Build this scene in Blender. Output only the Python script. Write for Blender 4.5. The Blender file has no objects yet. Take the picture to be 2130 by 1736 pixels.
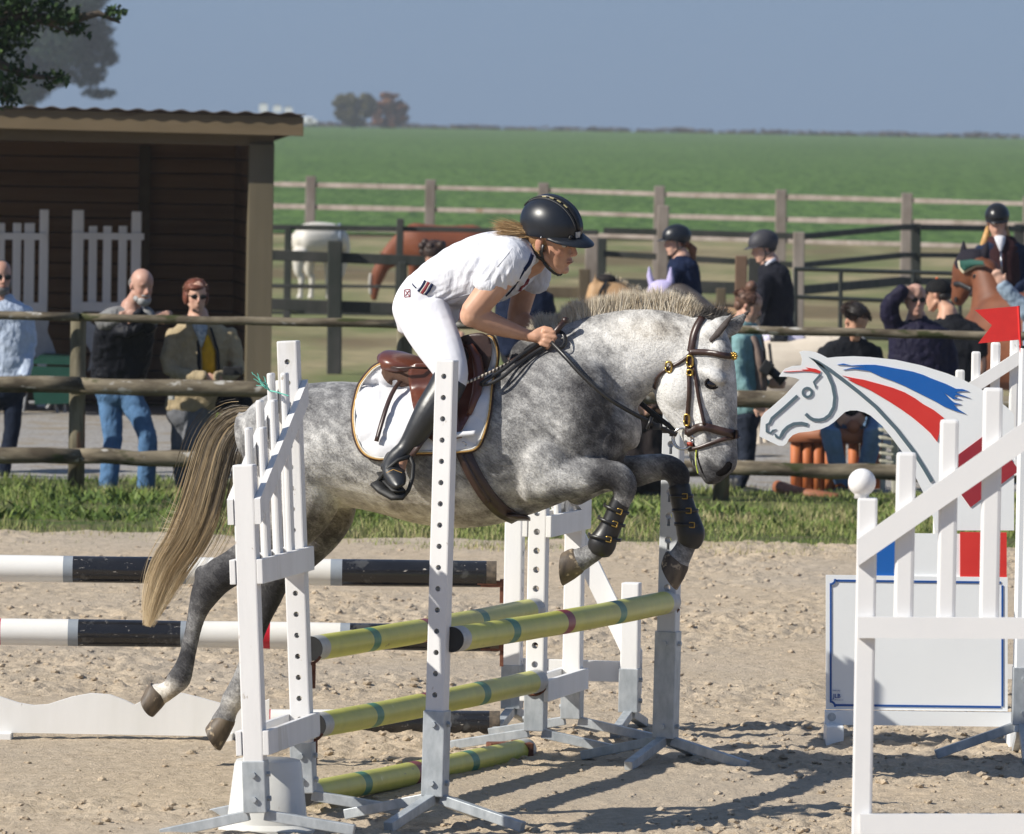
import bpy, bmesh, math, random
import numpy as np
from mathutils import Vector, Matrix, noise
from mathutils.geometry import tessellate_polygon

random.seed(7); RNG = np.random.default_rng(7)
SC = bpy.context.scene
COL = SC.collection
R_ = math.radians

# ------------------------------------------------------------------ camera
F = 16440.0                       # focal length in pixels of a 2130 px wide picture
CAMZ = 2.6
cam_d = bpy.data.cameras.new('camera'); cam = bpy.data.objects.new('camera', cam_d); COL.objects.link(cam)
SC.camera = cam
cam_d.sensor_width = 36.0; cam_d.lens = 36.0 * F / 2130.0
cam_d.clip_start = 0.5; cam_d.clip_end = 6000
PITCH = math.atan((868 - 272) / F); ROLL = 0.0166
CR = (Matrix.Rotation(math.pi / 2 - PITCH, 4, 'X') @ Matrix.Rotation(ROLL, 4, 'Z'))
cam.matrix_world = Matrix.Translation((0, 0, CAMZ)) @ CR
cam_d.dof.use_dof = True; cam_d.dof.focus_distance = 31.6; cam_d.dof.aperture_fstop = 13.0
CR3 = np.array(CR.to_3x3()); CAM = np.array([0, 0, CAMZ])

# ------------------------------------------------------------------ sky and sun
world = bpy.data.worlds.new('World'); SC.world = world; world.use_nodes = True
wn = world.node_tree; bg = wn.nodes['Background']
sky = wn.nodes.new('ShaderNodeTexSky'); sky.sky_type = 'NISHITA'; sky.sun_disc = False
SUN_TO = Vector((0.92, 0.385, 0)).normalized() * math.cos(R_(35)) + Vector((0, 0, -math.sin(R_(35))))
sky.sun_elevation = R_(35); sky.sun_rotation = math.atan2(-SUN_TO.x, -SUN_TO.y)
sky.altitude = 900; sky.air_density = 1.0; sky.dust_density = 0.6; sky.ozone_density = 6.0
tint = wn.nodes.new('ShaderNodeMix'); tint.data_type = 'RGBA'; tint.blend_type = 'MULTIPLY'; tint.inputs[0].default_value = 1.0
tint.inputs[7].default_value = (.47, .59, .84, 1); wn.links.new(sky.outputs[0], tint.inputs[6]); hzm = wn.nodes.new('ShaderNodeMix'); hzm.data_type = 'RGBA'; hzm.inputs[0].default_value = .68     # hazy air: an even veil over the clear sky
hzm.inputs[7].default_value = (1.72, 2.55, 4.05, 1); wn.links.new(tint.outputs[2], hzm.inputs[6]); wn.links.new(hzm.outputs[2], bg.inputs[0]); bg.inputs[1].default_value = 0.077
sun_d = bpy.data.lights.new('sun', 'SUN'); sun = bpy.data.objects.new('sun', sun_d); COL.objects.link(sun)
sun_d.energy = 4.7; sun_d.angle = R_(0.53); sun_d.color = (1.0, 0.95, 0.86)
sun.rotation_euler = SUN_TO.to_track_quat('-Z', 'Y').to_euler(); sun.location = (-10, -10, 20)
SC.view_settings.view_transform = 'Standard'; SC.view_settings.look = 'None'
SC.view_settings.exposure = 0.40; SC.view_settings.gamma = 1.0
SC.cycles.max_bounces = 5; SC.cycles.diffuse_bounces = 2; SC.cycles.glossy_bounces = 2
SC.cycles.transparent_max_bounces = 4; SC.cycles.volume_bounces = 0

# ------------------------------------------------------------------ pixel -> world at a chosen real distance
def ray(u, v):
    q = CR3 @ np.array([(u - 1065) / F, (868 - v) / F, -1.0]); return q
def P(u, v, Y):
    q = ray(u, v); return CAM + q * (Y / q[1])
def Gp(u, v, z=0.0):
    q = ray(u, v); return CAM + q * ((z - CAMZ) / q[2])
def GD(u, Y, z=0.0):
    "ground point seen in column u at distance Y"
    q = ray(u, 868); t = Y / q[1]; return np.array([CAM[0] + q[0] * t, Y, z])
def S(Y): return F / Y            # px per metre at distance Y

class Pl:
    "vertical plane: o = point on it, ang = heading of its x axis (degrees, 0 = to the right, positive = away)"
    def __init__(s, u, Y, ang=0.0):
        a = R_(ang); s.o = GD(u, Y); s.x = np.array([math.cos(a), math.sin(a), 0.0])
        s.n = np.array([math.sin(a), -math.cos(a), 0.0])       # towards the camera
        s.s = F / Y; s.z = np.array([0, 0, 1.0])
    def at(s, u, v, off=0.0):
        q = ray(u, v); o = s.o + s.n * off
        t = np.dot(o - CAM, s.n) / np.dot(q, s.n); return CAM + q * t

# ------------------------------------------------------------------ mesh pieces: (verts ndarray, faces list)
def nrm(a):
    a = np.asarray(a, float); l = np.linalg.norm(a); return a / l if l > 1e-12 else a
def join(ps):
    V = []; Fc = []; n = 0
    for v, f in ps:
        V.append(np.asarray(v, float)); Fc += [tuple(i + n for i in q) for q in f]; n += len(v)
    return (np.vstack(V), Fc) if V else (np.zeros((0, 3)), [])
BOXF = [(0, 1, 3, 2), (4, 6, 7, 5), (0, 4, 5, 1), (2, 3, 7, 6), (0, 2, 6, 4), (1, 5, 7, 3)]
def obox(c, ex, ey, ez, bev=0.0):
    "oriented box from half-extent vectors; bevelled edges if bev"
    c = np.asarray(c, float); E = [np.asarray(e, float) for e in (ex, ey, ez)]
    if bev <= 0:
        V = [c + a * E[0] + b * E[1] + d * E[2] for a in (-1, 1) for b in (-1, 1) for d in (-1, 1)]
        f = BOXF
        if np.dot(np.cross(E[0], E[1]), E[2]) < 0: f = [q[::-1] for q in f]
        return np.array(V), f
    L = [np.linalg.norm(e) for e in E]; U = [e / l for e, l in zip(E, L)]
    bm = bmesh.new(); bmesh.ops.create_cube(bm, size=2)
    for v in bm.verts: v.co = Vector((v.co.x * L[0], v.co.y * L[1], v.co.z * L[2]))
    bmesh.ops.bevel(bm, geom=bm.edges[:], offset=min(bev, min(L) * .8), segments=2, affect='EDGES', profile=.6)
    V = np.array([v.co[:] for v in bm.verts]); fc = [tuple(v.index for v in f.verts) for f in bm.faces]; bm.free()
    if np.dot(np.cross(U[0], U[1]), U[2]) < 0: fc = [q[::-1] for q in fc]
    return c + V[:, :1] * U[0] + V[:, 1:2] * U[1] + V[:, 2:] * U[2], fc
def bar(p0, p1, w, h, up=(0, 0, 1), bev=0.0):
    "rectangular bar from p0 to p1; w across, h along up"
    p0 = np.asarray(p0, float); p1 = np.asarray(p1, float); d = p1 - p0; L = np.linalg.norm(d); d = d / L
    up = np.asarray(up, float); s = nrm(np.cross(d, up)); t = nrm(np.cross(s, d))
    return obox((p0 + p1) / 2, d * L / 2, s * w / 2, t * h / 2, bev)
def tube(pts, r, seg=10, cap=True, up=None, flat=1.0):
    "round (or flattened) tube along pts, r scalar or list"
    pts = [np.asarray(p, float) for p in pts]; n = len(pts)
    rr = [r] * n if np.isscalar(r) else list(r)
    T = [nrm(pts[min(i + 1, n - 1)] - pts[max(i - 1, 0)]) for i in range(n)]
    a = np.asarray(up, float) if up is not None else (np.array([0, 0, 1.0]) if abs(T[0][2]) < .9 else np.array([1.0, 0, 0]))
    V = []; Fc = []
    for i in range(n):
        s = nrm(np.cross(T[i], a)); b = nrm(np.cross(s, T[i]))
        if up is None: a = b
        for k in range(seg):
            t = 2 * math.pi * k / seg; V.append(pts[i] + s * math.cos(t) * rr[i] + b * math.sin(t) * rr[i] * flat)
    for i in range(n - 1):
        for k in range(seg):
            k2 = (k + 1) % seg; Fc.append((i * seg + k, i * seg + k2, (i + 1) * seg + k2, (i + 1) * seg + k))
    if cap:
        V.append(pts[0]); V.append(pts[-1]); c0 = n * seg; c1 = c0 + 1
        for k in range(seg):
            k2 = (k + 1) % seg; Fc.append((c0, k2, k)); Fc.append((c1, (n - 1) * seg + k, (n - 1) * seg + k2))
    return np.array(V), Fc
def capsule(p0, p1, r0, r1=None, seg=12):
    r1 = r0 if r1 is None else r1
    p0 = np.asarray(p0, float); p1 = np.asarray(p1, float); d = nrm(p1 - p0)
    pts = []; rr = []
    for a in (80, 55, 30, 0): pts.append(p0 - d * r0 * math.sin(R_(a))); rr.append(r0 * math.cos(R_(a)))
    for a in (0, 30, 55, 80): pts.append(p1 + d * r1 * math.sin(R_(a))); rr.append(r1 * math.cos(R_(a)))
    if np.linalg.norm(p1 - p0) < 1e-6: pts.pop(3); rr.pop(3)
    return tube(pts, rr, seg)
def ell(c, ax, ay, az, seg=16, rings=10):
    "ellipsoid with half-axis vectors"
    c = np.asarray(c, float); ax, ay, az = [np.asarray(e, float) for e in (ax, ay, az)]
    V = [c + az]; Fc = []
    for i in range(1, rings):
        t = math.pi * i / rings
        for k in range(seg):
            p = 2 * math.pi * k / seg
            V.append(c + az * math.cos(t) + (ax * math.cos(p) + ay * math.sin(p)) * math.sin(t))
    V.append(c - az); last = len(V) - 1
    for k in range(seg): Fc.append((0, 1 + k, 1 + (k + 1) % seg))
    for i in range(rings - 2):
        for k in range(seg):
            a = 1 + i * seg + k; b = 1 + i * seg + (k + 1) % seg; Fc.append((a, a + seg, b + seg, b))
    for k in range(seg): Fc.append((last, 1 + (rings - 2) * seg + (k + 1) % seg, 1 + (rings - 2) * seg + k))
    if np.dot(np.cross(ax, ay), az) < 0: Fc = [q[::-1] for q in Fc]
    return np.array(V), Fc
def ball(c, r, seg=14, rings=9): return ell(c, (r, 0, 0), (0, r, 0), (0, 0, r), seg, rings)
def loft(secs, seg=20, e=2.2):
    "secs: (A, B, lateral unit n, half width w, bottom width factor) world points; closed with rounded ends"
    rings = []
    def ring(c, a, b, tw):
        out = []
        for k in range(seg):
            t = 2 * math.pi * k / seg; cs = math.cos(t); sn = math.sin(t)
            f = math.copysign(abs(cs) ** (2 / e), cs); g = math.copysign(abs(sn) ** (2 / e), sn)
            out.append(c + a * f + b * g * (1 - (1 - tw) * (1 - f) / 2))
        return out
    S_ = []
    for s in secs:
        A, B, n, w = [np.asarray(x, float) if not np.isscalar(x) else x for x in s[:4]]
        tw = s[4] if len(s) > 4 else 1.0
        S_.append(((A + B) / 2, (A - B) / 2, n * w, tw))
    def cap(s, s2):
        d = s[0] - s2[0]; L = min(np.linalg.norm(s[1]), np.linalg.norm(s[2])) * .6; d = nrm(d)
        return [(s[0] + d * L * math.sin(R_(a)), s[1] * math.cos(R_(a)), s[2] * math.cos(R_(a)), s[3]) for a in (35, 65, 85)]
    seq = cap(S_[0], S_[1])[::-1] + S_ + cap(S_[-1], S_[-2])
    V = []
    for s in seq: V += ring(*s)
    n = len(seq); Fc = []
    for i in range(n - 1):
        for k in range(seg):
            k2 = (k + 1) % seg; Fc.append((i * seg + k, (i + 1) * seg + k, (i + 1) * seg + k2, i * seg + k2))
    V.append(seq[0][0]); V.append(seq[-1][0]); c0 = n * seg
    for k in range(seg):
        k2 = (k + 1) % seg; Fc.append((c0, k, k2)); Fc.append((c0 + 1, (n - 1) * seg + k2, (n - 1) * seg + k))
    return np.array(V), Fc
def pls(pl, rows, seg=20, e=2.2, dens=0):
    "loft from pixel pairs on plane pl: (uA,vA,uB,vB,w[,off[,tw]])"
    if dens: rows = spl(rows, dens)
    secs = []
    for r in rows:
        off = r[5] if len(r) > 5 else 0.0; tw = r[6] if len(r) > 6 else 1.0
        secs.append((pl.at(r[0], r[1], off), pl.at(r[2], r[3], off), pl.n, r[4], tw))
    return loft(secs, seg, e)
def spl(rows, k):
    "Catmull-Rom resampling of rows of numbers, k steps per span"
    m = max(len(r) for r in rows); A = []
    for r in rows:
        r = list(r); dflt = [0, 0, 0, 0, 0, 0.0, 1.0]
        while len(r) < m: r.append(dflt[len(r)])
        A.append(r)
    A = np.array(A, float); n = len(A); out = []
    for i in range(n - 1):
        p0 = A[max(i - 1, 0)]; p1 = A[i]; p2 = A[i + 1]; p3 = A[min(i + 2, n - 1)]
        for j in range(k):
            t = j / k; out.append(.5 * ((2 * p1) + (-p0 + p2) * t + (2 * p0 - 5 * p1 + 4 * p2 - p3) * t * t + (-p0 + 3 * p1 - 3 * p2 + p3) * t ** 3))
    out.append(A[-1]); return [tuple(o) for o in out]
def limb(pl, rows, seg=16, dens=3, wf=1.0):
    "round limb on plane: rows (u, v, r_px [, off [, w_m]])"
    rows = [tuple(r) + ((0.0,) if len(r) < 4 else ()) for r in rows]
    rows = [tuple(r) + ((r[2] / pl.s * wf,) if len(r) < 5 else ()) for r in rows]
    A = np.array(spl(rows, dens)) if len(rows) > 2 or dens else np.array(rows)
    secs = []
    for i in range(len(A)):
        d = A[min(i + 1, len(A) - 1), :2] - A[max(i - 1, 0), :2]; d = d / (np.linalg.norm(d) + 1e-9)
        pd = np.array([d[1], -d[0]]); u, v, r, off, w = A[i]
        secs.append((pl.at(u + pd[0] * r, v + pd[1] * r, off), pl.at(u - pd[0] * r, v - pd[1] * r, off), pl.n, w))
    return loft(secs, seg, 2.0)
def prism(poly, ofs):
    "closed polygon of world points extruded by vector ofs"
    P0 = [np.asarray(p, float) for p in poly]; n = len(P0); ofs = np.asarray(ofs, float)
    V = P0 + [p + ofs for p in P0]
    tri = tessellate_polygon([[Vector(p) for p in P0]])
    Fc = []
    for t in tri:
        Fc.append(tuple(t)); Fc.append(tuple(i + n for i in reversed(t)))
    for i in range(n):
        j = (i + 1) % n; Fc.append((i, j, j + n, i + n))
    return np.array(V), Fc
def ribbon(pts, w, up, th):
    "flat strap along world pts; up(i) or constant = surface normal; w width list/scalar, th thickness"
    pts = [np.asarray(p, float) for p in pts]; n = len(pts); ww = [w] * n if np.isscalar(w) else list(w)
    V = []
    for i in range(n):
        T = nrm(pts[min(i + 1, n - 1)] - pts[max(i - 1, 0)]); N = np.asarray(up[i] if isinstance(up, list) else up, float)
        s = nrm(np.cross(T, N)); N = nrm(np.cross(s, T))
        for a, b in ((-1, -1), (1, -1), (1, 1), (-1, 1)): V.append(pts[i] + s * a * ww[i] / 2 + N * b * th / 2)
    Fc = [(3, 2, 1, 0)]
    for i in range(n - 1):
        for k in range(4): Fc.append((i * 4 + k, i * 4 + (k + 1) % 4, i * 4 + 4 + (k + 1) % 4, i * 4 + 4 + k))
    b = (n - 1) * 4; Fc.append((b, b + 1, b + 2, b + 3))
    return np.array(V), Fc

# ------------------------------------------------------------------ objects
def mk_mesh(name, pm, mats, smooth=False, fixn=True):
    v, f = pm[0], pm[1]
    me = bpy.data.meshes.new(name); me.from_pydata([tuple(p) for p in v], [], f)
    if not isinstance(mats, (list, tuple)): mats = [mats]
    for m in mats: me.materials.append(m)
    if len(pm) > 2: me.polygons.foreach_set('material_index', pm[2])
    if fixn:
        bm = bmesh.new(); bm.from_mesh(me); bmesh.ops.recalc_face_normals(bm, faces=bm.faces[:]); bm.to_mesh(me); bm.free()
    if smooth: me.polygons.foreach_set('use_smooth', [True] * len(me.polygons))
    me.update(); return me
def jm(ps):
    "join pieces carrying a material index: [(piece, idx)]"
    v, f = join([p for p, i in ps]); mi = []
    for p, i in ps: mi += [i] * len(p[1])
    return v, f, mi
def root_of(o):
    while o.parent: o = o.parent
    return o
def abs_loc(o):
    L = Vector((0, 0, 0))
    while o: L = L + o.location; o = o.parent
    return L
def thing(name, loc, label, cat, group=None):
    o = bpy.data.objects.new(name, None); COL.objects.link(o); o.location = Vector([float(x) for x in loc]); o.empty_display_size = .1
    o['label'] = label; o['category'] = cat
    if group: o['group'] = group
    return o
def part(name, pm, mats, parent=None, smooth=False, label=None, me=None, autos=None, fixn=True):
    if me is None: me = mk_mesh(name, pm, mats, smooth, fixn)
    if parent is not None:
        L = abs_loc(parent); me.transform(Matrix.Translation(-L))
    o = bpy.data.objects.new(name, me); COL.objects.link(o)
    if parent is not None: o.parent = parent
    if autos: smooth_by_angle(me, autos)
    if label: o['label'] = label
    return o
def smooth_by_angle(me, deg):
    me.polygons.foreach_set('use_smooth', [True] * len(me.polygons))
    bm = bmesh.new(); bm.from_mesh(me); c = math.cos(R_(deg))
    for e in bm.edges:
        if len(e.link_faces) == 2 and e.link_faces[0].normal.dot(e.link_faces[1].normal) < c: e.smooth = False
    bm.to_mesh(me); bm.free()
def single(name, pm, mats, label, cat, group=None, smooth=False, kind=None, origin=None, autos=None):
    me = mk_mesh(name, pm, mats, smooth); 
    if autos: smooth_by_angle(me, autos)
    if origin is None:
        v = pm[0]; origin = ((v[:, 0].min() + v[:, 0].max()) / 2, (v[:, 1].min() + v[:, 1].max()) / 2, v[:, 2].min())
    me.transform(Matrix.Translation(-Vector([float(x) for x in origin])))
    o = bpy.data.objects.new(name, me); COL.objects.link(o); o.location = Vector([float(x) for x in origin])
    if label: o['label'] = label
    if cat: o['category'] = cat
    if group: o['group'] = group
    if kind: o['kind'] = kind
    return o
def struct(name, pm, mats, smooth=False, kind='structure', label=None):
    o = part(name, pm, mats, None, smooth, fixn=False); o['kind'] = kind
    if label: o['label'] = label
    return o
def copy_tree(o, parent=None, loc=None):
    c = o.copy(); COL.objects.link(c); c.parent = parent
    if loc is not None: c.location = loc
    for ch in o.children: copy_tree(ch, c)
    return c
def fuse(pieces, voxel=0.01, smooth=4, name='body'):
    "several closed pieces grown together into ONE continuous skin"
    me = mk_mesh(name + '_t', join(pieces), [], False)
    ob = bpy.data.objects.new('t', me); COL.objects.link(ob)
    m = ob.modifiers.new('r', 'REMESH'); m.mode = 'VOXEL'; m.voxel_size = voxel; m.adaptivity = 0
    if smooth:
        s = ob.modifiers.new('s', 'SMOOTH'); s.factor = .5; s.iterations = smooth
    dg = bpy.context.evaluated_depsgraph_get(); dg.update()
    r = bpy.data.meshes.new_from_object(ob.evaluated_get(dg)); r.name = name
    bpy.data.objects.remove(ob); bpy.data.meshes.remove(me)
    r.materials.clear()
    r.polygons.foreach_set('use_smooth', [True] * len(r.polygons)); return r
def bool_cut(pm, cutter, name='cut'):
    a = bpy.data.objects.new('a', mk_mesh(name, pm, [])); b = bpy.data.objects.new('b', mk_mesh('b', cutter, []))
    COL.objects.link(a); COL.objects.link(b)
    m = a.modifiers.new('x', 'BOOLEAN'); m.operation = 'DIFFERENCE'; m.object = b; m.solver = 'EXACT'
    dg = bpy.context.evaluated_depsgraph_get(); dg.update()
    r = bpy.data.meshes.new_from_object(a.evaluated_get(dg)); r.name = name
    ma, mb = a.data, b.data
    bpy.data.objects.remove(a); bpy.data.objects.remove(b); bpy.data.meshes.remove(ma); bpy.data.meshes.remove(mb)
    return r
def vcos(me):
    a = np.empty(len(me.vertices) * 3); me.vertices.foreach_get('co', a); return a.reshape(-1, 3)
def set_attr(me, name, vals):
    at = me.attributes.new(name, 'FLOAT', 'POINT'); at.data.foreach_set('value', np.asarray(vals, np.float32))
def fract_noise(co, scale, octv=3, seed=0.0):
    out = np.empty(len(co))
    for i, c in enumerate(co):
        out[i] = noise.fractal(Vector((c[0] * scale + seed, c[1] * scale + seed * .7, c[2] * scale)), 1.0, 2.0, octv)
    return out

# ------------------------------------------------------------------ materials
def hx(h):
    h = h.lstrip('#'); c = [int(h[i:i + 2], 16) / 255 for i in (0, 2, 4)]
    return tuple(x / 12.92 if x <= .04045 else ((x + .055) / 1.055) ** 2.4 for x in c)
class NT:
    def __init__(s, name):
        s.m = bpy.data.materials.new(name); s.m.use_nodes = True; s.t = s.m.node_tree; s.b = s.t.nodes['Principled BSDF']
        s.tc = s.t.nodes.new('ShaderNodeTexCoord')
    def n(s, typ, **kw):
        x = s.t.nodes.new(typ)
        for k, v in kw.items(): setattr(x, k, v)
        return x
    def l(s, a, b): s.t.links.new(a, b)
    def noise(s, scale, detail=4, rough=.55, stretch=(1, 1, 1), dist=0.0, coord='Object'):
        mp = s.n('ShaderNodeMapping'); mp.inputs['Scale'].default_value = stretch; s.l(s.tc.outputs[coord], mp.inputs[0])
        x = s.n('ShaderNodeTexNoise'); x.inputs['Scale'].default_value = scale; x.inputs['Detail'].default_value = detail
        x.inputs['Roughness'].default_value = rough; x.inputs['Distortion'].default_value = dist; s.l(mp.outputs[0], x.inputs[0]); return x.outputs['Fac']
    def ramp(s, fac, stops, interp='LINEAR'):
        r = s.n('ShaderNodeValToRGB'); r.color_ramp.interpolation = interp; el = r.color_ramp.elements
        while len(el) < len(stops): el.new(.5)
        for e, (p, c) in zip(el, stops): e.position = p; e.color = (c, c, c, 1) if np.isscalar(c) else (*c, 1)
        s.l(fac, r.inputs[0]); return r.outputs[0]
    def mix(s, fac, a, b, mode='MIX'):
        x = s.n('ShaderNodeMix', data_type='RGBA', blend_type=mode)
        for sock, val in ((x.inputs[0], fac), (x.inputs[6], a), (x.inputs[7], b)):
            if isinstance(val, bpy.types.NodeSocket): s.l(val, sock)
            elif np.isscalar(val): sock.default_value = val
            else: sock.default_value = (*val, 1)
        return x.outputs[2]
    def math(s, op, a, b=0.0, c=None, clamp=False):
        x = s.n('ShaderNodeMath', operation=op, use_clamp=clamp)
        for i, val in enumerate((a, b) if c is None else (a, b, c)):
            if isinstance(val, bpy.types.NodeSocket): s.l(val, x.inputs[i])
            else: x.inputs[i].default_value = val
        return x.outputs[0]
    def bump(s, h, strength=.3, dist=.01):
        x = s.n('ShaderNodeBump'); x.inputs['Strength'].default_value = strength; x.inputs['Distance'].default_value = dist
        s.l(h, x.inputs['Height']); s.l(x.outputs[0], s.b.inputs['Normal'])
    def attr(s, name):
        x = s.n('ShaderNodeAttribute', attribute_name=name); return x.outputs['Fac']
    def fin(s, color=None, rough=.6, metal=0.0, spec=.5, sheen=0.0, coat=0.0):
        b = s.b; sheen = 0.0
        if color is not None:
            if isinstance(color, bpy.types.NodeSocket): s.l(color, b.inputs['Base Color'])
            else: b.inputs['Base Color'].default_value = (*color, 1)
        if isinstance(rough, bpy.types.NodeSocket): s.l(rough, b.inputs['Roughness'])
        else: b.inputs['Roughness'].default_value = rough
        b.inputs['Metallic'].default_value = metal; b.inputs['Specular IOR Level'].default_value = spec
        b.inputs['Sheen Weight'].default_value = sheen; b.inputs['Coat Weight'].default_value = coat
        return s.m
def pm_(name, c1, c2, scale=8, rough=.6, bump=.0, bscale=None, bdist=.004, stretch=(1, 1, 1), spec=.4, lo=.35, hi=.65, metal=0, sheen=0, coat=0, extra=None):
    "two-tone noise material; extra = (colour, scale, threshold, stretch) spots"
    t = NT(name); n = t.noise(scale, 5, .6, stretch)
    c = t.mix(t.ramp(n, [(lo, 0.0), (hi, 1.0)]), c1, c2)
    if extra:
        for ec, es, eth, est in extra:
            n2 = t.noise(es, 4, .6, est); c = t.mix(t.ramp(n2, [(eth, 0.0), (min(eth + .06, 1), 1.0)]), c, ec)
    if bump: t.bump(t.noise(bscale or scale * 4, 4, .6, stretch), bump, bdist)
    return t.fin(c, rough, metal, spec, sheen, coat)
# ------------------------------------------------------------------ shared materials
M = {}
M['white'] = pm_('white_paint', (.78, .77, .76), (.70, .69, .68), 9, .45, .25, 60, .002, (1, 1, .12), .4, extra=[((.42, .37, .31), 36, .69, (1, 1, .5)), ((.62, .60, .56), 5, .60, (1, 1, .25)), ((.50, .43, .34), 60, .70, (1, 1, 1))])
M['white_far'] = pm_('white_wing_paint', (.86, .85, .83), (.78, .77, .74), 6, .5, .2, 40, .002, (1, 1, .15), extra=[((.4, .37, .33), 22, .70, (1, 1, .5))])
M['greywhite'] = pm_('aluminium_rail_paint', (.58, .60, .62), (.50, .52, .54), 8, .4, .15, 60, .002, (1, 1, .1), .5, extra=[((.22, .2, .18), 45, .70, (1, 1, 1))])
M['galv'] = pm_('galvanised_steel', (.34, .37, .39), (.50, .53, .55), 22, .48, .2, 60, .002, (1, 1, .5), .5, metal=.35, extra=[((.62, .62, .60), 10, .68, (1, 1, 1))])
M['rust'] = pm_('rusty_steel', (.10, .035, .02), (.20, .08, .045), 40, .85, .5, 80, .003)
M['yellow'] = pm_('yellow_pole_paint', (.56, .55, .09), (.46, .46, .08), 6, .38, .35, 24, .003, (1, 1, 1), .5, extra=[((.22, .19, .06), 20, .69, (.6, .6, 2)), ((.62, .62, .22), 13, .70, (1, 1, 1))])
M['green'] = pm_('green_band', (.03, .17, .10), (.05, .22, .14), 12, .4, .1)
M['redband'] = pm_('dark_red_band', (.20, .02, .03), (.26, .035, .05), 12, .4, .1)
M['capwhite'] = pm_('pole_end_grey', (.52, .52, .50), (.4, .4, .38), 12, .45)
M['black'] = pm_('black_gloss_paint', (.012, .012, .014), (.02, .02, .022), 10, .22, .5, 26, .004, (.5, 1, 1), .6, extra=[((.40, .37, .33), 60, .645, (.5, 1, 1)), ((.06, .06, .06), 9, .6, (1, 1, 1))])
M['polewhite'] = pm_('pole_white_paint', (.80, .79, .76), (.70, .68, .63), 5, .35, .2, 30, .002, (.4, 1, 1), extra=[((.40, .33, .26), 25, .72, (.5, 1, 1))])
M['grey'] = pm_('pole_grey_band', (.24, .27, .31), (.30, .33, .36), 9, .4)
M['red'] = pm_('pole_red_band', (.50, .012, .03), (.40, .01, .02), 9, .4)
M['endgrain'] = pm_('pole_end_wood', (.06, .05, .04), (.14, .11, .08), 40, .9, .3)
M['wood'] = pm_('weathered_log', (.070, .055, .038), (.22, .185, .13), 9, .85, .6, 30, .006, (.30, 1, 1), .2, lo=.40, hi=.60, extra=[((.42, .40, .36), 15, .60, (.45, 1, 1)), ((.045, .05, .018), 6, .60, (.5, 1, 1))])
M['wood_post'] = pm_('weathered_post', (.10, .088, .058), (.22, .195, .135), 10, .85, .5, 26, .006, (1, 1, .2), .2, lo=.4, hi=.6, extra=[((.26, .15, .09), 5, .60, (1, 1, .4)), ((.05, .045, .03), 30, .62, (1, 1, .08))])
M['greywood'] = pm_('grey_old_wood', (.20, .165, .14), (.31, .265, .235), 3, .85, .3, 12, .01, (1, 1, .6), .2, extra=[((.17, .10, .05), 1.6, .66, (1, 1, 1))])
M['darkwood'] = pm_('dark_wood', (.028, .033, .028), (.06, .058, .055), 3, .8, .3, 12, .01, (1, 1, .4), .3)  # near-black wood tone, mottled by noise
M['midwood'] = pm_('brown_wood_rail', (.10, .075, .05), (.16, .13, .085), 3, .8, .3, 12, .01, (1, 1, .4), .2)
M['shed_beam'] = pm_('treated_timber', (.105, .078, .043), (.17, .125, .07), 2.2, .7, .4, 20, .004, (.2, 1, 1), .3, extra=[((.08, .05, .028), 7, .66, (.15, 1, 1))])
M['shed_post'] = pm_('treated_post', (.095, .08, .05), (.145, .12, .075), 2.0, .7, .4, 20, .004, (1, 1, .15), .3, extra=[((.15, .10, .06), 3, .63, (1, 1, .3))])
def plank_mat(name, c1, c2, gap):
    t = NT(name); n = t.noise(2.5, 5, .6, (.25, 1, 4)); c = t.mix(t.ramp(n, [(.3, 0.0), (.7, 1.0)]), c1, c2)
    w = t.n('ShaderNodeTexWave', wave_type='BANDS', bands_direction='Z', wave_profile='SAW'); w.inputs['Scale'].default_value = gap; w.inputs['Distortion'].default_value = 0
    t.l(t.tc.outputs['Object'], w.inputs[0])
    e = t.ramp(w.outputs['Fac'], [(0.0, 0.0), (.08, 1.0), (.93, 1.0), (1.0, 0.0)]); c = t.mix(e, (.012, .009, .007), c)
    t.bump(e, .8, .01); return t.fin(c, .75, 0, .3)
M['shed_wall'] = plank_mat('shed_planks', (.19, .105, .055), (.30, .18, .10), 2.2)
M['roofmetal'] = pm_('corrugated_fibre', (.10, .08, .07), (.16, .13, .11), 6, .9, .2)
M['rubber'] = pm_('black_rubber', (.012, .012, .012), (.02, .02, .02), 20, .55)
M['plasticwhite'] = pm_('white_plastic', (.70, .70, .67), (.62, .61, .57), 5, .35, .1, 20, .002, extra=[((.45, .40, .33), 9, .68, (1, 1, 1))])
M['orange_log'] = pm_('orange_stained_log', (.42, .11, .03), (.52, .17, .055), 7, .6, .3, 20, .004, (1, 1, .3), extra=[((.20, .06, .025), 12, .66, (1, 1, .3))])
M['brown_log'] = pm_('brown_stained_log', (.26, .09, .04), (.36, .14, .07), 7, .6, .3, 20, .004, (.3, 1, 1), extra=[((.09, .04, .025), 10, .62, (.3, 1, 1))])
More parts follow.
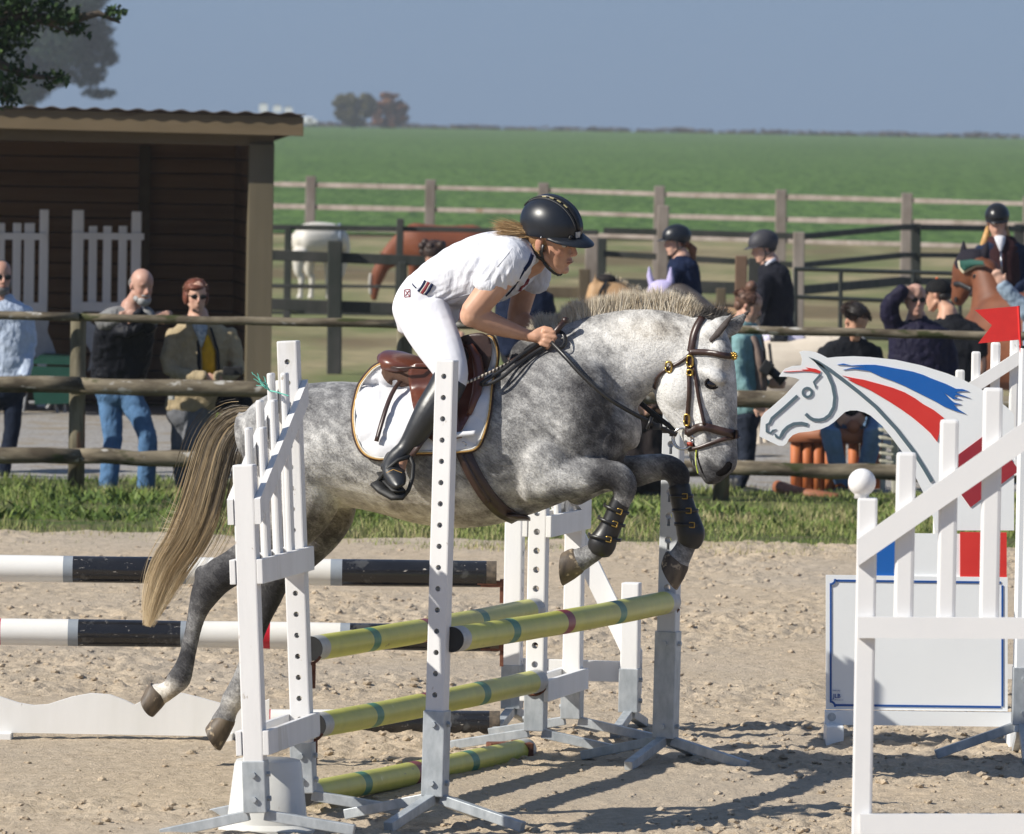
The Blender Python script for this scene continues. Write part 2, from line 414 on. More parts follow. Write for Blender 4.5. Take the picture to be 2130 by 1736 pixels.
# ================================================================== SETTING
def vnoise(x, y, seed=0):
    "numpy value noise in [-1,1]"
    xi = np.floor(x).astype(np.int64); yi = np.floor(y).astype(np.int64); fx = x - xi; fy = y - yi
    fx = fx * fx * (3 - 2 * fx); fy = fy * fy * (3 - 2 * fy)
    def h(a, b):
        n = (a * 374761393 + b * 668265263 + seed * 974634777) & 0x7fffffff
        n = ((n ^ (n >> 13)) * 1274126177) & 0x7fffffff; n = n ^ (n >> 16); return (n & 0xffff) / 32767.5 - 1
    return (h(xi, yi) * (1 - fx) + h(xi + 1, yi) * fx) * (1 - fy) + (h(xi, yi + 1) * (1 - fx) + h(xi + 1, yi + 1) * fx) * fy
def fbm(x, y, sc, o=3, seed=0):
    r = 0; a = 1.0; t = 0
    for i in range(o): r = r + a * vnoise(x * sc * 2 ** i + 13.7 * i, y * sc * 2 ** i + 7.1 * i, seed + i); t += a; a *= .5
    return r / t
def grid_mesh(xs, ys, hf):
    X, Y = np.meshgrid(xs, ys); Z = hf(X, Y); nx = len(xs); ny = len(ys)
    V = np.stack([X.ravel(), Y.ravel(), Z.ravel()], 1)
    i = np.arange((ny - 1) * (nx - 1)); r = i // (nx - 1); c = i % (nx - 1); a = r * nx + c
    return V, np.stack([a, a + 1, a + nx + 1, a + nx], 1)
def fast_mesh(name, V, Q, mat, smooth=True, kind='structure', label=None):
    me = bpy.data.meshes.new(name); nv = len(V); k = Q.shape[1]
    me.vertices.add(nv); me.vertices.foreach_set('co', V.astype(np.float32).ravel())
    me.loops.add(Q.size); me.loops.foreach_set('vertex_index', Q.astype(np.int32).ravel())
    me.polygons.add(len(Q)); me.polygons.foreach_set('loop_start', np.arange(0, Q.size, k, dtype=np.int32))
    me.update(calc_edges=True); me.validate()
    me.polygons.foreach_set('use_smooth', [smooth] * len(me.polygons)); me.materials.append(mat)
    o = bpy.data.objects.new(name, me); COL.objects.link(o); o['kind'] = kind
    if label: o['label'] = label
    return o
SAND_FAR = 48.9
def sand_h(X, Y):
    h = .014 * fbm(X, Y, .9, 3, 1)
    m = np.clip(fbm(X, Y, .55, 2, 9) * 1.8 + .45, 0, 1)              # where the surface is churned up
    c = np.clip(fbm(X, Y, 7, 3, 21) - .08, 0, 1); h += m * .024 * c
    c2 = np.clip(fbm(X, Y, 19, 3, 33), -.3, 1); h += (m * .026 + .005) * c2
    h += .005 * fbm(X, Y, 40, 2, 41)
    d = vnoise(X * 3.2, Y * 2.6, 77); h -= .030 * np.clip(d - .55, 0, 1) * 2.2 * m   # hoof dents
    e = np.clip((Y - (SAND_FAR - 2.2)) / 2.0, 0, 1); h += .028 * e * e * (.8 + .6 * fbm(X, Y, 3, 3, 5))     # ridge at the grass edge
    w = np.clip((np.abs(X) - 4) / 2, 0, 1) + np.clip((26.2 - Y) / 2, 0, 1)
    return h * np.clip(1 - w * .7, 0, 1) + .012
t = NT('arena_sand'); n1 = t.noise(1.1, 4, .6); n2 = t.noise(16, 5, .7); n3 = t.noise(110, 3, .6)
c = t.mix(t.ramp(n1, [(.35, 0.0), (.68, 1.0)]), (.62, .50, .36), (.55, .46, .345))
c = t.mix(t.ramp(n2, [(.30, 0.0), (.62, 1.0)]), (.40, .32, .225), c)
c = t.mix(t.ramp(n3, [(.30, 0.75), (.55, 0.0)]), c, (.36, .29, .21))
c = t.mix(t.ramp(t.noise(9, 3), [(.66, 0.0), (.74, .6)]), c, (.62, .48, .33))
c = t.mix(t.ramp(t.noise(20, 4, .7, (1, .4, 1)), [(.60, 0.0), (.68, .75)]), c, (.24, .185, .13)); c = t.mix(t.ramp(t.noise(.5, 3, .6, (1, .5, 1)), [(.48, 0.0), (.62, .35)]), c, (.42, .37, .31))
t.bump(t.noise(60, 5, .7), .8, .014); M['sand'] = t.fin(c, .95, 0, .15)
def spread(a, b, step, ext, g=1.25):
    xs = list(np.arange(a, b, step)); s = step; x = a; L = []
    while x > -ext: s *= g; x -= s; L.append(x)
    x = xs[-1]; s = step; Rr = []
    while x < ext: s *= g; x += s; Rr.append(x)
    return np.array(L[::-1] + xs + Rr)
xs = spread(-3.5, 3.5, .021, 28)
ys = np.concatenate([np.array([6, 10, 15, 20, 23, 24.5, 25.5]), np.arange(26, SAND_FAR + .7, .025)])
fast_mesh('sand', *grid_mesh(xs, ys, sand_h), M['sand'])
# loose clods lying on the sand
def clods():
    bm = bmesh.new(); bmesh.ops.create_icosphere(bm, subdivisions=1, radius=1); B = np.array([v.co[:] for v in bm.verts]); Fi = np.array([[v.index for v in f.verts] for f in bm.faces]); bm.free()
    n = 11000; Y = 26.5 + 22 * RNG.random(n) ** 1.2; X = (RNG.random(n) * 2 - 1) * (Y * .068)
    m = np.clip(fbm(X, Y, .55, 2, 9) * 1.8 + .45, 0, 1); keep = RNG.random(n) < m * .9 + .08; X = X[keep]; Y = Y[keep]; n = len(X)
    r = .005 + .014 * RNG.random(n) ** 3; Z = sand_h(X, Y)
    V = np.zeros((n, len(B), 3)); J = 1 + .45 * (RNG.random((n, len(B))) - .5)
    V[:] = B[None] * J[:, :, None] * r[:, None, None] * np.array([1.3, 1.3, .75]); V += np.stack([X, Y, Z + r * .25], 1)[:, None]
    Q = (Fi[None] + (np.arange(n) * len(B))[:, None, None]).reshape(-1, 3)
    fast_mesh('sand_clods', V.reshape(-1, 3), Q, M['sand'], False, 'stuff', 'small loose clods and crumbs lying on the churned sand')
clods()
# wide ground sheet (dry paddock), gravel strip, far crop field
t = NT('paddock_ground'); n1 = t.noise(.35, 4, .6, (1, .25, 1)); n2 = t.noise(3.0, 4, .7)
c = t.mix(t.ramp(n1, [(.38, 0.0), (.60, 1.0)]), (.34, .285, .16), (.16, .185, .07))
c = t.mix(t.ramp(t.noise(.16, 3, .6, (1, .3, 1)), [(.50, 0.0), (.62, .8)]), c, (.16, .11, .065))
c = t.mix(t.ramp(n2, [(.35, .5), (.6, 0.0)]), c, (.09, .085, .05)); M['paddock'] = t.fin(c, .95, 0, .1)
xs = np.concatenate([-np.geomspace(60, 1200, 8)[::-1], np.linspace(-50, 50, 41), np.geomspace(60, 1200, 8)])
ys = np.concatenate([np.linspace(-60, 200, 80)])
fast_mesh('ground', *grid_mesh(xs, ys, lambda X, Y: 0 * X - .03 + .03 * np.clip((Y - 60) / 5, 0, 1) * fbm(X, Y, .2, 2, 3)), M['paddock'])
t = NT('gravel'); n1 = t.noise(30, 4, .75); c = t.mix(t.ramp(n1, [(.35, 0.0), (.65, 1.0)]), (.24, .22, .20), (.47, .45, .42))
c = t.mix(t.ramp(t.noise(1.6, 4, .6), [(.5, 0.0), (.62, .7)]), c, (.30, .245, .17)); t.bump(t.noise(30, 4, .8), .8, .03); M['gravel'] = t.fin(c, .95, 0, .1)
ys = np.arange(56.5, 73, .12); xs = np.concatenate([[-40, -20, -10], np.arange(-6.5, 6.5, .12), [10, 20, 40]])
fast_mesh('gravel', *grid_mesh(xs, ys, lambda X, Y: .004 + .025 * fbm(X, Y, 3, 3, 8) * np.clip((Y - 57) * 1.0, 0, 1) * np.clip((73 - Y) / 3, 0, 1)), M['gravel'])
t = NT('crop_field'); n1 = t.noise(.05, 3, .6, (1, .4, 1)); n2 = t.noise(2.2, 5, .8, (1, .07, 1)); n3 = t.noise(5, 4, .8, (1, .06, 1))
c = t.mix(t.ramp(n1, [(.4, 0.0), (.6, 1.0)]), (.080, .145, .032), (.100, .175, .040))
c = t.mix(t.ramp(n2, [(.44, 1.0), (.54, 0.0)]), c, (.040, .082, .018)); c = t.mix(t.ramp(n3, [(.54, 0.0), (.62, .8)]), c, (.17, .25, .09))
M['field'] = t.fin(c, .9, 0, .15)
def field_h(X, Y):
    return .02 + 2.62 * np.clip((Y - 195) / 1000, 0, 1) ** 1.0 + .25 * np.clip((Y - 240) / 200, 0, 1) * fbm(X, Y, .012, 2, 4) * .6
ys = np.concatenate([np.linspace(193, 400, 60), np.linspace(410, 1210, 60), [1300, 1500]])
xs = np.concatenate([-np.geomspace(110, 1500, 8)[::-1], np.linspace(-100, 100, 60), np.geomspace(110, 1500, 8)])
fo = fast_mesh('field', *grid_mesh(xs, ys, field_h), M['field'])

# grass verge along the arena fence
t = NT('verge_grass'); a = t.attr('tone')
c = t.ramp(a, [(0.0, (.030, .055, .012)), (.3, (.080, .130, .022)), (.6, (.16, .215, .045)), (.82, (.27, .29, .10)), (1.0, (.38, .32, .17))]); M['grass'] = t.fin(c, .6, 0, .3)
t.b.inputs['Transmission Weight'].default_value = 0
def grass(name, n, yr, xr, hr, wr, lab, tone=(0, 1), dens=None, lean=.6, seed=1):
    r = np.random.default_rng(seed); Y = yr[0] + (yr[1] - yr[0]) * r.random(n); X = xr[0] + (xr[1] - xr[0]) * r.random(n)
    cl = fbm(X, Y, 1.5, 3, seed + 50); k = r.random(n) < np.clip(.55 + .8 * cl, .05, 1)
    if dens is not None: k &= r.random(n) < dens(X, Y)
    X = X[k]; Y = Y[k]; cl = cl[k]; n = len(X)
    h = (hr[0] + (hr[1] - hr[0]) * r.random(n)) * (.75 + .7 * np.clip(cl + .3, 0, 1)); a = r.random(n) * 6.283; w = wr * (.6 + .8 * r.random(n))
    ln = lean * r.random(n) * h; b = r.random(n) * 6.283
    sx = np.cos(a) * w / 2; sy = np.sin(a) * w / 2; tx = np.cos(b) * ln; ty = np.sin(b) * ln
    V = np.zeros((n, 5, 3)); z0 = -.02
    V[:, 0] = np.stack([X - sx, Y - sy, np.full(n, z0)], 1); V[:, 1] = np.stack([X + sx, Y + sy, np.full(n, z0)], 1)
    V[:, 2] = np.stack([X + sx * .8 + tx * .35, Y + sy * .8 + ty * .35, z0 + h * .55], 1); V[:, 3] = np.stack([X - sx * .8 + tx * .35, Y - sy * .8 + ty * .35, z0 + h * .55], 1)
    V[:, 4] = np.stack([X + tx, Y + ty, z0 + h], 1)
    b5 = (np.arange(n) * 5)[:, None]; T = np.concatenate([b5 + np.array([[0, 1, 2]]), b5 + np.array([[0, 2, 3]]), b5 + np.array([[3, 2, 4]])]).astype(int)
    o = fast_mesh(name, V.reshape(-1, 3), T, M['grass'], False, 'stuff', lab)
    tn = np.clip(tone[0] + (tone[1] - tone[0]) * (.20 + .55 * r.random(n) + .55 * cl + .35 * fbm(X, Y, .7, 2, seed + 7)) + .22 * np.clip((51.0 - Y) / 2, 0, 1), 0, 1); set_attr(o.data, 'tone', np.repeat(tn, 5)); return o
t = NT('verge_soil'); c = t.mix(t.ramp(t.noise(3, 4, .7), [(.4, 0.0), (.6, 1.0)]), (.07, .10, .03), (.13, .12, .06)); M['vsoil'] = t.fin(c, .95, 0, .1)
ys = np.linspace(48.4, 57.4, 20); xs = np.concatenate([[-40, -20], np.linspace(-6, 6, 12), [20, 40]])
fast_mesh('verge', *grid_mesh(xs, ys, lambda X, Y: .012 + 0 * X), M['vsoil'])
edge = lambda X, Y: np.clip((Y - (48.3 + .9 * fbm(X, Y * 0, 1.3, 3, 66))) / .5, 0, 1)
grass('grass', 120000, (48.3, 57.6), (-4.3, 4.3), (.03, .085), .008, 'short green grass growing along the arena edge', (.32, .98), edge, seed=3)
grass('tall_grass', 26000, (50.0, 56.8), (-4.3, 4.3), (.05, .15), .008, 'taller ragged grass and weeds under the rail fence', (.0, .95), lambda X, Y: np.clip(.25 + 2.2 * fbm(X, Y, 1.1, 3, 17), 0, 1), 1.1, seed=5)
grass('broad_weeds', 16000, (51.4, 55.6), (-4.3, 4.3), (.04, .11), .035, 'broad leafed weeds among the verge grass', (0, .75), lambda X, Y: (fbm(X, Y, .8, 2, 91) > -.05) * 1.0, 1.4, seed=8)
# ================================================================== JUMPS
AX = nrm([.905, 3.05, 0]); TR = np.array([AX[1], -AX[0], 0])      # along the rails (away), across (to the right)
Z3 = np.array([0, 0, 1.0])
def post_holes(c, ax, tr, w, z0, z1, hz, hr, hd, keyhole=False):
    "square post centred at c with real bored holes along direction hd"
    pc = obox(c + Z3 * (z0 + z1) / 2, ax * w / 2, tr * w / 2, Z3 * (z1 - z0) / 2, .006)
    cut = []
    for z in hz:
        p = c + Z3 * z; sd = np.cross(hd, Z3)
        if keyhole:
            pl_ = [p - hd * w + (sd * math.sin(q) + Z3 * math.cos(q)) * hr for q in np.linspace(-2.7, 2.7, 12)] + [p - hd * w + sd * hr * .43 - Z3 * hr * 2.8, p - hd * w - sd * hr * .43 - Z3 * hr * 2.8]
            cut.append(prism(pl_, hd * 2 * w))
        else: cut.append(tube([p - hd * w, p + hd * w], hr, 12))
    return bool_cut(pc, join(cut)) if cut else mk_mesh('post', pc, [])
def foot(c, ax, tr, parent, w=.084, zt=.36, R=.36, legs=((1, 0), (-1, 0), (0, 1), (0, -1)), sleeve=True, rot=0.0, zb=.16, bolts=True):
    "steel sleeve with four splayed legs"
    if sleeve:
        part('sleeve', obox(c + Z3 * (zb + zt) / 2, ax * w / 2, tr * w / 2, Z3 * (zt - zb) / 2, .004), M['galv'], parent)
    a = nrm(ax * math.cos(rot) + tr * math.sin(rot)); b = nrm(-ax * math.sin(rot) + tr * math.cos(rot))
    for i, j in legs:
        d = nrm(a * i + b * j); p0 = c + d * w * .35 + Z3 * (zb - .01); p1 = c + d * (w * .5 + .05) + Z3 * (zb - .028); p2 = c + d * R + Z3 * .028
        L = np.linalg.norm(p2 - p0); upv = nrm(np.cross(np.cross(p2 - p0, Z3), p2 - p0))
        part('foot_leg', bar(p0, p2, .038, .038, upv, .003), M['galv'], parent)
    if bolts:
        for z in (zt - .05, zb + .05):
            for d in (-ax, tr):
                p = c + d * (w / 2) + Z3 * z; part('bolt', tube([p, p + d * .012], .011, 6), M['galv'], parent)
def cup(c, d, z, w, parent):
    p = c + d * (w / 2 + .004)
    part('jump_cup', join([obox(p + Z3 * (z - .02), np.cross(d, Z3) * .02, d * .004, Z3 * .05), obox(p + d * .035 + Z3 * (z - .012), np.cross(d, Z3) * .03, d * .035, Z3 * .004),
                           tube([p + Z3 * (z - .08), p + Z3 * (z + .01)], .008, 8)]), M['rust'], parent)

def wing(c1, c2, h1, h2, name, label, mat, slant, rails, pkb, npk=3, holes=True, keyhole=False, group=None, w=.077, foots=True, double=True, pw=.068, zfoot=.16, pk_up=.19, tilt=0.0, hb=.042, pkmat=None, f1=((0, 1), (0, -1)), f2=((0, 1), (0, -1)), hr=.0105):
    "jump wing: short post c1, tall drilled post c2, slanted boards, pickets and rails on both faces"
    c1 = np.array(c1, float); c2 = np.array(c2, float); L = np.linalg.norm(c2 - c1); ax = (c2 - c1) / L; tr = np.array([ax[1], -ax[0], 0])
    t = thing(name, c1, label, 'jump wing', group)
    part('short_post', obox(c1 + Z3 * (zfoot + .01 + h1) / 2, ax * w / 2, tr * w / 2, Z3 * (h1 - zfoot - .01) / 2, .006), mat, t)
    if holes:
        me = post_holes(c2, ax, tr, w, zfoot + .01, h2, np.arange(.30, h2 - .03, .079), hr, ax, keyhole); me.materials.append(mat)
        part('tall_post', None, None, t, me=me)
    else: part('tall_post', obox(c2 + Z3 * (zfoot + .01 + h2) / 2, ax * w / 2, tr * w / 2, Z3 * (h2 - zfoot - .01) / 2, .006), mat, t)
    sl = (slant[1] - slant[0]) / L; vh = hb * math.sqrt(1 + sl * sl)
    for f in ((1, -1) if double else (1,)):
        o = tr * f * (w / 2 + .001)
        for k in range(npk):
            q = (k + 1) / (npk + 1); zt = slant[0] + (slant[1] - slant[0]) * q + pk_up
            pc = c1 + ax * L * q + tr * f * (w / 2 - .0125)
            part('picket', obox(pc + Z3 * (pkb + zt) / 2, ax * pw / 2, tr * .011, Z3 * (zt - pkb) / 2, .008), mat, t)
        a = c1 - ax * (w / 2 + .003) + o; b = c2 + ax * (w / 2 + .003) + o; za = slant[0] - sl * (w / 2); zb = slant[1] + sl * (w / 2)
        part('slanted_board', prism([a + Z3 * (za - vh), b + Z3 * (zb - vh), b + Z3 * (zb + vh), a + Z3 * (za + vh)], tr * f * .022), mat, t)
        for z in rails:
            part('rail', obox((a + b) / 2 + tr * f * .011 + Z3 * z, (b - a) / 2, tr * .011, Z3 * .045, .003), mat, t)
    if foots:
        foot(c1, ax, tr, t, w + .008, zfoot + .13, .36, f1, zb=zfoot - .06)
        foot(c2, ax, tr, t, w + .008, zfoot + .13, .36, f2, zb=zfoot - .06)
    if tilt: t.rotation_mode = 'AXIS_ANGLE'; t.rotation_axis_angle = (tilt, *ax)
    return t
WG = 'white picket wings of the jumps'
def Gy(u, Y):
    "ground point seen at column u, measured where the ground itself is seen"
    s_ = F / Y; return np.array([(u - 1065 + ROLL * (2.6 * s_ - 596)) / s_, Y, 0.0])
A1 = Gy(535, 28.75); A2p = Gy(634, 29.63)
wingA = wing(A1, A2p, 1.37, 1.80, 'jump_wing', 'white double-sided picket wing with green twine, before the horse\'s rump', M['white'],
             (1.215, 1.59), (.98, .355), .955, group=WG, tilt=-.052)
tw = []; p0 = P(560, 813, 29.36)
for k in range(7):
    p = [p0 + RNG.normal(0, .003, 3)]; g = -.4 + .25 * k
    for j in range(7): p.append(p[-1] + np.array([-.0055 - .0015 * (k % 3) + .003 * math.sin(j + k), 0, .009 * math.cos(g) + .004 * math.sin(j * 1.7 + k)]) + RNG.normal(0, .003, 3))
    tw.append(tube(p, .0016, 5))
tw.append(tube([p0, P(575, 816, 29.34), P(600, 824, 29.33)], .0028, 6))
M['twine'] = pm_('mint_twine', (.12, .48, .38), (.2, .6, .48), 60, .8)
single('twine', join(tw), M['twine'], 'frayed mint green baler twine knotted round a picket top', 'twine')

# stand nearest the camera in front of the saddle
def stand(c, h, label, mat, tilt=(0, 0), ax=AX, keyhole=False, group='single uprights of the jump', w=.072, zs=(.12, .44), hr=.0105, legrot=0.0, legs=((1, 0), (-1, 0), (0, 1), (0, -1)), R=.37):
    tr = np.array([ax[1], -ax[0], 0]); t = thing('jump_stand', c, label, 'jump stand', group)
    me = post_holes(c, ax, tr, w, zs[0] + .01, h, np.arange(.42 if not keyhole else .74, h - .03, .079 if not keyhole else .098), hr, ax, keyhole); me.materials.append(mat)
    part('post', None, None, t, me=me)
    foot(c, ax, tr, t, w + .012, zs[1], R, legs, True, legrot, zs[0])
    t.rotation_euler = (tilt[0], tilt[1], 0); return t
SA = Gy(902, 29.35)
stand(SA, 1.745, 'white drilled upright with galvanised four-legged foot, in front of the saddle', M['white'], (0, .012), legrot=R_(10))
SB = Gy(1383, 32.35)
stand(SB, 1.70, 'grey aluminium upright with keyhole slots, behind the grey horse\'s muzzle and forelegs', M['greywhite'], (0, .010), keyhole=True, hr=.0145, legrot=R_(8), zs=(.12, .56), w=.078)
# far wing of the back rail
B1 = Gy(1113, 32.9); B2 = Gy(1189, 33.62)
wingB = wing(B2, B1, 1.08, 1.34, 'jump_wing', 'white wing with aluminium drilled rail below the horse\'s chest', M['white_far'],
             (1.00, 1.20), (.955, .27), .99, group=WG, hr=.014, npk=2)
# striped fence behind: wing at its right end
C1 = Gy(1309, 34.05); C2 = Gy(1064, 34.15)
wingC = wing(C1, C2, .66, 1.56, 'jump_wing', 'white wing with steep slanted board, at the right end of the striped poles', M['white_far'],
             (.345, 1.36), (.27,), .29, group=WG, npk=1, double=False, pk_up=.22)

# ------------------------------------------------------------------ poles
def pole(name, p0, p1, r, bands, label, group, dark_ends=True, wav=.0):
    "pole along p0-p1; bands: list of (t_end, material key)"
    p0 = np.asarray(p0, float); p1 = np.asarray(p1, float); d = p1 - p0; L = np.linalg.norm(d); d /= L
    keys = []; ps = []; t0 = 0.0; seg = 28
    a = nrm(np.cross(d, Z3)); b = np.cross(a, d)
    V = []; Fc = []; MI = []
    ts = [0.0]; ks = []
    for te, k in bands: n = max(1, int((te - ts[-1]) * L / .12)); s0 = ts[-1]; 
    ts = [0.0]; ks = []
    for te, k in bands:
        s0 = ts[-1]; n = max(1, int((te - s0) * L / .10))
        for j in range(n): ts.append(s0 + (te - s0) * (j + 1) / n); ks.append(k)
    ph = RNG.random(4) * 6
    for t_ in ts:
        rr = r * (1 + .012 * math.sin(t_ * 23 + ph[0])); o = a * .003 * math.sin(t_ * 5 + ph[1]) - Z3 * wav * 4 * t_ * (1 - t_)
        for k in range(seg):
            q = 2 * math.pi * k / seg; V.append(p0 + d * L * t_ + o + (a * math.cos(q) + b * math.sin(q)) * rr)
    names = []
    for i, k in enumerate(ks):
        if k not in names: names.append(k)
        for j in range(seg): Fc.append((i * seg + j, i * seg + (j + 1) % seg, (i + 1) * seg + (j + 1) % seg, (i + 1) * seg + j)); MI.append(names.index(k))
    n = len(ts)
    V = np.array(V)
    o = single(name, (V, Fc, MI), [M[k] for k in names], label, 'jump pole', group, smooth=True)
    for side, i0, dd in ((0, 0, -d), (1, (n - 1) * seg, d)):
        c = V[i0:i0 + seg].mean(0); part('pole_end', tube([c - dd * .004, c + dd * .004], r * .985, 28), M['rubber'] if dark_ends else M['endgrain'], o)
    return o
YB = [(.035, 'capwhite'), (.215, 'yellow'), (.245, 'green'), (.455, 'yellow'), (.487, 'redband'), (.70, 'yellow'), (.73, 'green'), (.965, 'yellow'), (1.0, 'capwhite')]
YG = 'yellow poles with green and red bands'
r_ = .0475
def yp(u0, v0, Y0, u1, v1, Y1, lab): return pole('jump_pole', P(u0, v0, Y0), P(u1, v1, Y1), r_, YB, lab, YG, True, .006)
yp(941, 1331, 29.35, 1394, 1252, 32.35, 'yellow pole nearest the camera, crossing under the grey horse\'s forehooves')
yp(648, 1350, 29.75, 1112, 1268, 32.85, 'topmost yellow pole between the two white picket wings')
yp(652, 1510, 29.75, 1117, 1417, 32.85, 'middle yellow pole between the two white picket wings')
yp(630, 1653, 29.75, 1092, 1560, 32.80, 'lowest yellow pole, resting close to the sand')
for (u, v, Y) in ((1394, 1252, 32.38), (1112, 1268, 32.9), (1117, 1417, 32.9), (648, 1350, 29.7), (652, 1510, 29.7)):
    pp = P(u, v, Y); o = join([tube([pp + TR * .0 + Z3 * -.055 + AX * a_ for a_ in (-.05, .03)], .006, 6),
        tube([pp + AX * -.05 + np.array([math.sin(q) * .056, 0, -math.cos(q) * .056]) for q in np.linspace(-1.1, 1.1, 8)], .006, 6),
        tube([pp + AX * .02 + Z3 * -.05, pp + AX * .02 + Z3 * -.15], .011, 8)])
    single('jump_cup', o, M['rust'], None, 'jump cup', 'rusty cups holding the yellow poles')
for o, l in zip([o for o in bpy.data.objects if o.name.startswith('jump_cup') and not o.parent],
                ('rusty cup under the right end of the nearest yellow pole', 'rusty cup under the right end of the topmost yellow pole', 'rusty cup under the right end of the middle yellow pole',
                 'rusty cup at the left end of the topmost yellow pole', 'rusty cup at the left end of the middle yellow pole')): o['label'] = l
single('wooden_block', join([obox(GD(1072, 32.7) + Z3 * .03, np.array([.09, .02, 0]), np.array([-.01, .05, 0]), Z3 * .035, .006), obox(GD(1092, 32.8) + Z3 * .045, np.array([.035, .0, 0]), np.array([0, .05, 0]), Z3 * .02, .004)]), M['rust'],
       'rough brown block holding up the lowest yellow pole', 'block')
BG = 'black and white striped poles behind the horse'
def bw(v0, v1, u1, bands, lab, z0=None):
    Y = 33.85; p0 = P(-420, v0 - 420 * .0 , Y); p1 = P(u1, v1, Y); d = p1 - p0; L = np.linalg.norm(d)
    bb = [((P(u, v1, Y)[0] - p0[0]) / (p1[0] - p0[0]), k) for u, k in bands]
    pole('jump_pole', p0, p1, .0575, bb, lab, BG, False, .0)
bw(1178, 1195, 1031, [(-160, 'black'), (-130, 'grey'), (132, 'polewhite'), (152, 'grey'), (366, 'black'), (388, 'grey'), (688, 'polewhite'), (712, 'grey'), (1012, 'black'), (1031, 'endgrain')], 'topmost black and white pole, passing behind the horse\'s tail')
bw(1309, 1328, 1036, [(-14, 'polewhite'), (2, 'red'), (142, 'polewhite'), (163, 'grey'), (376, 'black'), (392, 'grey'), (546, 'polewhite'), (562, 'red'), (708, 'polewhite'), (728, 'grey'), (1020, 'black'), (1036, 'endgrain')], 'middle black and white pole with red bands, behind the hocks')
bw(1496, 1507, 1038, [(-14, 'polewhite'), (2, 'red'), (142, 'polewhite'), (163, 'grey'), (376, 'black'), (392, 'grey'), (549, 'polewhite'), (563, 'red'), (700, 'polewhite'), (715, 'grey'), (1018, 'black'), (1038, 'endgrain')], 'lowest black and white pole, close to the sand')
for v, l in ((1215, 'rusty cup under the right end of the topmost black and white pole'), (1347, 'rusty cup under the right end of the middle black and white pole')):
    pp = P(1022, v, 33.85); single('jump_cup', join([obox(pp, (.045, 0, 0), (0, .04, 0), (0, 0, .012)), obox(pp + np.array([.045, .0, -.03]), (.008, 0, 0), (0, .03, 0), (0, 0, .05)), obox(pp + np.array([-.02, -.04, .012]), (.04, 0, 0), (0, .004, 0), (0, 0, .014))]), M['rust'], l, 'jump cup', 'rusty cups holding the striped poles')
# scalloped plank
top = [(-240, 1490), (-160, 1450), (-80, 1444), (0, 1460)]
pts = [(0, 1450), (40, 1463), (70, 1468), (100, 1466), (150, 1450), (190, 1443), (230, 1446), (262, 1458), (280, 1467), (300, 1456), (340, 1443), (375, 1442), (410, 1450), (460, 1464), (500, 1468), (540, 1463), (560, 1455)]
full = [(-200, 1442), (-160, 1444), (-120, 1456), (-60, 1440), (-30, 1442)] + pts
for q in (0, ):
    Yp = 33.15; up_ = [P(u, v, Yp) for u, v in full]; lo = [P(560, 1534, Yp), P(-200, 1521, Yp)]
    t = thing('jump_plank', GD(180, Yp), 'low white plank with wavy scalloped top and dirt spots, on the sand at left', 'jump filler')
    me = mk_mesh('board', prism(up_ + lo, (0, .03, 0)), M['white_far']); part('board', None, None, t, me=me)
    for u in (10, 470): part('foot', obox(P(u, 1533, Yp) + np.array([0, .016, -.012]), (.03, 0, 0), (0, .07, 0), (0, 0, .03), .004), M['white_far'], t)
# white plastic block/bucket
bc = Gy(541, 28.62); prof = [(.180, 0), (.180, .022), (.158, .034), (.149, .040), (.124, .255), (.117, .270), (.09, .276), (.0, .276)]
def lathe(c, prof, seg=32, sq=2.0):
    V = []; Fc = []
    for r, z in prof:
        for k in range(seg):
            q = 2 * math.pi * k / seg; cs, sn = math.cos(q), math.sin(q)
            V.append(np.asarray(c, float) + np.array([math.copysign(abs(cs) ** (2 / sq), cs) * r, math.copysign(abs(sn) ** (2 / sq), sn) * r, z]))
    n = len(prof)
    for i in range(n - 1):
        for k in range(seg): Fc.append((i * seg + k, i * seg + (k + 1) % seg, (i + 1) * seg + (k + 1) % seg, (i + 1) * seg + k))
    V.append(np.asarray(c, float) + Z3 * prof[0][1]); V.append(np.asarray(c, float) + Z3 * prof[-1][1])
    for k in range(seg): Fc.append((n * seg, (k + 1) % seg, k)); Fc.append((n * seg + 1, (n - 1) * seg + k, (n - 1) * seg + (k + 1) % seg))
    return np.array(V), Fc
single('jump_block', lathe(bc + np.array([.01, .40, 0]), prof, sq=2.8), M['plasticwhite'], 'white tapered plastic block with flared rim, standing inside the near picket wing', 'jump block', autos=35)

# ------------------------------------------------------------------ horse-head display board
YD = 33.7
D = Pl(1900, YD, 0); cu = lambda x, y: (x * .3554 + 1526.5, y * .3554 + 617)
def dpl(pts, y0, th=.012, sm=False):
    return prism([D.at(*cu(*p), y0) for p in pts], np.array([0, th, 0]))
M['board'] = pm_('board_white_lacquer', (.88, .90, .90), (.85, .87, .87), 3, .35, .05, 20, .001, extra=[((.50, .42, .36), 14, .74, (1, 1, .15))])
M['bgrey'] = pm_('slate_print', (.10, .15, .18), (.11, .16, .19), 6, .4); M['bblue'] = pm_('blue_print', (.010, .115, .42), (.012, .125, .45), 6, .4)
M['bred'] = pm_('red_print', (.66, .035, .030), (.70, .045, .035), 6, .4); M['bdred'] = pm_('dark_red_panel', (.30, .020, .035), (.34, .03, .04), 6, .5)
M['frame_alu'] = pm_('slate_frame', (.15, .18, .20), (.2, .23, .25), 8, .45)
T = thing('display_board', GD(1900, YD), 'white horse-head shaped show board with blue and red mane stripes, above a blue-bordered panel', 'jump filler')
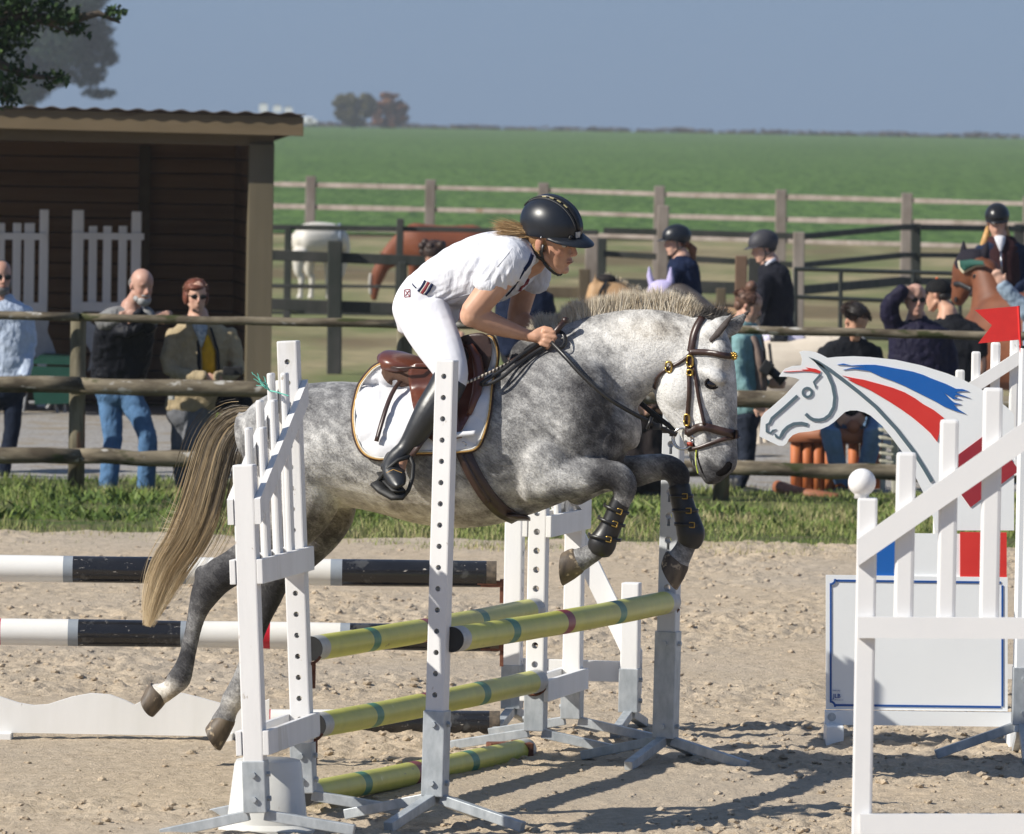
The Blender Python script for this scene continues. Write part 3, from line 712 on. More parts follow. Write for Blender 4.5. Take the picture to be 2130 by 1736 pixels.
HD = [(160, 712), (180, 682), (215, 655), (300, 580), (385, 488), (360, 478), (320, 470), (265, 470), (278, 450), (300, 425), (345, 408), (395, 405), (400, 370), (393, 345), (383, 326), (410, 319), (440, 320), (480, 327), (515, 342), (550, 361), (600, 355), (700, 351), (800, 356), (950, 372), (1100, 405), (1250, 452), (1350, 492), (1440, 538), (1530, 595), (1600, 650), (1640, 690),
      (1640, 1370), (1175, 1370), (1168, 1300), (1150, 1240), (1110, 1150), (1060, 1050), (1000, 930), (930, 835), (870, 760), (800, 698), (765, 680), (720, 668), (680, 668), (650, 678), (625, 700), (590, 733), (555, 758), (510, 778), (450, 790), (380, 798), (345, 812), (322, 835), (308, 862), (290, 875), (262, 874), (215, 852), (150, 820)]
part('horse_head_panel', dpl(HD, 0, .02), M['board'], T)
mk = 0
def mark(pts, m, nm='painted_mark'): part(nm, dpl(pts, .004, .005), M[m], T)
mark([(605, 400), (640, 393), (690, 404), (770, 400), (830, 401), (880, 409), (960, 424), (1000, 431), (1050, 441), (1110, 460), (1150, 478), (1200, 497), (1240, 512), (1300, 541), (1340, 543), (1376, 556), (1325, 556), (1300, 562), (1330, 575), (1384, 596), (1300, 577), (1290, 590), (1333, 604), (1280, 600), (1231, 565), (1262, 600), (1292, 622), (1331, 632), (1290, 635), (1305, 655), (1360, 689), (1300, 672), (1230, 645), (1180, 615), (1110, 580), (1050, 550), (990, 520), (930, 495), (860, 470), (790, 437), (700, 425), (640, 430), (690, 418), (770, 414), (700, 407)], 'bblue')
mark([(633, 464), (700, 478), (760, 488), (860, 515), (930, 535), (1000, 562), (1060, 596), (1110, 632), (1170, 665), (1215, 700), (1230, 712), (1205, 790), (1190, 852), (1150, 800), (1100, 755), (1040, 705), (970, 655), (900, 610), (850, 580), (790, 545), (700, 505), (665, 485), (700, 492), (655, 472)], 'bred')
mark([(288, 441), (330, 443), (400, 438), (450, 440), (503, 452), (508, 438), (480, 425), (420, 416), (440, 428), (395, 428), (430, 434), (380, 436)], 'bred')
def stroke(pts, w):
    n = len(pts); A = []; B = []
    for i, p in enumerate(pts):
        a = np.array(pts[max(i - 1, 0)], float); b = np.array(pts[min(i + 1, n - 1)], float); d = (b - a) / np.linalg.norm(b - a); q = np.array([-d[1], d[0]]) * (w if np.isscalar(w) else w[i]) / 2
        A.append(tuple(np.array(p) + q)); B.append(tuple(np.array(p) - q))
    return A + B[::-1]
mark(stroke([(438, 355), (490, 385), (560, 430), (640, 490), (730, 560), (830, 645), (950, 775), (1050, 905), (1110, 1000), (1160, 1085)], [1, 20, 22, 22, 22, 22, 22, 22, 22, 22]), 'bgrey')
mark(stroke([(455, 362), (510, 410), (550, 455), (578, 520), (591, 590), (585, 650), (560, 695), (530, 718), (500, 725), (465, 722), (440, 708), (420, 688)], [1, 22, 22, 20, 20, 20, 20, 20, 20, 20, 20, 20]), 'bgrey')
mark([(500, 456), (514, 462), (470, 508), (484, 520), (478, 540), (462, 500)], 'bgrey')
ring = [(430 + 26 * math.cos(a), 563 + 26 * math.sin(a)) for a in np.linspace(0, 6.283, 25)]; mark(stroke(ring, 15), 'bgrey')
mark(stroke([(372, 582), (300, 648), (222, 715), (208, 745), (192, 750), (192, 792), (215, 800), (228, 785), (248, 778)], [18, 18, 18, 15, 13, 13, 13, 10, 3]), 'bgrey')
mark(stroke([(432, 752), (395, 743), (350, 747), (315, 765), (290, 790), (280, 810), (268, 828), (248, 822), (240, 805)], [20, 20, 20, 20, 20, 20, 16, 13, 8]), 'bgrey')
mark([(1505, 785), (1670, 1020), (1385, 1235), (1215, 1000)], 'bdred', 'diamond_panel')
# tricolour strip and the lower bordered panel
def drect(u0, v0, u1, v1, off, th=.01, sk=.012):
    "near-rectangular piece whose top edge drops to the right as in the picture (roll)"
    return prism([D.at(u, v + (u - 1900) * sk, off) for u, v in ((u0, v0), (u1, v0), (u1, v1), (u0, v1))], np.array([0, th, 0]))
part('blue_panel', drect(1798, 1110, 1898, 1199, .0, .012), M['bblue'], T); part('white_panel', drect(1898.2, 1110, 1997, 1199, .0, .012), M['board'], T); part('red_panel', drect(1997.2, 1106, 2094, 1199, .006, .012), M['bred'], T)
part('lower_panel', drect(1718, 1199, 2096, 1478, .012, .02), M['board'], T)
M['bborder'] = pm_('blue_border', (.018, .085, .30), (.02, .09, .33), 6, .4)
bd = []
for (u0, v0, u1, v1) in ((1736, 1208, 2082, 1212.5), (1736, 1467, 2082, 1471.5), (1726, 1216, 1730, 1463), (2083, 1216, 2087, 1468)): bd.append(drect(u0, v0, u1, v1, .015, .004))
for (cu_, cv_, a0) in ((1727, 1208, 0.0), (1727, 1472, -1.57)):
    pts_ = [D.at(cu_ + 10 * math.cos(a0 + q), cv_ + 10 * math.sin(a0 + q) + (cu_ - 1900) * .012, .016) for q in np.linspace(-.1, 1.67, 8)]; bd.append(ribbon(pts_, 4.2 / S(YD), (0, -1, 0), .004))
part('blue_border', join(bd), M['bborder'], T)
def text_mesh(s, p, size, mat, name, parent, bold=False, th=.001):
    c = bpy.data.curves.new('tx', 'FONT'); c.body = s; c.size = size; c.extrude = th; c.resolution_u = 3
    if bold: c.offset = size * .02
    ob = bpy.data.objects.new('tx', c); COL.objects.link(ob); dg = bpy.context.evaluated_depsgraph_get(); dg.update()
    me = bpy.data.meshes.new_from_object(ob.evaluated_get(dg)); bpy.data.objects.remove(ob)
    me.transform(Matrix.Translation(Vector([float(x) for x in p])) @ Matrix.Rotation(math.pi / 2, 4, 'X')); me.materials.clear(); me.materials.append(mat)
    return part(name, None, None, parent, me=me)
p = D.at(1733, 1452, .018); text_mesh('JLB', p, .024, M['bborder'], 'lettering', T, True)
p = D.at(1732, 1438, .018); text_mesh('Realised p', p, .008, M['bborder'], 'lettering', T)
p = D.at(1730, 1457, .018); text_mesh('www.jlb-horses.com', p, .006, M['bborder'], 'lettering', T)
part('frame_rail', drect(1716, 1481, 2165, 1510, .03, .045), M['board'], T); part('corner_plate', drect(1716, 1482, 1744, 1509, .036, .007), M['board'], T)
b_ = D.at(1730, 1492, .036); part('bolt', join([tube([b_, b_ - np.array([0, .012, 0])], .013, 6), tube([b_, b_ - np.array([0, .004, 0])], .018, 16)]), M['galv'], T)
for (ua, va) in ((1734, 1551), (2112, 1557)):
    b = D.at(ua, va, .02); part('foot', obox(b + np.array([0, .02, .04]), (.037, 0, 0), (0, .16, 0), (0, 0, .052), .006), M['board'], T)
    part('bracket', obox(b + np.array([0, .02, .105]), (.036, 0, 0), (0, .02, 0), (0, 0, .02), .002), M['board'], T)
# ------------------------------------------------------------------ upright with the red flag, wing behind it
ST = Gy(2128, 32.9)
t = thing('jump_stand', ST, 'smooth white upright with slate grey side, below the red flag', 'jump stand', 'single uprights of the jump')
part('post', obox(ST + Z3 * .93, (.0385, .004, 0), (-.004, .0385, 0), Z3 * .80, .003), M['board'], t); part('side_rail', obox(ST + np.array([.046, 0, .93]), (.0065, 0, 0), (0, .037, 0), Z3 * .79, .002), M['frame_alu'], t)
part('top_cap', obox(ST + Z3 * 1.735, (.039, .004, 0), (-.004, .039, 0), Z3 * .004), M['rubber'], t); foot(ST, np.array([0, 1., 0]), np.array([1., 0, 0]), t, .09, .4, .36)
YF = 32.9; FD = Pl(2080, YF, 0); fc = lambda x, y: (x * .2249 + 1948.8, y * .2249 + 584.6)
M['flag'] = pm_('red_plastic_flag', (.72, .035, .03), (.66, .03, .028), 20, .45, .1, 60, .001, extra=[((.80, .35, .30), 45, .73, (1, 1, 1))])
t = thing('red_flag', FD.at(*fc(795, 750)), 'red swallow-tailed plastic flag on a thin stick on top of the upright', 'flag')
part('flag_sheet', prism([FD.at(*fc(*q)) for q in ((350, 270), (755, 234), (768, 545), (382, 580), (510, 412))], (0, .004, 0)), M['flag'], t)
part('flag_stick', tube([FD.at(*fc(755, 232)), FD.at(*fc(770, 545)), FD.at(*fc(790, 760))], .0055, 8), M['flag'], t)
# wing behind the show board (pickets rising to the right)
E1 = Gy(1930, 35.6); E2 = Gy(2160, 35.6)
def pickwing(pl, pickets, slant, rails, posts, mat, label, loc, ballp=None, th=.022, group=WG, pwid=None, boff=.0):
    t = thing('jump_wing', loc, label, 'jump wing', group); boff = posts[0][4] / 2 + .002
    for (u0, u1, vt, vb) in pickets:
        part('picket', obox((pl.at((u0 + u1) / 2, vt) + pl.at((u0 + u1) / 2, vb)) / 2 + pl.n * (boff - .014), pl.x * (u1 - u0) / 2 / pl.s, pl.n * .013, Z3 * (vb - vt) / 2 / pl.s, .012), mat, t)
    for (u0, u1, vt, vb, w) in posts:
        part('post', obox((pl.at((u0 + u1) / 2, vt) + pl.at((u0 + u1) / 2, vb)) / 2, pl.x * (u1 - u0) / 2 / pl.s, pl.n * w / 2, Z3 * (vb - vt) / 2 / pl.s, .007), mat, t)
    for q in slant: part('slanted_board', prism([pl.at(u, v, boff) for u, v in q], pl.n * th), mat, t)
    for q in rails: part('rail', prism([pl.at(u, v, boff) for u, v in q], pl.n * th), mat, t)
    if ballp:
        u, v, r = ballp; c = pl.at(u, v); rr = r / pl.s
        part('ball_finial', lathe(c - Z3 * rr * 1.15, [(rr * .55, 0)] + [(rr * max(.02, math.sin(q)), rr * 1.15 - rr * math.cos(q)) for q in np.linspace(.55, 3.14, 16)], 28), mat, t, smooth=True)
    return t
EW = Pl(2040, 35.6, 0)
pickwing(EW, [(1985, 2004, 769, 990), (2018, 2037, 731, 990), (2058, 2078, 712, 990), (2098, 2118, 672, 990), (2140, 2160, 640, 990)], [[(1960, 832), (2180, 690), (2180, 720), (1960, 862)]],
         [[(1950, 955), (2190, 958), (2190, 990), (1950, 987)], [(1950, 1380), (2190, 1384), (2190, 1414), (1950, 1410)]], [(1940, 1966, 850, 1480, .07), (2176, 2204, 600, 1480, .07)], M['white_far'],
         'white picket wing rising to the right, behind the horse-head board', GD(2060, 35.6))
# blurred foreground wing with ball
GW = Pl(1900, 24.4, -4)
M['white_near'] = pm_('white_wing_near', (.80, .79, .78), (.77, .765, .76), 5, .4, .05, 30, .002, extra=[((.55, .5, .47), 26, .75, (1, 1, 1))])
bt = 2120
gw = pickwing(GW, [(1862, 1903, 940, 1302), (1952, 1991, 872, 1302), (2041, 2082, 806, 1302), (2131, 2173, 745, 1302), (2221, 2262, 690, 1302)],
         [[(1784, 1122), (2330, 736), (2330, 800), (1784, 1178)]], [[(1784, 1283), (2340, 1286), (2340, 1330), (1784, 1327)], [(1790, 1693), (2345, 1693), (2345, 1737), (1790, 1735)]],
         [(1776, 1817, 1034, 1960, .075), (2300, 2341, 620, 1960, .075)], M['white_near'], 'large white picket wing with a round ball finial, closest to the camera', GD(1796, 24.4), (1793, 1004, 29))
cc = GD(1797, 24.4) + np.array([.0, 0, 0])
for q in (1797, 2321):
    c_ = GW.at(q, 1960); c_[2] = 0; foot(c_, GW.x * 1.0, np.array([GW.x[1], -GW.x[0], 0]), gw, .066, .2, .36, ((0, 1), (0, -1)), zb=.10)
# ================================================================== THE GREY HORSE
from mathutils.bvhtree import BVHTree
HP = Pl(950, 31.7, -16)
def side_bvh(me): return BVHTree.FromPolygons([v.co[:] for v in me.vertices], [p.vertices[:] for p in me.polygons])
def cast(bvh, pl, u, v, side):
    d = nrm(ray(u, v)); c = pl.at(u, v, 0.0)
    if side > 0: return bvh.ray_cast(Vector(c - d * 3), Vector(d))
    return bvh.ray_cast(Vector(c + d * 3), Vector(-d))
def on_skin(bvh, pl, u, v, lift=.004, side=1, fallback=0.0):
    "point on the skin seen at (u,v) from side +1 (near) or -1 (far), lifted off along the normal"
    loc, nor, idx, dist = cast(bvh, pl, u, v, side)
    if loc is None:
        if fallback is None: return None, None
        return pl.at(u, v, side * fallback), pl.n * side
    nor = np.array(nor)
    if np.dot(nor, pl.n * side) < 0: nor = -nor
    return np.array(loc) + nor * lift, nor
def skin_off(bvh, pl, u, v, side, fallback):
    loc = cast(bvh, pl, u, v, side)[0]
    return fallback if loc is None else side * float(np.dot(np.array(loc) - pl.o, pl.n))
def strap_on(bvh, pl, pts, w, lift=.005, th=.005, side=1, dens=4, fallback=0.0, ww=None):
    rows = spl([tuple(p) + (0,) * 5 for p in pts], dens); W = []; N = []
    for r in rows:
        p, n = on_skin(bvh, pl, r[0], r[1], lift, side, fallback); W.append(p); N.append(n)
    W2 = [W[0]] + [(W[i - 1] + 2 * W[i] + W[i + 1]) / 4 for i in range(1, len(W) - 1)] + [W[-1]]
    return ribbon(W2, w, N, th)
def patch(bvh, pl, outline, step=9, lift=.008, th=.010, side=1, puff=None, fallback=.12, smooth_off=2):
    "cloth or leather panel lying on the skin, cut to an outline given in pixels"
    bm = bmesh.new(); vs = [bm.verts.new((u, v, 0)) for u, v in outline]; bm.faces.new(vs)
    us = [p[0] for p in outline]; vv = [p[1] for p in outline]
    for x in np.arange(min(us) + step, max(us), step): bmesh.ops.bisect_plane(bm, geom=bm.verts[:] + bm.edges[:] + bm.faces[:], plane_co=(x, 0, 0), plane_no=(1, 0, 0))
    for y in np.arange(min(vv) + step, max(vv), step): bmesh.ops.bisect_plane(bm, geom=bm.verts[:] + bm.edges[:] + bm.faces[:], plane_co=(0, y, 0), plane_no=(0, 1, 0))
    bmesh.ops.triangulate(bm, faces=bm.faces[:]); bm.verts.ensure_lookup_table()
    uv = [(v.co.x, v.co.y) for v in bm.verts]; nb = [[e.other_vert(v).index for e in v.link_edges] for v in bm.verts]
    bd = [v.is_boundary for v in bm.verts]; edges = [(e.verts[0].index, e.verts[1].index) for e in bm.edges if e.is_boundary]
    fc = [tuple(v.index for v in f.verts) for f in bm.faces]; bm.free()
    off = []
    for u, v in uv:
        off.append(skin_off(bvh, pl, u, v, side, fallback))
    off = np.array(off)
    for _ in range(smooth_off): off = np.array([.5 * off[i] + .5 * np.mean(off[nb[i]]) for i in range(len(off))])
    P0 = []; P1 = []
    for i, (u, v) in enumerate(uv):
        z = puff(u, v) if puff else 0.0
        if bd[i]: z *= .2
        P0.append(pl.at(u, v, side * (off[i] + lift - .01))); P1.append(pl.at(u, v, side * (off[i] + lift + th + z)))
    n = len(uv); F_ = [tuple(q) for q in fc] + [tuple(i + n for i in q[::-1]) for q in fc] + [(a, b, b + n, a + n) for a, b in edges]
    return (np.array(P0 + P1), F_), uv, off
def hairs(roots, tips, bend, w, r, seg=3, tone=None):
    "thin tapering strands; arrays n x 3"
    n = len(roots); d = tips - roots; side = np.cross(d, r.normal(0, 1, (n, 3))); side /= np.linalg.norm(side, axis=1)[:, None] + 1e-9
    V = np.zeros((n, seg * 2 + 1, 3))
    for i in range(seg):
        t = i / seg; c = roots + d * t + bend * (t * t); ww = w * (1 - t * .55)
        V[:, 2 * i] = c - side * ww[:, None] / 2; V[:, 2 * i + 1] = c + side * ww[:, None] / 2
    V[:, -1] = tips + bend; T = []
    b = (np.arange(n) * (seg * 2 + 1))[:, None]
    for i in range(seg - 1):
        T.append(b + np.array([[2 * i, 2 * i + 1, 2 * i + 3]])); T.append(b + np.array([[2 * i, 2 * i + 3, 2 * i + 2]]))
    T.append(b + np.array([[2 * seg - 2, 2 * seg - 1, 2 * seg]]))
    return V.reshape(-1, 3), np.concatenate(T).astype(int)
def hair_obj(name, VT, mat, parent, tone=None, nper=7, label=None):
    V, T = VT; o = fast_mesh(name, V - np.array(abs_loc(parent)), T, mat, False); del o['kind']; o.parent = parent
    if tone is not None: set_attr(o.data, 'tone', np.repeat(tone, nper))
    if label: o['label'] = label
    return o

torso = [(512, 858, 516, 962, .10), (540, 832, 545, 1030, .19), (590, 808, 590, 1070, .255), (650, 797, 655, 1072, .285), (715, 794, 715, 1056, .29), (790, 800, 790, 1068, .295), (880, 806, 880, 1092, .31), (960, 800, 960, 1099, .31),
         (1030, 770, 1030, 1092, .28), (1090, 738, 1095, 1074, .25), (1150, 712, 1160, 1050, .235), (1205, 715, 1225, 1020, .22), (1250, 745, 1275, 985, .19), (1280, 800, 1303, 940, .13)]
neck = [(1090, 735, 1200, 1010, .17, 0, 1.1), (1130, 700, 1250, 960, .15, 0, 1.1), (1180, 672, 1290, 915, .125, 0, 1.15), (1240, 652, 1312, 870, .10, 0, 1.2), (1310, 640, 1338, 832, .085, 0, 1.2), (1375, 640, 1364, 808, .075, 0, 1.2), (1430, 651, 1392, 790, .068, 0, 1.1), (1475, 665, 1420, 780, .065, 0, 1.0)]
head = [(1462, 655, 1405, 745, .055), (1496, 668, 1375, 772, .070), (1516, 705, 1362, 806, .088, .0, .62), (1526, 748, 1364, 832, .098, 0, .58), (1531, 795, 1376, 858, .095, 0, .58), (1533, 840, 1394, 882, .076, 0, .62), (1533, 885, 1412, 902, .062, 0, .75),
        (1533, 925, 1428, 934, .054, 0, .9), (1534, 955, 1438, 963, .056, 0, .9), (1528, 978, 1450, 984, .054, 0, .9), (1508, 993, 1464, 998, .044)]
LF = []
LF.append(pls(HP, torso, 28, 2.15, 3)); LF.append(pls(HP, neck, 24, 2.0, 3)); LF.append(pls(HP, head, 24, 2.3, 3))
def blob(u, v, ru, rv, off, w, rot=0.0, pl=HP):
    c = pl.at(u, v, off); a = R_(rot); x = pl.x * math.cos(a) + Z3 * math.sin(a); z = -pl.x * math.sin(a) + Z3 * math.cos(a)
    return ell(c, x * ru / pl.s, pl.n * w, z * rv / pl.s, 20, 12)
for sd in (1, -1):
    LF += [blob(1190, 880, 80, 135, sd * .125, .105, -18), blob(1250, 905, 50, 70, sd * .085, .09, 0), blob(1135, 965, 75, 80, sd * .145, .11), blob(625, 945, 92, 118, sd * .165, .125, 12), blob(560, 930, 48, 95, sd * .10, .12, 0),
           blob(1098, 745, 40, 40, 0, .06), blob(1418, 805, 44, 50, sd * .038, .052), blob(1484, 782, 30, 15, sd * .075, .030, -25), blob(1462, 870, 10, 52, sd * .055, .022, 12), blob(1497, 962, 22, 26, sd * .034, .030), blob(1500, 735, 22, 40, sd * .045, .045, 10)]
near_fore = [(1110, 990, 62, .15), (1160, 996, 50, .17), (1215, 993, 40, .175), (1258, 987, 31, .17), (1284, 993, 31, .165), (1299, 1013, 27, .16), (1295, 1040, 20, .155), (1282, 1068, 16, .15), (1268, 1100, 16, .15), (1256, 1128, 20, .15), (1240, 1146, 20, .15), (1222, 1157, 22, .15), (1201, 1167, 26, .15), (1188, 1173, 26, .15)]
far_fore = [(1190, 1000, 55, -.14), (1250, 985, 42, -.15), (1310, 983, 35, -.15), (1355, 974, 30, -.15), (1390, 973, 27, -.15), (1411, 990, 25, -.15), (1411, 1018, 19, -.15), (1416, 1050, 16, -.15), (1426, 1085, 16, -.15), (1434, 1115, 21, -.15), (1425, 1140, 21, -.15), (1416, 1156, 23, -.15), (1406, 1173, 27, -.15), (1398, 1188, 26, -.15)]
near_hind = [(625, 985, 98, .12), (625, 1050, 76, .14), (590, 1105, 55, .14), (540, 1145, 44, .14), (490, 1178, 37, .14), (450, 1203, 37, .14), (428, 1235, 31, .14), (412, 1272, 21, .14), (402, 1310, 17, .14), (392, 1355, 17, .14), (383, 1388, 20, .14), (372, 1413, 25, .14), (357, 1431, 20, .14), (342, 1441, 21, .14), (328, 1446, 25, .14), (316, 1455, 24, .14)]
far_hind = [(660, 1000, 85, -.12), (688, 1055, 55, -.14), (665, 1105, 48, -.14), (625, 1150, 42, -.14), (590, 1185, 36, -.14), (570, 1212, 32, -.14), (560, 1245, 26, -.14), (545, 1290, 18, -.14), (527, 1340, 17, -.14), (508, 1395, 17, -.14), (495, 1432, 21, -.14), (484, 1458, 24, -.14), (475, 1477, 20, -.14), (465, 1498, 24, -.14), (457, 1514, 23, -.14)]
for L_ in (near_fore, far_fore, near_hind, far_hind): LF.append(limb(HP, L_, 18, 3, .82))
LF += [blob(418, 1196, 15, 20, .14, .028), blob(560, 1200, 14, 18, -.14, .028)]     # points of hock
# ears
def ear(b0, b1, tip, off, w): 
    (u0, v0), (u1, v1), (ut, vt) = b0, b1, tip; rows = []
    for t_, k in ((0, .8), (.25, 1.05), (.5, .95), (.75, .6), (1.0, .12)):
        cu_, cv_ = (u0 + u1) / 2 * (1 - t_) + ut * t_, (v0 + v1) / 2 * (1 - t_) + vt * t_; rows.append((cu_ + (u0 - u1) / 2 * k, cv_ + (v0 - v1) / 2 * k, cu_ - (u0 - u1) / 2 * k, cv_ - (v0 - v1) / 2 * k, w * k, off))
    return pls(HP, rows, 12, 2.0)
LF += [ear((1458, 683), (1482, 714), (1524, 654), .065, .017), ear((1500, 680), (1522, 706), (1556, 650), -.065, .017)]
hbody = fuse(LF, .0085, 6, 'body')
HC = GD(950, 31.7); horse = thing('horse', HC, 'dapple grey horse leaping over the yellow poles with a rider in white', 'horse')
# coat pattern: fur colouring in large patches
co = vcos(hbody); d_ = co - np.array(HP.o); U = 950 + d_ @ HP.x * HP.s; Vv = np.array([0.0] * len(co)); lat = d_ @ HP.n
Vv = (868 - (co[:, 2] - CAMZ) * (F / co[:, 1]) * 1.0) - 596 + (U - 1065) * ROLL      # picture row of each vertex
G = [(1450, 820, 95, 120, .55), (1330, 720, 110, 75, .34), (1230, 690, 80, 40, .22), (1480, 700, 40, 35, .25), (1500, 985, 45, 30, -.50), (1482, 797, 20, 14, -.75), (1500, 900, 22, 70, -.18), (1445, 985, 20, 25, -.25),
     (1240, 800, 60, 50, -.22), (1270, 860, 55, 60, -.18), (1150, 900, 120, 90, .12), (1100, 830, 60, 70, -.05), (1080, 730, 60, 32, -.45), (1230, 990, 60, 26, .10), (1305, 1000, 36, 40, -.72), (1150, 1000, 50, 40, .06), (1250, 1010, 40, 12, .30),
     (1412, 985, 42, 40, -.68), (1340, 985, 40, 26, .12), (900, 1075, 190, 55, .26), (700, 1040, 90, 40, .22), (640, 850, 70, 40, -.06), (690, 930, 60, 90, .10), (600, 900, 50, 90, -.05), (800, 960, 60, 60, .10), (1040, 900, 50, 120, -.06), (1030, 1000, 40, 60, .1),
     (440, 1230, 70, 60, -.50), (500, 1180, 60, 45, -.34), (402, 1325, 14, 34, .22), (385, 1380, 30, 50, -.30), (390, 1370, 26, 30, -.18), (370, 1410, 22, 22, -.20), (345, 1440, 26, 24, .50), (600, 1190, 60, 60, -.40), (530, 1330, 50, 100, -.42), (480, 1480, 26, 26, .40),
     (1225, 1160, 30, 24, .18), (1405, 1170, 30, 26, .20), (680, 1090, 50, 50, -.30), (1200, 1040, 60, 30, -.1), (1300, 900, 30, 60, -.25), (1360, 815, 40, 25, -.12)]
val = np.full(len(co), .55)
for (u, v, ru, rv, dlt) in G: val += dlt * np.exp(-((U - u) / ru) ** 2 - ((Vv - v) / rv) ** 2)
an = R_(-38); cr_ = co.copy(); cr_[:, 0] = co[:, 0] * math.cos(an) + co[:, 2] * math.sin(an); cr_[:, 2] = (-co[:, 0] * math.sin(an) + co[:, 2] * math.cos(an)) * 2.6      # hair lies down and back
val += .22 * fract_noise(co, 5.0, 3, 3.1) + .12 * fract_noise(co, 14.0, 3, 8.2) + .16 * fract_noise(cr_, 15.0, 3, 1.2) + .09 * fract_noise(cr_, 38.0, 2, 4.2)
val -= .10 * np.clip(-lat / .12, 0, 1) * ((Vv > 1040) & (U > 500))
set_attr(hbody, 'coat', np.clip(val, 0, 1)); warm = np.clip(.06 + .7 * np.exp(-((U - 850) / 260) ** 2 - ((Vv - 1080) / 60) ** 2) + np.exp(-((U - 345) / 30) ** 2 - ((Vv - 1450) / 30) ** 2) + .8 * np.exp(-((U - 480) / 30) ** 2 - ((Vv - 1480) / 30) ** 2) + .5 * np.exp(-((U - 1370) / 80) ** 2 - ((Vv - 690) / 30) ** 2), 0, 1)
set_attr(hbody, 'warm', warm)
t = NT('grey_coat'); a = t.attr('coat'); 
def rn(scale, det):
    mp = t.n('ShaderNodeMapping', vector_type='TEXTURE'); mp.inputs['Rotation'].default_value = (0, R_(38), 0); mp.inputs['Scale'].default_value = (2.6, 1, 1); t.l(t.tc.outputs['Object'], mp.inputs[0])
    x = t.n('ShaderNodeTexNoise'); x.inputs['Scale'].default_value = scale; x.inputs['Detail'].default_value = det; x.inputs['Roughness'].default_value = .7; t.l(mp.outputs[0], x.inputs[0]); return x.outputs['Fac']
fine = rn(170, 3); mid = rn(60, 4)
vor = t.n('ShaderNodeTexVoronoi', feature='SMOOTH_F1'); vor.inputs['Scale'].default_value = 19; vor.inputs['Smoothness'].default_value = .8; t.l(t.tc.outputs['Object'], vor.inputs[0])
x = t.math('ADD', a, t.math('MULTIPLY', t.math('SUBTRACT', fine, .5), .62)); x = t.math('ADD', x, t.math('MULTIPLY', t.math('SUBTRACT', mid, .5), .42)); x = t.math('ADD', x, t.math('MULTIPLY', t.math('SUBTRACT', .42, vor.outputs['Distance']), .16))
cold = t.ramp(x, [(0.0, (.022, .022, .026)), (.28, (.075, .075, .080)), (.55, (.23, .23, .232)), (.78, (.47, .467, .46)), (1.0, (.74, .73, .71))])
wrm = t.ramp(x, [(0.0, (.035, .026, .018)), (.28, (.12, .095, .065)), (.55, (.30, .25, .185)), (.78, (.55, .48, .38)), (1.0, (.74, .69, .60))])
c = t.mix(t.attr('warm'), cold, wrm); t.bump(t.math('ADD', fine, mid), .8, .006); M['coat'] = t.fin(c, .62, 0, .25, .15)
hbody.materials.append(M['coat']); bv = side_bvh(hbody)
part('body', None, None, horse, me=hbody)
# eye, nostril, mouth
M['eye'] = pm_('dark_eye', (.010, .006, .005), (.02, .012, .01), 20, .08, spec=.8); M['nostril'] = pm_('nostril_dark', (.004, .003, .003), (.008, .007, .007), 60, .9, spec=.03); M['darkskin'] = pm_('dark_skin', (.016, .013, .013), (.032, .027, .027), 60, .7, spec=.12)
for sd in (1, -1):
    p, n = on_skin(bv, HP, 1480, 798, -.004, sd); nn = nrm(n * .7 + HP.x * .5); tt = nrm(np.cross(nn, Z3))
    part('eye', ell(p, tt * .026, nn * .015, Z3 * .018, 16, 10), M['eye'], horse, True)
    part('eyelid', tube([p + nn * .006 + tt * math.cos(q) * .030 + Z3 * (math.sin(q) * .021 + .001) for q in np.linspace(0, 6.283, 17)], .0042, 8, False), M['darkskin'], horse, True)
    p, n = on_skin(bv, HP, 1506, 977, -.004, sd); part('nostril', ell(p, nrm(HP.x * 1 + Z3 * .75) * .040, n * .014, nrm(-HP.x * .75 + Z3) * .021, 14, 8), M['nostril'], horse, True)
    part('mouth', strap_on(bv, HP, [(1437, 915), (1447, 935), (1453, 960), (1462, 985)], .008, -.001, .004, sd), M['darkskin'], horse)
p0, n0 = on_skin(bv, HP, 1452, 975, .004)
part('grass_blade', tube([on_skin(bv, HP, 1450, 930, .004)[0], on_skin(bv, HP, 1449, 950, .006)[0], HP.at(1448, 968, .06), HP.at(1452, 985, .06)], .003, 5), pm_('chewed_grass', (.45, .48, .06), (.35, .42, .05), 30, .5), horse)
M['ear_in'] = pm_('ear_dark', (.045, .035, .032), (.09, .075, .07), 50, .8)
er = [(1475, 706, 1479, 713, .004, .078), (1488, 689, 1497, 700, .006, .080), (1505, 669, 1513, 680, .006, .080), (1519, 656, 1523, 660, .003, .074)]
part('ear_inside', pls(HP, er, 10, 2.0), M['ear_in'], horse, True)
part('ear_inside', pls(HP, [(1548, 651, 1556, 655, .008, -.06), (1555, 648, 1558, 650, .004, -.06)], 10, 2.0), M['ear_in'], horse, True)
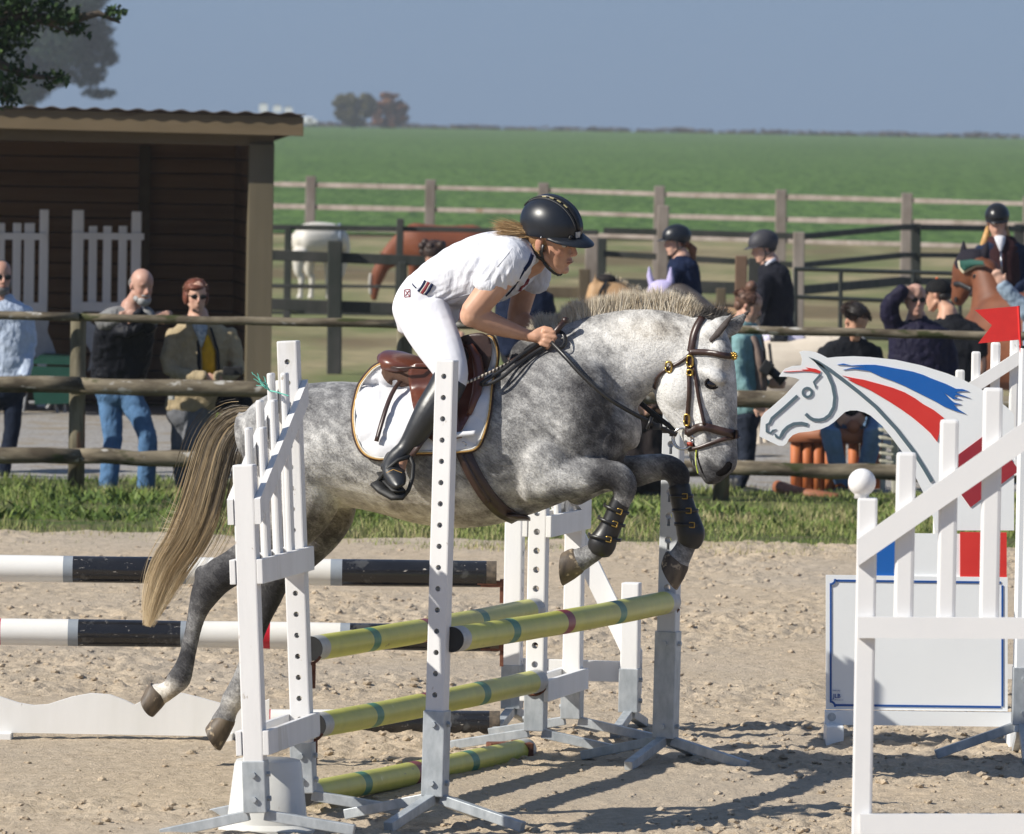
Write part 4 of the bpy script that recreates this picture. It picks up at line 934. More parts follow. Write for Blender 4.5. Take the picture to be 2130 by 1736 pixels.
# hooves
M['hoof'] = pm_('hoof_horn', (.15, .115, .08), (.05, .038, .03), 26, .55, .5, 60, .002, (1, 1, .3), extra=[((.42, .33, .22), 22, .58, (1, 1, 1))])
M['sole'] = pm_('hoof_sole', (.10, .07, .045), (.05, .035, .025), 40, .9)
def hoof(c0, c1, s0, s1, off):
    secs = []
    for t_ in (0, .12, .5, 1.0):
        e_ = {0: .84, .12: .93}.get(t_, 1.0)
        A = np.array(c0) * (1 - t_) + np.array(s0) * t_; B = np.array(c1) * (1 - t_) + np.array(s1) * t_; m_ = (A + B) / 2; A = m_ + (A - m_) * e_; B = m_ + (B - m_) * e_
        secs.append((HP.at(A[0], A[1], off), HP.at(B[0], B[1], off), HP.n, .039 + .022 * t_ ** .6))
    v_ = []; seg = 20; fc = []
    for A, B, n, w in secs:
        c_ = (A + B) / 2; a_ = (A - B) / 2
        for k in range(seg):
            q = 2 * math.pi * k / seg; v_.append(c_ + a_ * math.cos(q) + n * w * math.sin(q))
    for i in range(3):
        for k in range(seg): fc.append((i * seg + k, (i + 1) * seg + k, (i + 1) * seg + (k + 1) % seg, i * seg + (k + 1) % seg))
    A, B, n, w = secs[-1]; c_ = (A + B) / 2; v_ += [(A + B) / 2 * 1.0, (secs[0][0] + secs[0][1]) / 2]; e0 = 4 * seg
    mi = [0] * len(fc)
    for k in range(seg): fc.append((e0, 3 * seg + (k + 1) % seg, 3 * seg + k)); mi.append(1)
    for k in range(seg): fc.append((e0 + 1, k, (k + 1) % seg)); mi.append(0)
    part('hoof', (np.array(v_), fc, mi), [M['hoof'], M['sole']], horse, autos=40)
hoof((1217, 1192), (1192, 1138), (1172, 1219), (1170, 1150), .15)
hoof((1436, 1182), (1384, 1143), (1408, 1228), (1377, 1172), -.15)
hoof((352, 1457), (311, 1418), (318, 1492), (296, 1452), .14)
hoof((492, 1503), (448, 1487), (458, 1562), (430, 1512), -.14)

# mane, forelock, tail
t = NT('horse_hair'); c = t.ramp(t.attr('tone'), [(0.0, (.03, .03, .034)), (.3, (.12, .11, .105)), (.55, (.30, .26, .21)), (.75, (.62, .51, .36)), (1.0, (.84, .77, .64))]); M['hair'] = t.fin(c, .5, 0, .35)
rm = np.random.default_rng(11)
crest = np.array(spl([(1098, 716, 0, 0, 0), (1125, 698, 0, 0, 0), (1160, 681, 0, 0, 0), (1200, 665, 0, 0, 0), (1250, 652, 0, 0, 0), (1310, 643, 0, 0, 0), (1370, 643, 0, 0, 0), (1420, 651, 0, 0, 0), (1455, 660, 0, 0, 0)], 12))[:, :2]
n = 17000; k = rm.random(n) * (len(crest) - 1); k0 = k.astype(int); f = (k - k0)[:, None]; q = crest[k0] * (1 - f) + crest[np.minimum(k0 + 1, len(crest) - 1)] * f
t_ = k / (len(crest) - 1); lenp = np.interp(t_, [0, .12, .3, .6, .85, 1], [22, 34, 33, 38, 36, 22]) * (.75 + .35 * rm.random(n)); clump = fbm(k * 1.0, k * 0, .9, 2, 5); lenp *= 1 + .45 * clump + .15 * fbm(k * 1.0, k * 0, 3.1, 2, 8)
of = (rm.random(n) - .5) * .05; ang = np.interp(t_, [0, .3, .7, 1], [-.55, -.15, .05, .25]) + .16 * rm.normal(0, 1, n) + .55 * fbm(k, k * 0, 1.1, 2, 15)
R0 = np.array([HP.at(a[0], a[1] + 5, o) for a, o in zip(q, of)]); T0 = np.array([HP.at(a[0] + math.sin(g) * l, a[1] - math.cos(g) * l, o * 1.35) for a, o, g, l in zip(q, of, ang, lenp)])
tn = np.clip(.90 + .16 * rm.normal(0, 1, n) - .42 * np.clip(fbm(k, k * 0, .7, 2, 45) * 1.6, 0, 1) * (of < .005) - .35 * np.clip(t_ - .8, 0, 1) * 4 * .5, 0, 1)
hair_obj('mane', hairs(R0, T0, rm.normal(0, .004, (n, 3)), np.full(n, .0019), rm), M['hair'], horse, tn)
n = 1600; q0 = np.stack([1430 + 70 * rm.random(n), 660 + 10 * rm.random(n)], 1); of = (rm.random(n) - .5) * .05; dr = rm.random(n)
R0 = np.array([HP.at(a[0], a[1] + (a[0] - 1465) * .12, o) for a, o in zip(q0, of)]); T0 = np.array([HP.at(a[0] + 8 + 34 * d2, a[1] - 22 + 26 * d2 - 12 * rm.random(), o + .01) for a, o, d2 in zip(q0, of, dr)])
hair_obj('forelock', hairs(R0, T0, np.array([[0, 0, .01]]) + rm.normal(0, .005, (n, 3)), np.full(n, .0025), rm), M['hair'], horse, np.clip(.22 + .14 * rm.normal(0, 1, n), 0, 1))
# tail
gl = np.array(spl([(528, 864, 14, 0, 0), (503, 872, 26, 0, 0), (474, 892, 33, 0, 0), (452, 930, 36, 0, 0), (438, 980, 38, 0, 0), (424, 1030, 40, 0, 0), (408, 1080, 42, 0, 0), (385, 1130, 40, 0, 0), (357, 1175, 38, 0, 0), (335, 1220, 33, 0, 0), (318, 1265, 22, 0, 0), (308, 1305, 8, 0, 0)], 4))[:, :3]
tg = np.gradient(gl[:, :2], axis=0); tg /= np.linalg.norm(tg, axis=1)[:, None]; pn = np.stack([tg[:, 1], -tg[:, 0]], 1)
NS = 4200; NK = 22; kk = np.linspace(0, len(gl) - 1.001, NK)
s = np.clip(rm.normal(0, .42, NS), -1, 1); out_ = rm.random(NS) < .05; s = np.where(out_, s * 1.9, s); dz = rm.normal(0, .5, NS) ; en = .55 + .45 * rm.random(NS) ** .6; st = rm.random(NS) * .25
wob = rm.normal(0, 1, NS); ph = rm.random(NS) * 6; TV = np.zeros((NS, NK * 2, 3)); tone = np.zeros((NS, NK * 2))
cl_id = (s * 9).astype(int) + 20 * (dz * 3).astype(int)
for j in range(NK):
    tt = st + (en - st) * j / (NK - 1); kx = tt * (len(gl) - 1.001); i0 = kx.astype(int); f = kx - i0
    g = gl[i0] * (1 - f)[:, None] + gl[np.minimum(i0 + 1, len(gl) - 1)] * f[:, None]; pp = pn[i0]
    lat_ = s * g[:, 2] + 3.0 * np.sin(tt * 9 + cl_id * 1.7) * tt + 2.0 * np.sin(tt * 16 + ph) * tt
    uu = g[:, 0] + pp[:, 0] * lat_; v2 = g[:, 1] + pp[:, 1] * lat_; of = dz * .055 * np.sin(np.clip(tt * 1.1 + .12, 0, 1) * math.pi * .75) + .01 * np.sin(tt * 8 + cl_id)
    # exact plane mapping, vectorised
    X = np.stack([(uu - 1065) / F, (868 - v2) / F, -np.ones(NS)], 1) @ CR3.T; o_ = HP.o + HP.n * of[:, None]; tq = ((o_ - CAM) @ HP.n) / (X @ HP.n); C = CAM + X * tq[:, None]
    wd = .0032 * (1 - .8 * (j / (NK - 1)) ** 2); sv = np.stack([np.cos(ph), np.full(NS, .25) * np.sin(ph * 3), np.sin(ph) * .6], 1) * .5 + np.array([.7, 0, .35])
    TV[:, 2 * j] = C - sv * wd / 2; TV[:, 2 * j + 1] = C + sv * wd / 2
    base = np.interp(tt, [0, .2, .45, .7, 1], [.36, .38, .50, .74, .92]) + .16 * np.sin(cl_id * 2.3) - .22 * np.clip(s, 0, 1) * (tt < .5) + .10 * wob
    tone[:, 2 * j] = tone[:, 2 * j + 1] = np.clip(base, .05, 1)
b = (np.arange(NS) * NK * 2)[:, None]; Q = np.concatenate([b + np.array([[2 * j, 2 * j + 1, 2 * j + 3, 2 * j + 2]]) for j in range(NK - 1)]).astype(int)
t = NT('tail_hair'); M['tailhair'] = t.fin(t.ramp(t.attr('tone'), [(0.0, (.03, .026, .022)), (.3, (.13, .105, .075)), (.55, (.32, .245, .15)), (.8, (.60, .44, .25)), (1.0, (.80, .66, .44))]), .45, 0, .35)
o = fast_mesh('tail', TV.reshape(-1, 3) - np.array(abs_loc(horse)), Q, M['tailhair'], False); del o['kind']; o.parent = horse; set_attr(o.data, 'tone', tone.ravel())
n = 160; r0 = np.array([HP.at(405 + 10 * a - 30 * b_, 1075 + 60 * b_, .02) for a, b_ in zip(rm.random(n), rm.random(n))]); 
t0 = np.array([r0[i] + (HP.x * -(.03 + .12 * rm.random()) + Z3 * (.0 + .045 * rm.normal())) for i in range(n)])
wisp = hair_obj('tail_wisps', hairs(r0, t0, rm.normal(0, .015, (n, 3)), np.full(n, .0016), rm), M['hair'], horse, np.clip(.8 + .1 * rm.normal(0, 1, n), 0, 1))
part('tail_dock', limb(HP, [(545, 878, 18), (515, 876, 20), (482, 892, 18), (458, 925, 14), (445, 965, 9)], 12, 3, .7), pm_('tail_dock_hair', (.10, .09, .08), (.2, .17, .14), 60, .8), horse, True)
# ------------------------------------------------------------------ tack (children of the horse)
M['leather'] = pm_('brown_leather', (.085, .022, .012), (.13, .038, .02), 9, .32, .2, 120, .001, spec=.6, coat=.2)
M['leather_dark'] = pm_('dark_brown_leather', (.030, .014, .011), (.050, .024, .018), 14, .38, .25, 120, .001, spec=.6)
M['strap_black'] = pm_('black_leather', (.011, .011, .012), (.022, .021, .021), 20, .38, .2, 140, .001, spec=.5)
M['brass'] = pm_('brass', (.55, .36, .09), (.42, .27, .07), 60, .28, metal=.9)
M['steel'] = pm_('polished_steel', (.62, .62, .62), (.5, .5, .5), 40, .18, metal=1.0)
M['pad'] = pm_('white_quilted_cotton', (.74, .74, .76), (.70, .70, .72), 6, .85, .3, 90, .002, sheen=.2)
M['piping_brown'] = pm_('dark_brown_piping', (.035, .018, .014), (.05, .025, .02), 30, .7); M['piping_gold'] = pm_('gold_cord', (.60, .36, .11), (.45, .26, .08), 90, .6); M['piping_white'] = pm_('white_cord', (.7, .68, .62), (.6, .58, .5), 90, .6)
M['feltbrown'] = pm_('brown_felt', (.085, .045, .030), (.11, .06, .04), 40, .9)
pad_o = [(780, 764), (800, 757), (860, 760), (930, 740), (990, 712), (1018, 700), (1030, 716), (1034, 740), (1030, 770), (1023, 800), (1018, 850), (1010, 890), (1000, 918), (990, 932), (975, 938), (940, 941), (900, 942), (850, 944), (820, 952), (790, 955), (765, 948), (748, 930), (738, 900), (735, 865), (738, 840), (746, 808), (756, 790), (768, 775)]
def smooth_poly(p, k=3):
    n = len(p); q = [tuple(x) + (0, 0, 0) for x in p]; out = []
    ext = [q[-1]] + q + [q[0], q[1]]
    for i in range(1, n + 1):
        p0, p1, p2, p3 = [np.array(ext[j][:2], float) for j in (i - 1, i, i + 1, i + 2)]
        for j in range(k):
            t_ = j / k; out.append(tuple(.5 * ((2 * p1) + (-p0 + p2) * t_ + (2 * p0 - 5 * p1 + 4 * p2 - p3) * t_ * t_ + (-p0 + 3 * p1 - 3 * p2 + p3) * t_ ** 3)))
    return out
po = smooth_poly(pad_o, 3)
def quilt(u, v):
    a = abs(math.sin((u * .75 + v) * math.pi / 62)); b_ = abs(math.sin((u * .75 - v) * math.pi / 62)); return .009 * (min(a, b_) ** .5)
for sd in (1, -1):
    pm, uv, off = patch(bv, HP, po, 5, .012, .012, sd, quilt, .10, 3)
    part('saddle_pad', pm, M['pad'], horse, True, 'white quilted saddle pad with brown and gold piping' if sd > 0 else None)
    vis = [p for p in po]
    loop = po[int(len(po) * .14):] + po[:1]
    def edge_tube(shift, r, mat, nm, lift):
        c = np.mean(po, axis=0); pts = []; seq = po[12:] + po[:4]
        for u, v in seq:
            d = np.array([u, v]) - c; d /= np.linalg.norm(d); o_ = skin_off(bv, HP, u + d[0] * shift, v + d[1] * shift, sd, .10); pts.append((u + d[0] * shift, v + d[1] * shift, o_))
        for _ in range(3): pts = [pts[0]] + [(pts[i][0], pts[i][1], (pts[i - 1][2] + pts[i][2] * 2 + pts[i + 1][2]) / 4) for i in range(1, len(pts) - 1)] + [pts[-1]]
        part(nm, tube([HP.at(u, v, sd * (o_ + lift)) for u, v, o_ in pts], r, 8), mat, horse, True)
    edge_tube(3.0, .0065, M['piping_brown'], 'pad_binding', .020); edge_tube(.4, .0042, M['piping_gold'], 'pad_cord', .031); edge_tube(-2.4, .0035, M['piping_white'], 'pad_cord', .032)
    flap_o = smooth_poly([(852, 762), (905, 752), (955, 712), (980, 708), (998, 745), (1003, 780), (998, 815), (985, 850), (966, 886), (946, 915), (915, 924), (885, 905), (866, 870), (855, 825)], 3)
    pm, _, _ = patch(bv, HP, flap_o, 9, .030, .010, sd, None, .10, 3); part('saddle_flap', pm, M['leather'], horse, True)
    pm, _, _ = patch(bv, HP, smooth_poly([(795, 768), (850, 765), (870, 780), (868, 800), (835, 806), (806, 797)], 3), 8, .026, .012, sd, None, .10, 2); part('felt_panel', pm, M['feltbrown'], horse, True)
    part('knee_roll', tube([HP.at(*q[:2], sd * (skin_off(bv, HP, *q[:2], sd, .15) + q[2])) for q in ((978, 718, .03), (992, 745, .035), (997, 780, .04), (991, 820, .04), (976, 862, .04))], [.012, .020, .023, .019, .010], 12), M['leather'], horse, True)
    part('skirt', tube([HP.at(956, 712, sd * .10), HP.at(966, 740, sd * .19), HP.at(958, 768, sd * .22), HP.at(945, 790, sd * .235)], [.012, .02, .02, .01], 10, flat=.5), M['strap_black'], horse, True)
    pm, _, _ = patch(bv, HP, smooth_poly([(958, 702), (985, 694), (1006, 694), (1020, 708), (1023, 738), (1014, 772), (1004, 786), (996, 750), (982, 720), (966, 716)], 3), 8, .034, .014, sd, None, .10, 2); part('pommel_leather', pm, M['leather_dark'], horse, True)
    # girth with long strap
    def wrap(pts, w, lift, nm, mat, th=.007):
        rows = spl([tuple(p) + (0, 0, 0) for p in pts], 4); W = []; N = []
        for r in rows:
            p, n = on_skin(bv, HP, r[0], r[1], lift, sd, None)
            if p is None: continue
            W.append(p); N.append(n)
        for _ in range(2): W = [W[0]] + [(W[i - 1] + 2 * W[i] + W[i + 1]) / 4 for i in range(1, len(W) - 1)] + [W[-1]]
        part(nm, ribbon(W, w, N, th), mat, horse, True)
    wrap([(946, 905), (960, 930), (975, 965), (994, 1000), (1018, 1035), (1046, 1062), (1075, 1076)], .062, .010, 'girth', M['leather_dark'], .012)
    wrap([(955, 938), (972, 972), (992, 1006), (1016, 1040)], .022, .018, 'girth_strap', M['leather_dark'], .005)
    wrap([(947, 870), (951, 892), (955, 915)], .035, .052, 'billet', M['leather'], .006)
    wrap([(946, 911), (968, 907), (992, 903)], .020, .062, 'pad_loop', M['pad'], .004)
    c = on_skin(bv, HP, 965, 927, .030, sd)[0]; part('girth_ring', tube([c + HP.x * .012 * math.cos(q) + Z3 * .012 * math.sin(q) for q in np.linspace(0, 6.283, 17)], .0028, 6), M['steel'], horse, True)
    # stirrup leather tail
    wrap([(888, 794), (862, 799), (838, 812), (818, 840), (804, 880), (792, 921)], .018, .048, 'stirrup_leather', M['leather_dark'], .004)
# bottom of girth joining the sides
g0 = HP.at(1088, 1078, .10); g1 = HP.at(1088, 1078, -.10)
part('girth_centre', ribbon([HP.at(1072, 1073, .15), HP.at(1082, 1078, .09), HP.at(1084, 1081, 0), HP.at(1082, 1078, -.09), HP.at(1072, 1073, -.15)], .075, (0, 0, 1), .012), M['leather_dark'], horse, True)
# saddle seat
seat = [(797, 735, 806, 775, .09), (804, 729, 812, 786, .135), (825, 730, 830, 788, .165), (850, 737, 852, 786, .165), (885, 748, 885, 786, .14), (925, 755, 925, 790, .11), (955, 742, 958, 775, .09), (972, 712, 985, 752, .075), (984, 702, 998, 735, .055)]
part('saddle_seat', pls(HP, [r[:4] + (r[4], 0, .9) for r in seat], 24, 2.1, 3), M['leather'], horse, True, 'glossy red brown leather saddle seat')
part('seat_welt', tube([HP.at(u, v, o_) for u, v, o_ in ((806, 763, .145), (830, 766, .172), (860, 765, .170), (900, 767, .14))], .0045, 8), M['leather_dark'], horse, True)
part('seat_welt', tube([HP.at(u, v, o_) for u, v, o_ in ((806, 763, -.145), (830, 766, -.172), (860, 765, -.170), (900, 767, -.14))], .0045, 8), M['leather_dark'], horse, True)
# bridle
for sd in (1, -1):
    def st(pts, w, nm='bridle_strap', mat='leather_dark', lift=.005, th=.005): part(nm, strap_on(bv, HP, pts, w, lift, th, sd, 4, .06), M[mat], horse, True)
    st([(1461, 662), (1450, 680), (1443, 700), (1440, 718), (1437, 732)], .030, 'headpiece')
    st([(1437, 735), (1434, 770), (1434, 810), (1432, 850), (1431, 885), (1430, 905)], .018, 'cheekpiece')
    st([(1438, 735), (1446, 775), (1452, 815), (1458, 850), (1465, 884)], .014, 'cheekpiece')
    st([(1434, 733), (1460, 733), (1485, 735), (1505, 740), (1524, 742)], .024, 'browband', lift=.006)
    st([(1434, 740), (1412, 756), (1385, 770), (1368, 785), (1362, 808)], .015, 'throatlatch')
    st([(1430, 902), (1445, 893), (1462, 888), (1490, 894), (1515, 901), (1534, 904)], .032, 'noseband', lift=.006, th=.009)
    st([(1434, 936), (1455, 931), (1480, 922), (1510, 913), (1534, 909)], .015, 'flash_strap', lift=.005)
    for (u, v, w, h) in ((1437, 752, .012, .022), (1437, 776, .011, .011), (1393, 763, .012, .020), (1431, 873, .011, .022)):
        p, n = on_skin(bv, HP, u, v, .012, sd); a_ = nrm(np.cross(n, Z3))
        part('buckle', tube([p + a_ * w * math.copysign(abs(math.cos(q)) ** .6, math.cos(q)) + Z3 * h * math.copysign(abs(math.sin(q)) ** .6, math.sin(q)) for q in np.linspace(0, 6.283, 21)], .0042, 6), M['brass'], horse, True)
    c = on_skin(bv, HP, 1424, 912, .008, sd)[0] + HP.n * sd * .01
    part('bit_ring', tube([c + HP.x * .042 * math.cos(q) + Z3 * .042 * math.sin(q) for q in np.linspace(0, 6.283, 29)], .0045, 8), M['steel'], horse, True)
    part('bit_mouthpiece', tube([c + HP.x * .02 - Z3 * .022, HP.at(1441, 924, sd * .045)], .009, 8), pm_('red_rubber_bit', (.35, .05, .02), (.3, .04, .02), 20, .5), horse, True)
p, n = on_skin(bv, HP, 1520, 741, .014, 1); part('browband_ornament', join([ball(p + Z3 * .012 * math.sin(q) + HP.x * .010 * math.cos(q * 1.0), .006) for q in np.linspace(0, 6.28, 9)] + [ball(p, .008)]), M['brass'], horse, True)
# reins
rn = [(1146, 712, .15), (1175, 742, .20), (1215, 785, .225), (1270, 832, .225), (1335, 870, .17), (1380, 893, .10), (1408, 905, .07)]
rr = spl([tuple(r) + (0, 0) for r in rn], 5)
part('rein', ribbon([HP.at(r[0], r[1], r[2]) for r in rr], .017, HP.n, .004), M['strap_black'], horse, True)
part('rein', ribbon([HP.at(r[0], r[1], -r[2] * .9) for r in spl([(1160, 702, .10, 0, 0), (1220, 742, .12, 0, 0), (1290, 800, .13, 0, 0), (1345, 850, .11, 0, 0), (1410, 900, .07, 0, 0)], 5)], .020, HP.n, .004), M['strap_black'], horse, True)
part('rein_stopper', tube([HP.at(1356, 868, .15), HP.at(1346, 893, .16)], .007, 8), M['strap_black'], horse, True)
part('rein_keepers', join([obox(HP.at(1366, 888, .13), HP.x * .016, HP.n * .006, Z3 * .012, .002), obox(HP.at(1383, 895, .08), HP.x * .010, HP.n * .006, Z3 * .013, .002), obox(HP.at(1397, 902, .07), HP.x * .008, HP.n * .006, Z3 * .012, .002)]), M['strap_black'], horse, True)
lp = [(1150, 712, .12), (1110, 735, .15), (1075, 760, .20), (1045, 785, .235), (1020, 798, .25), (1000, 800, .255), (1012, 790, .25), (1045, 770, .22), (1085, 738, .17), (1130, 706, .12)]
part('rein', ribbon([HP.at(r[0], r[1], r[2]) for r in spl([tuple(r) + (0, 0) for r in lp], 4)], .015, HP.n, .004), M['strap_black'], horse, True)
part('rein', ribbon([HP.at(1163 + 13 * math.cos(q), 708 + 17 * math.sin(q), .125 + .02 * math.sin(q)) for q in np.linspace(-2.2, 3.6, 22)], .016, nrm(HP.n + HP.x * .8), .004), M['strap_black'], horse, True)
# tendon boots on the forelegs
def tendon(rows, off, straps, nm='tendon_boot'):
    o = part(nm, limb(HP, [(u, v, r, off) for u, v, r in rows], 20, 4, .86), M['strap_black'], horse, True)
    for u0, v0, u1, v1 in straps:
        d = np.array([u1 - u0, v1 - v0]); L = np.linalg.norm(d); m_ = HP.at((u0 + u1) / 2, (v0 + v1) / 2, off); P0 = HP.at(u0, v0, off); P1 = HP.at(u1, v1, off)
        ax_ = nrm(P1 - P0); rad = np.linalg.norm(P1 - P0) / 2; pts = [m_ + ax_ * rad * 1.04 * math.cos(q) + HP.n * rad * .92 * math.sin(q) for q in np.linspace(-.15, 3.3, 14)]
        up_ = np.cross(ax_, HP.n); N_ = [nrm(p - m_) for p in pts]; part('boot_strap', ribbon(pts, .013, N_, .006), M['strap_black'], o, True)
        b_ = m_ + HP.n * rad * .86 + ax_ * rad * .52; part('boot_buckle', tube([b_ + ax_ * .010 * math.copysign(1, math.cos(q)) * min(1, abs(math.cos(q)) * 1.4) + up_ * .010 * math.copysign(1, math.sin(q)) * min(1, abs(math.sin(q)) * 1.4) for q in np.linspace(0, 6.283, 17)], .0025, 6), M['brass'], o, True)
tendon([(1293, 1040, 20), (1284, 1062, 21), (1275, 1085, 22), (1264, 1108, 24), (1253, 1130, 29), (1248, 1146, 26)], .15, [(1258, 1050, 1306, 1068), (1246, 1076, 1298, 1094), (1226, 1112, 1289, 1124)])
tendon([(1413, 1012, 22), (1417, 1035, 23), (1424, 1062, 24), (1432, 1090, 27), (1437, 1112, 29), (1434, 1130, 25)], -.15, [(1396, 1032, 1440, 1032), (1400, 1062, 1450, 1062), (1405, 1090, 1458, 1092)])
# ================================================================== PEOPLE
def skin_mat(name, c1, c2, lip=(.42, .13, .10)):
    t = NT(name); c = t.mix(t.ramp(t.noise(14, 4), [(.35, 0.0), (.65, 1.0)]), c1, c2); c = t.mix(t.attr('flush'), c, lip)
    t.bump(t.noise(160, 3), .12, .001); return t.fin(c, .5, 0, .35)
M['skin_tan'] = skin_mat('tanned_skin', (.58, .335, .225), (.50, .27, .175)); M['skin_fair'] = skin_mat('fair_skin', (.62, .38, .28), (.56, .32, .23)); M['skin_ruddy'] = skin_mat('ruddy_skin', (.50, .30, .23), (.42, .23, .17))
M['eyewhite'] = pm_('eye_white', (.55, .52, .48), (.5, .47, .44), 20, .2); M['iris'] = pm_('iris', (.02, .02, .015), (.03, .03, .02), 20, .15)
def cloth(name, c1, c2=None, rough=.85, folds=.5, fs=9, sheen=.1, stretch=(1, 1, .6)):
    c2 = c2 or tuple(x * .8 for x in c1); t = NT(name); n = t.noise(fs, 3, .55, stretch, .6); c = t.mix(t.ramp(t.noise(26, 4, .7), [(.35, 0.0), (.65, 1.0)]), c1, c2)
    h = t.math('ADD', n, t.math('MULTIPLY', t.noise(240, 2), .05)); t.bump(h, folds, .05); return t.fin(c, rough, 0, .15, sheen)
class Fr:
    "head frame: origin between the ears; f forward, r to the person's right, z up"
    def __init__(s, o, f, up, k=1.0):
        s.o = np.asarray(o, float); s.f = nrm(f); s.r = nrm(np.cross(s.f, np.asarray(up, float))); s.u = nrm(np.cross(s.r, s.f)); s.k = k
    def __call__(s, a, b, c): return s.o + (s.f * a + s.r * b + s.u * c) * s.k
    def e(s, p, a, b, c, seg=14, rings=9): return ell(s(*p), s.f * a * s.k, s.r * b * s.k, s.u * c * s.k, seg, rings)
def head_pieces(F_, slim=1.0):
    k = F_.k; L = [F_.e((0, 0, .045), .098, .076, .084, 20, 14)]
    rows = [(.070, .088, -.02, .064), (.035, .092, -.02, .067), (.012, .084, -.02, .066), (-.015, .087, -.01, .063), (-.045, .091, 0, .056), (-.072, .090, .01, .047), (-.098, .082, .028, .031), (-.112, .070, .045, .016)]
    L.append(loft([(F_(a, 0, z), F_(b, 0, z), F_.r, w * k * slim) for z, a, b, w in rows], 20, 2.3))
    L += [capsule(F_(.092, 0, .022), F_(.113, 0, -.020), .0085 * k, .0115 * k), F_.e((.105, .010, -.027), .009, .008, .007), F_.e((.105, -.010, -.027), .009, .008, .007),
          F_.e((.094, 0, -.053), .010, .022, .0055), F_.e((.092, 0, -.064), .010, .019, .0065), F_.e((.080, 0, -.096), .017, .019, .016),
          capsule(F_(.086, -.034, .034), F_(.086, .034, .034), .010 * k), F_.e((.060, .038, -.018), .024, .020, .024), F_.e((.060, -.038, -.018), .024, .020, .024)]
    for s in (1, -1): L += [capsule(F_(.004, s * .056, -.046), F_(.066, s * .022, -.098), .016 * k, .014 * k), F_.e((-.006, s * .079, -.002), .017, .008, .030)]
    return L
def flush(me, F_, extra=()):
    co = vcos(me); v = np.zeros(len(co))
    for p, r, a in [((.102, 0, -.053), (.012, .020, .005), .55), ((.100, 0, -.064), (.012, .017, .005), .5), ((.115, 0, -.02), (.014, .014, .014), .45), ((.07, .045, -.02), (.03, .02, .018), .3), ((.07, -.045, -.02), (.03, .02, .018), .3), ((-.006, .085, 0), (.02, .02, .03), .35), ((-.006, -.085, 0), (.02, .02, .03), .35)] + list(extra):
        d = co - F_(*p); v += a * np.exp(-((d @ F_.f) / (r[0] * F_.k)) ** 2 - ((d @ F_.r) / (r[1] * F_.k)) ** 2 - ((d @ F_.u) / (r[2] * F_.k)) ** 2)
    set_attr(me, 'flush', np.clip(v, 0, 1))
def eyes(F_, root, closed=False, brow='iris'):
    for s in (1, -1):
        e_ = part('eye', F_.e((.0795, s * .031, .012), .0125, .0135, .0095), M['eyewhite'], root, True); part('iris', F_.e((.0875, s * .032, .011), .0055, .006, .006), M['iris'], e_, True)
        part('eyebrow', tube([F_(.094, s * .014, .033), F_(.096, s * .030, .039), F_(.084, s * .048, .034)], .0042 * F_.k, 6), M[brow], root, True)
def helmet_shell(F_, c=(-.004, 0, .050), a=(.130, .103, .108), rim=((0, .050), (60, .020), (95, -.008), (140, -.034), (180, -.040)), th=.92):
    seg = 40; rings = 14; V = []; Fc = []
    az = [360 * i / seg for i in range(seg)]; rx = [x for x, _ in rim]; rz = [z for _, z in rim]
    for sc in (1.0, th):
        for j in range(rings):
            for i in range(seg):
                A = az[i]; A2 = A if A <= 180 else 360 - A; z0 = np.interp(A2, rx, rz); e0 = math.asin(max(-.95, min(.95, (z0 - c[2]) / a[2]))); e = e0 + (math.pi / 2 - e0) * j / (rings - 1) * .995
                V.append(F_(c[0] + a[0] * sc * math.cos(R_(A)) * math.cos(e), c[1] + a[1] * sc * math.sin(R_(A)) * math.cos(e), c[2] + a[2] * (sc if j else 1.0) * math.sin(e)))
    n = seg * rings
    for b in (0, n):
        for j in range(rings - 1):
            for i in range(seg):
                q = (b + j * seg + i, b + j * seg + (i + 1) % seg, b + (j + 1) * seg + (i + 1) % seg, b + (j + 1) * seg + i); Fc.append(q if b == 0 else q[::-1])
        Fc.append(tuple(b + (rings - 1) * seg + i for i in range(seg)) if b == 0 else tuple(b + (rings - 1) * seg + i for i in range(seg))[::-1])
    for i in range(seg): Fc.append(((i + 1) % seg, i, n + i, n + (i + 1) % seg))
    return np.array(V), Fc
def helmet_peak(F_, L=.052, drop=.012, z0=.045, spread=62, a=(.126, .100)):
    n = 17; top = []; out = []
    for i in range(n):
        A = R_(-spread + 2 * spread * i / (n - 1)); k = math.cos(A * 90 / spread * .98) ** .7 if abs(A) < R_(spread) else 0
        zz = z0 - .022 * (abs(A) / R_(spread)) ** 2
        top.append((a[0] * math.cos(A) - .008, a[1] * math.sin(A), zz)); out.append((a[0] * math.cos(A) + L * k, a[1] * math.sin(A) * (1 + .02 * k), zz - drop * k))
    V = []; Fc = []
    for i in range(n):
        (x, y, z), (X, Y, Z_) = top[i], out[i]; V += [F_(x, y, z + .006), F_(X, Y, Z_ + .002), F_(X, Y, Z_ - .002), F_(x, y, z - .004)]
    for i in range(n - 1):
        for k in range(4): Fc.append((i * 4 + k, i * 4 + (k + 1) % 4, i * 4 + 4 + (k + 1) % 4, i * 4 + 4 + k))
    Fc += [(3, 2, 1, 0), tuple((n - 1) * 4 + k for k in range(4))]
    return np.array(V), Fc
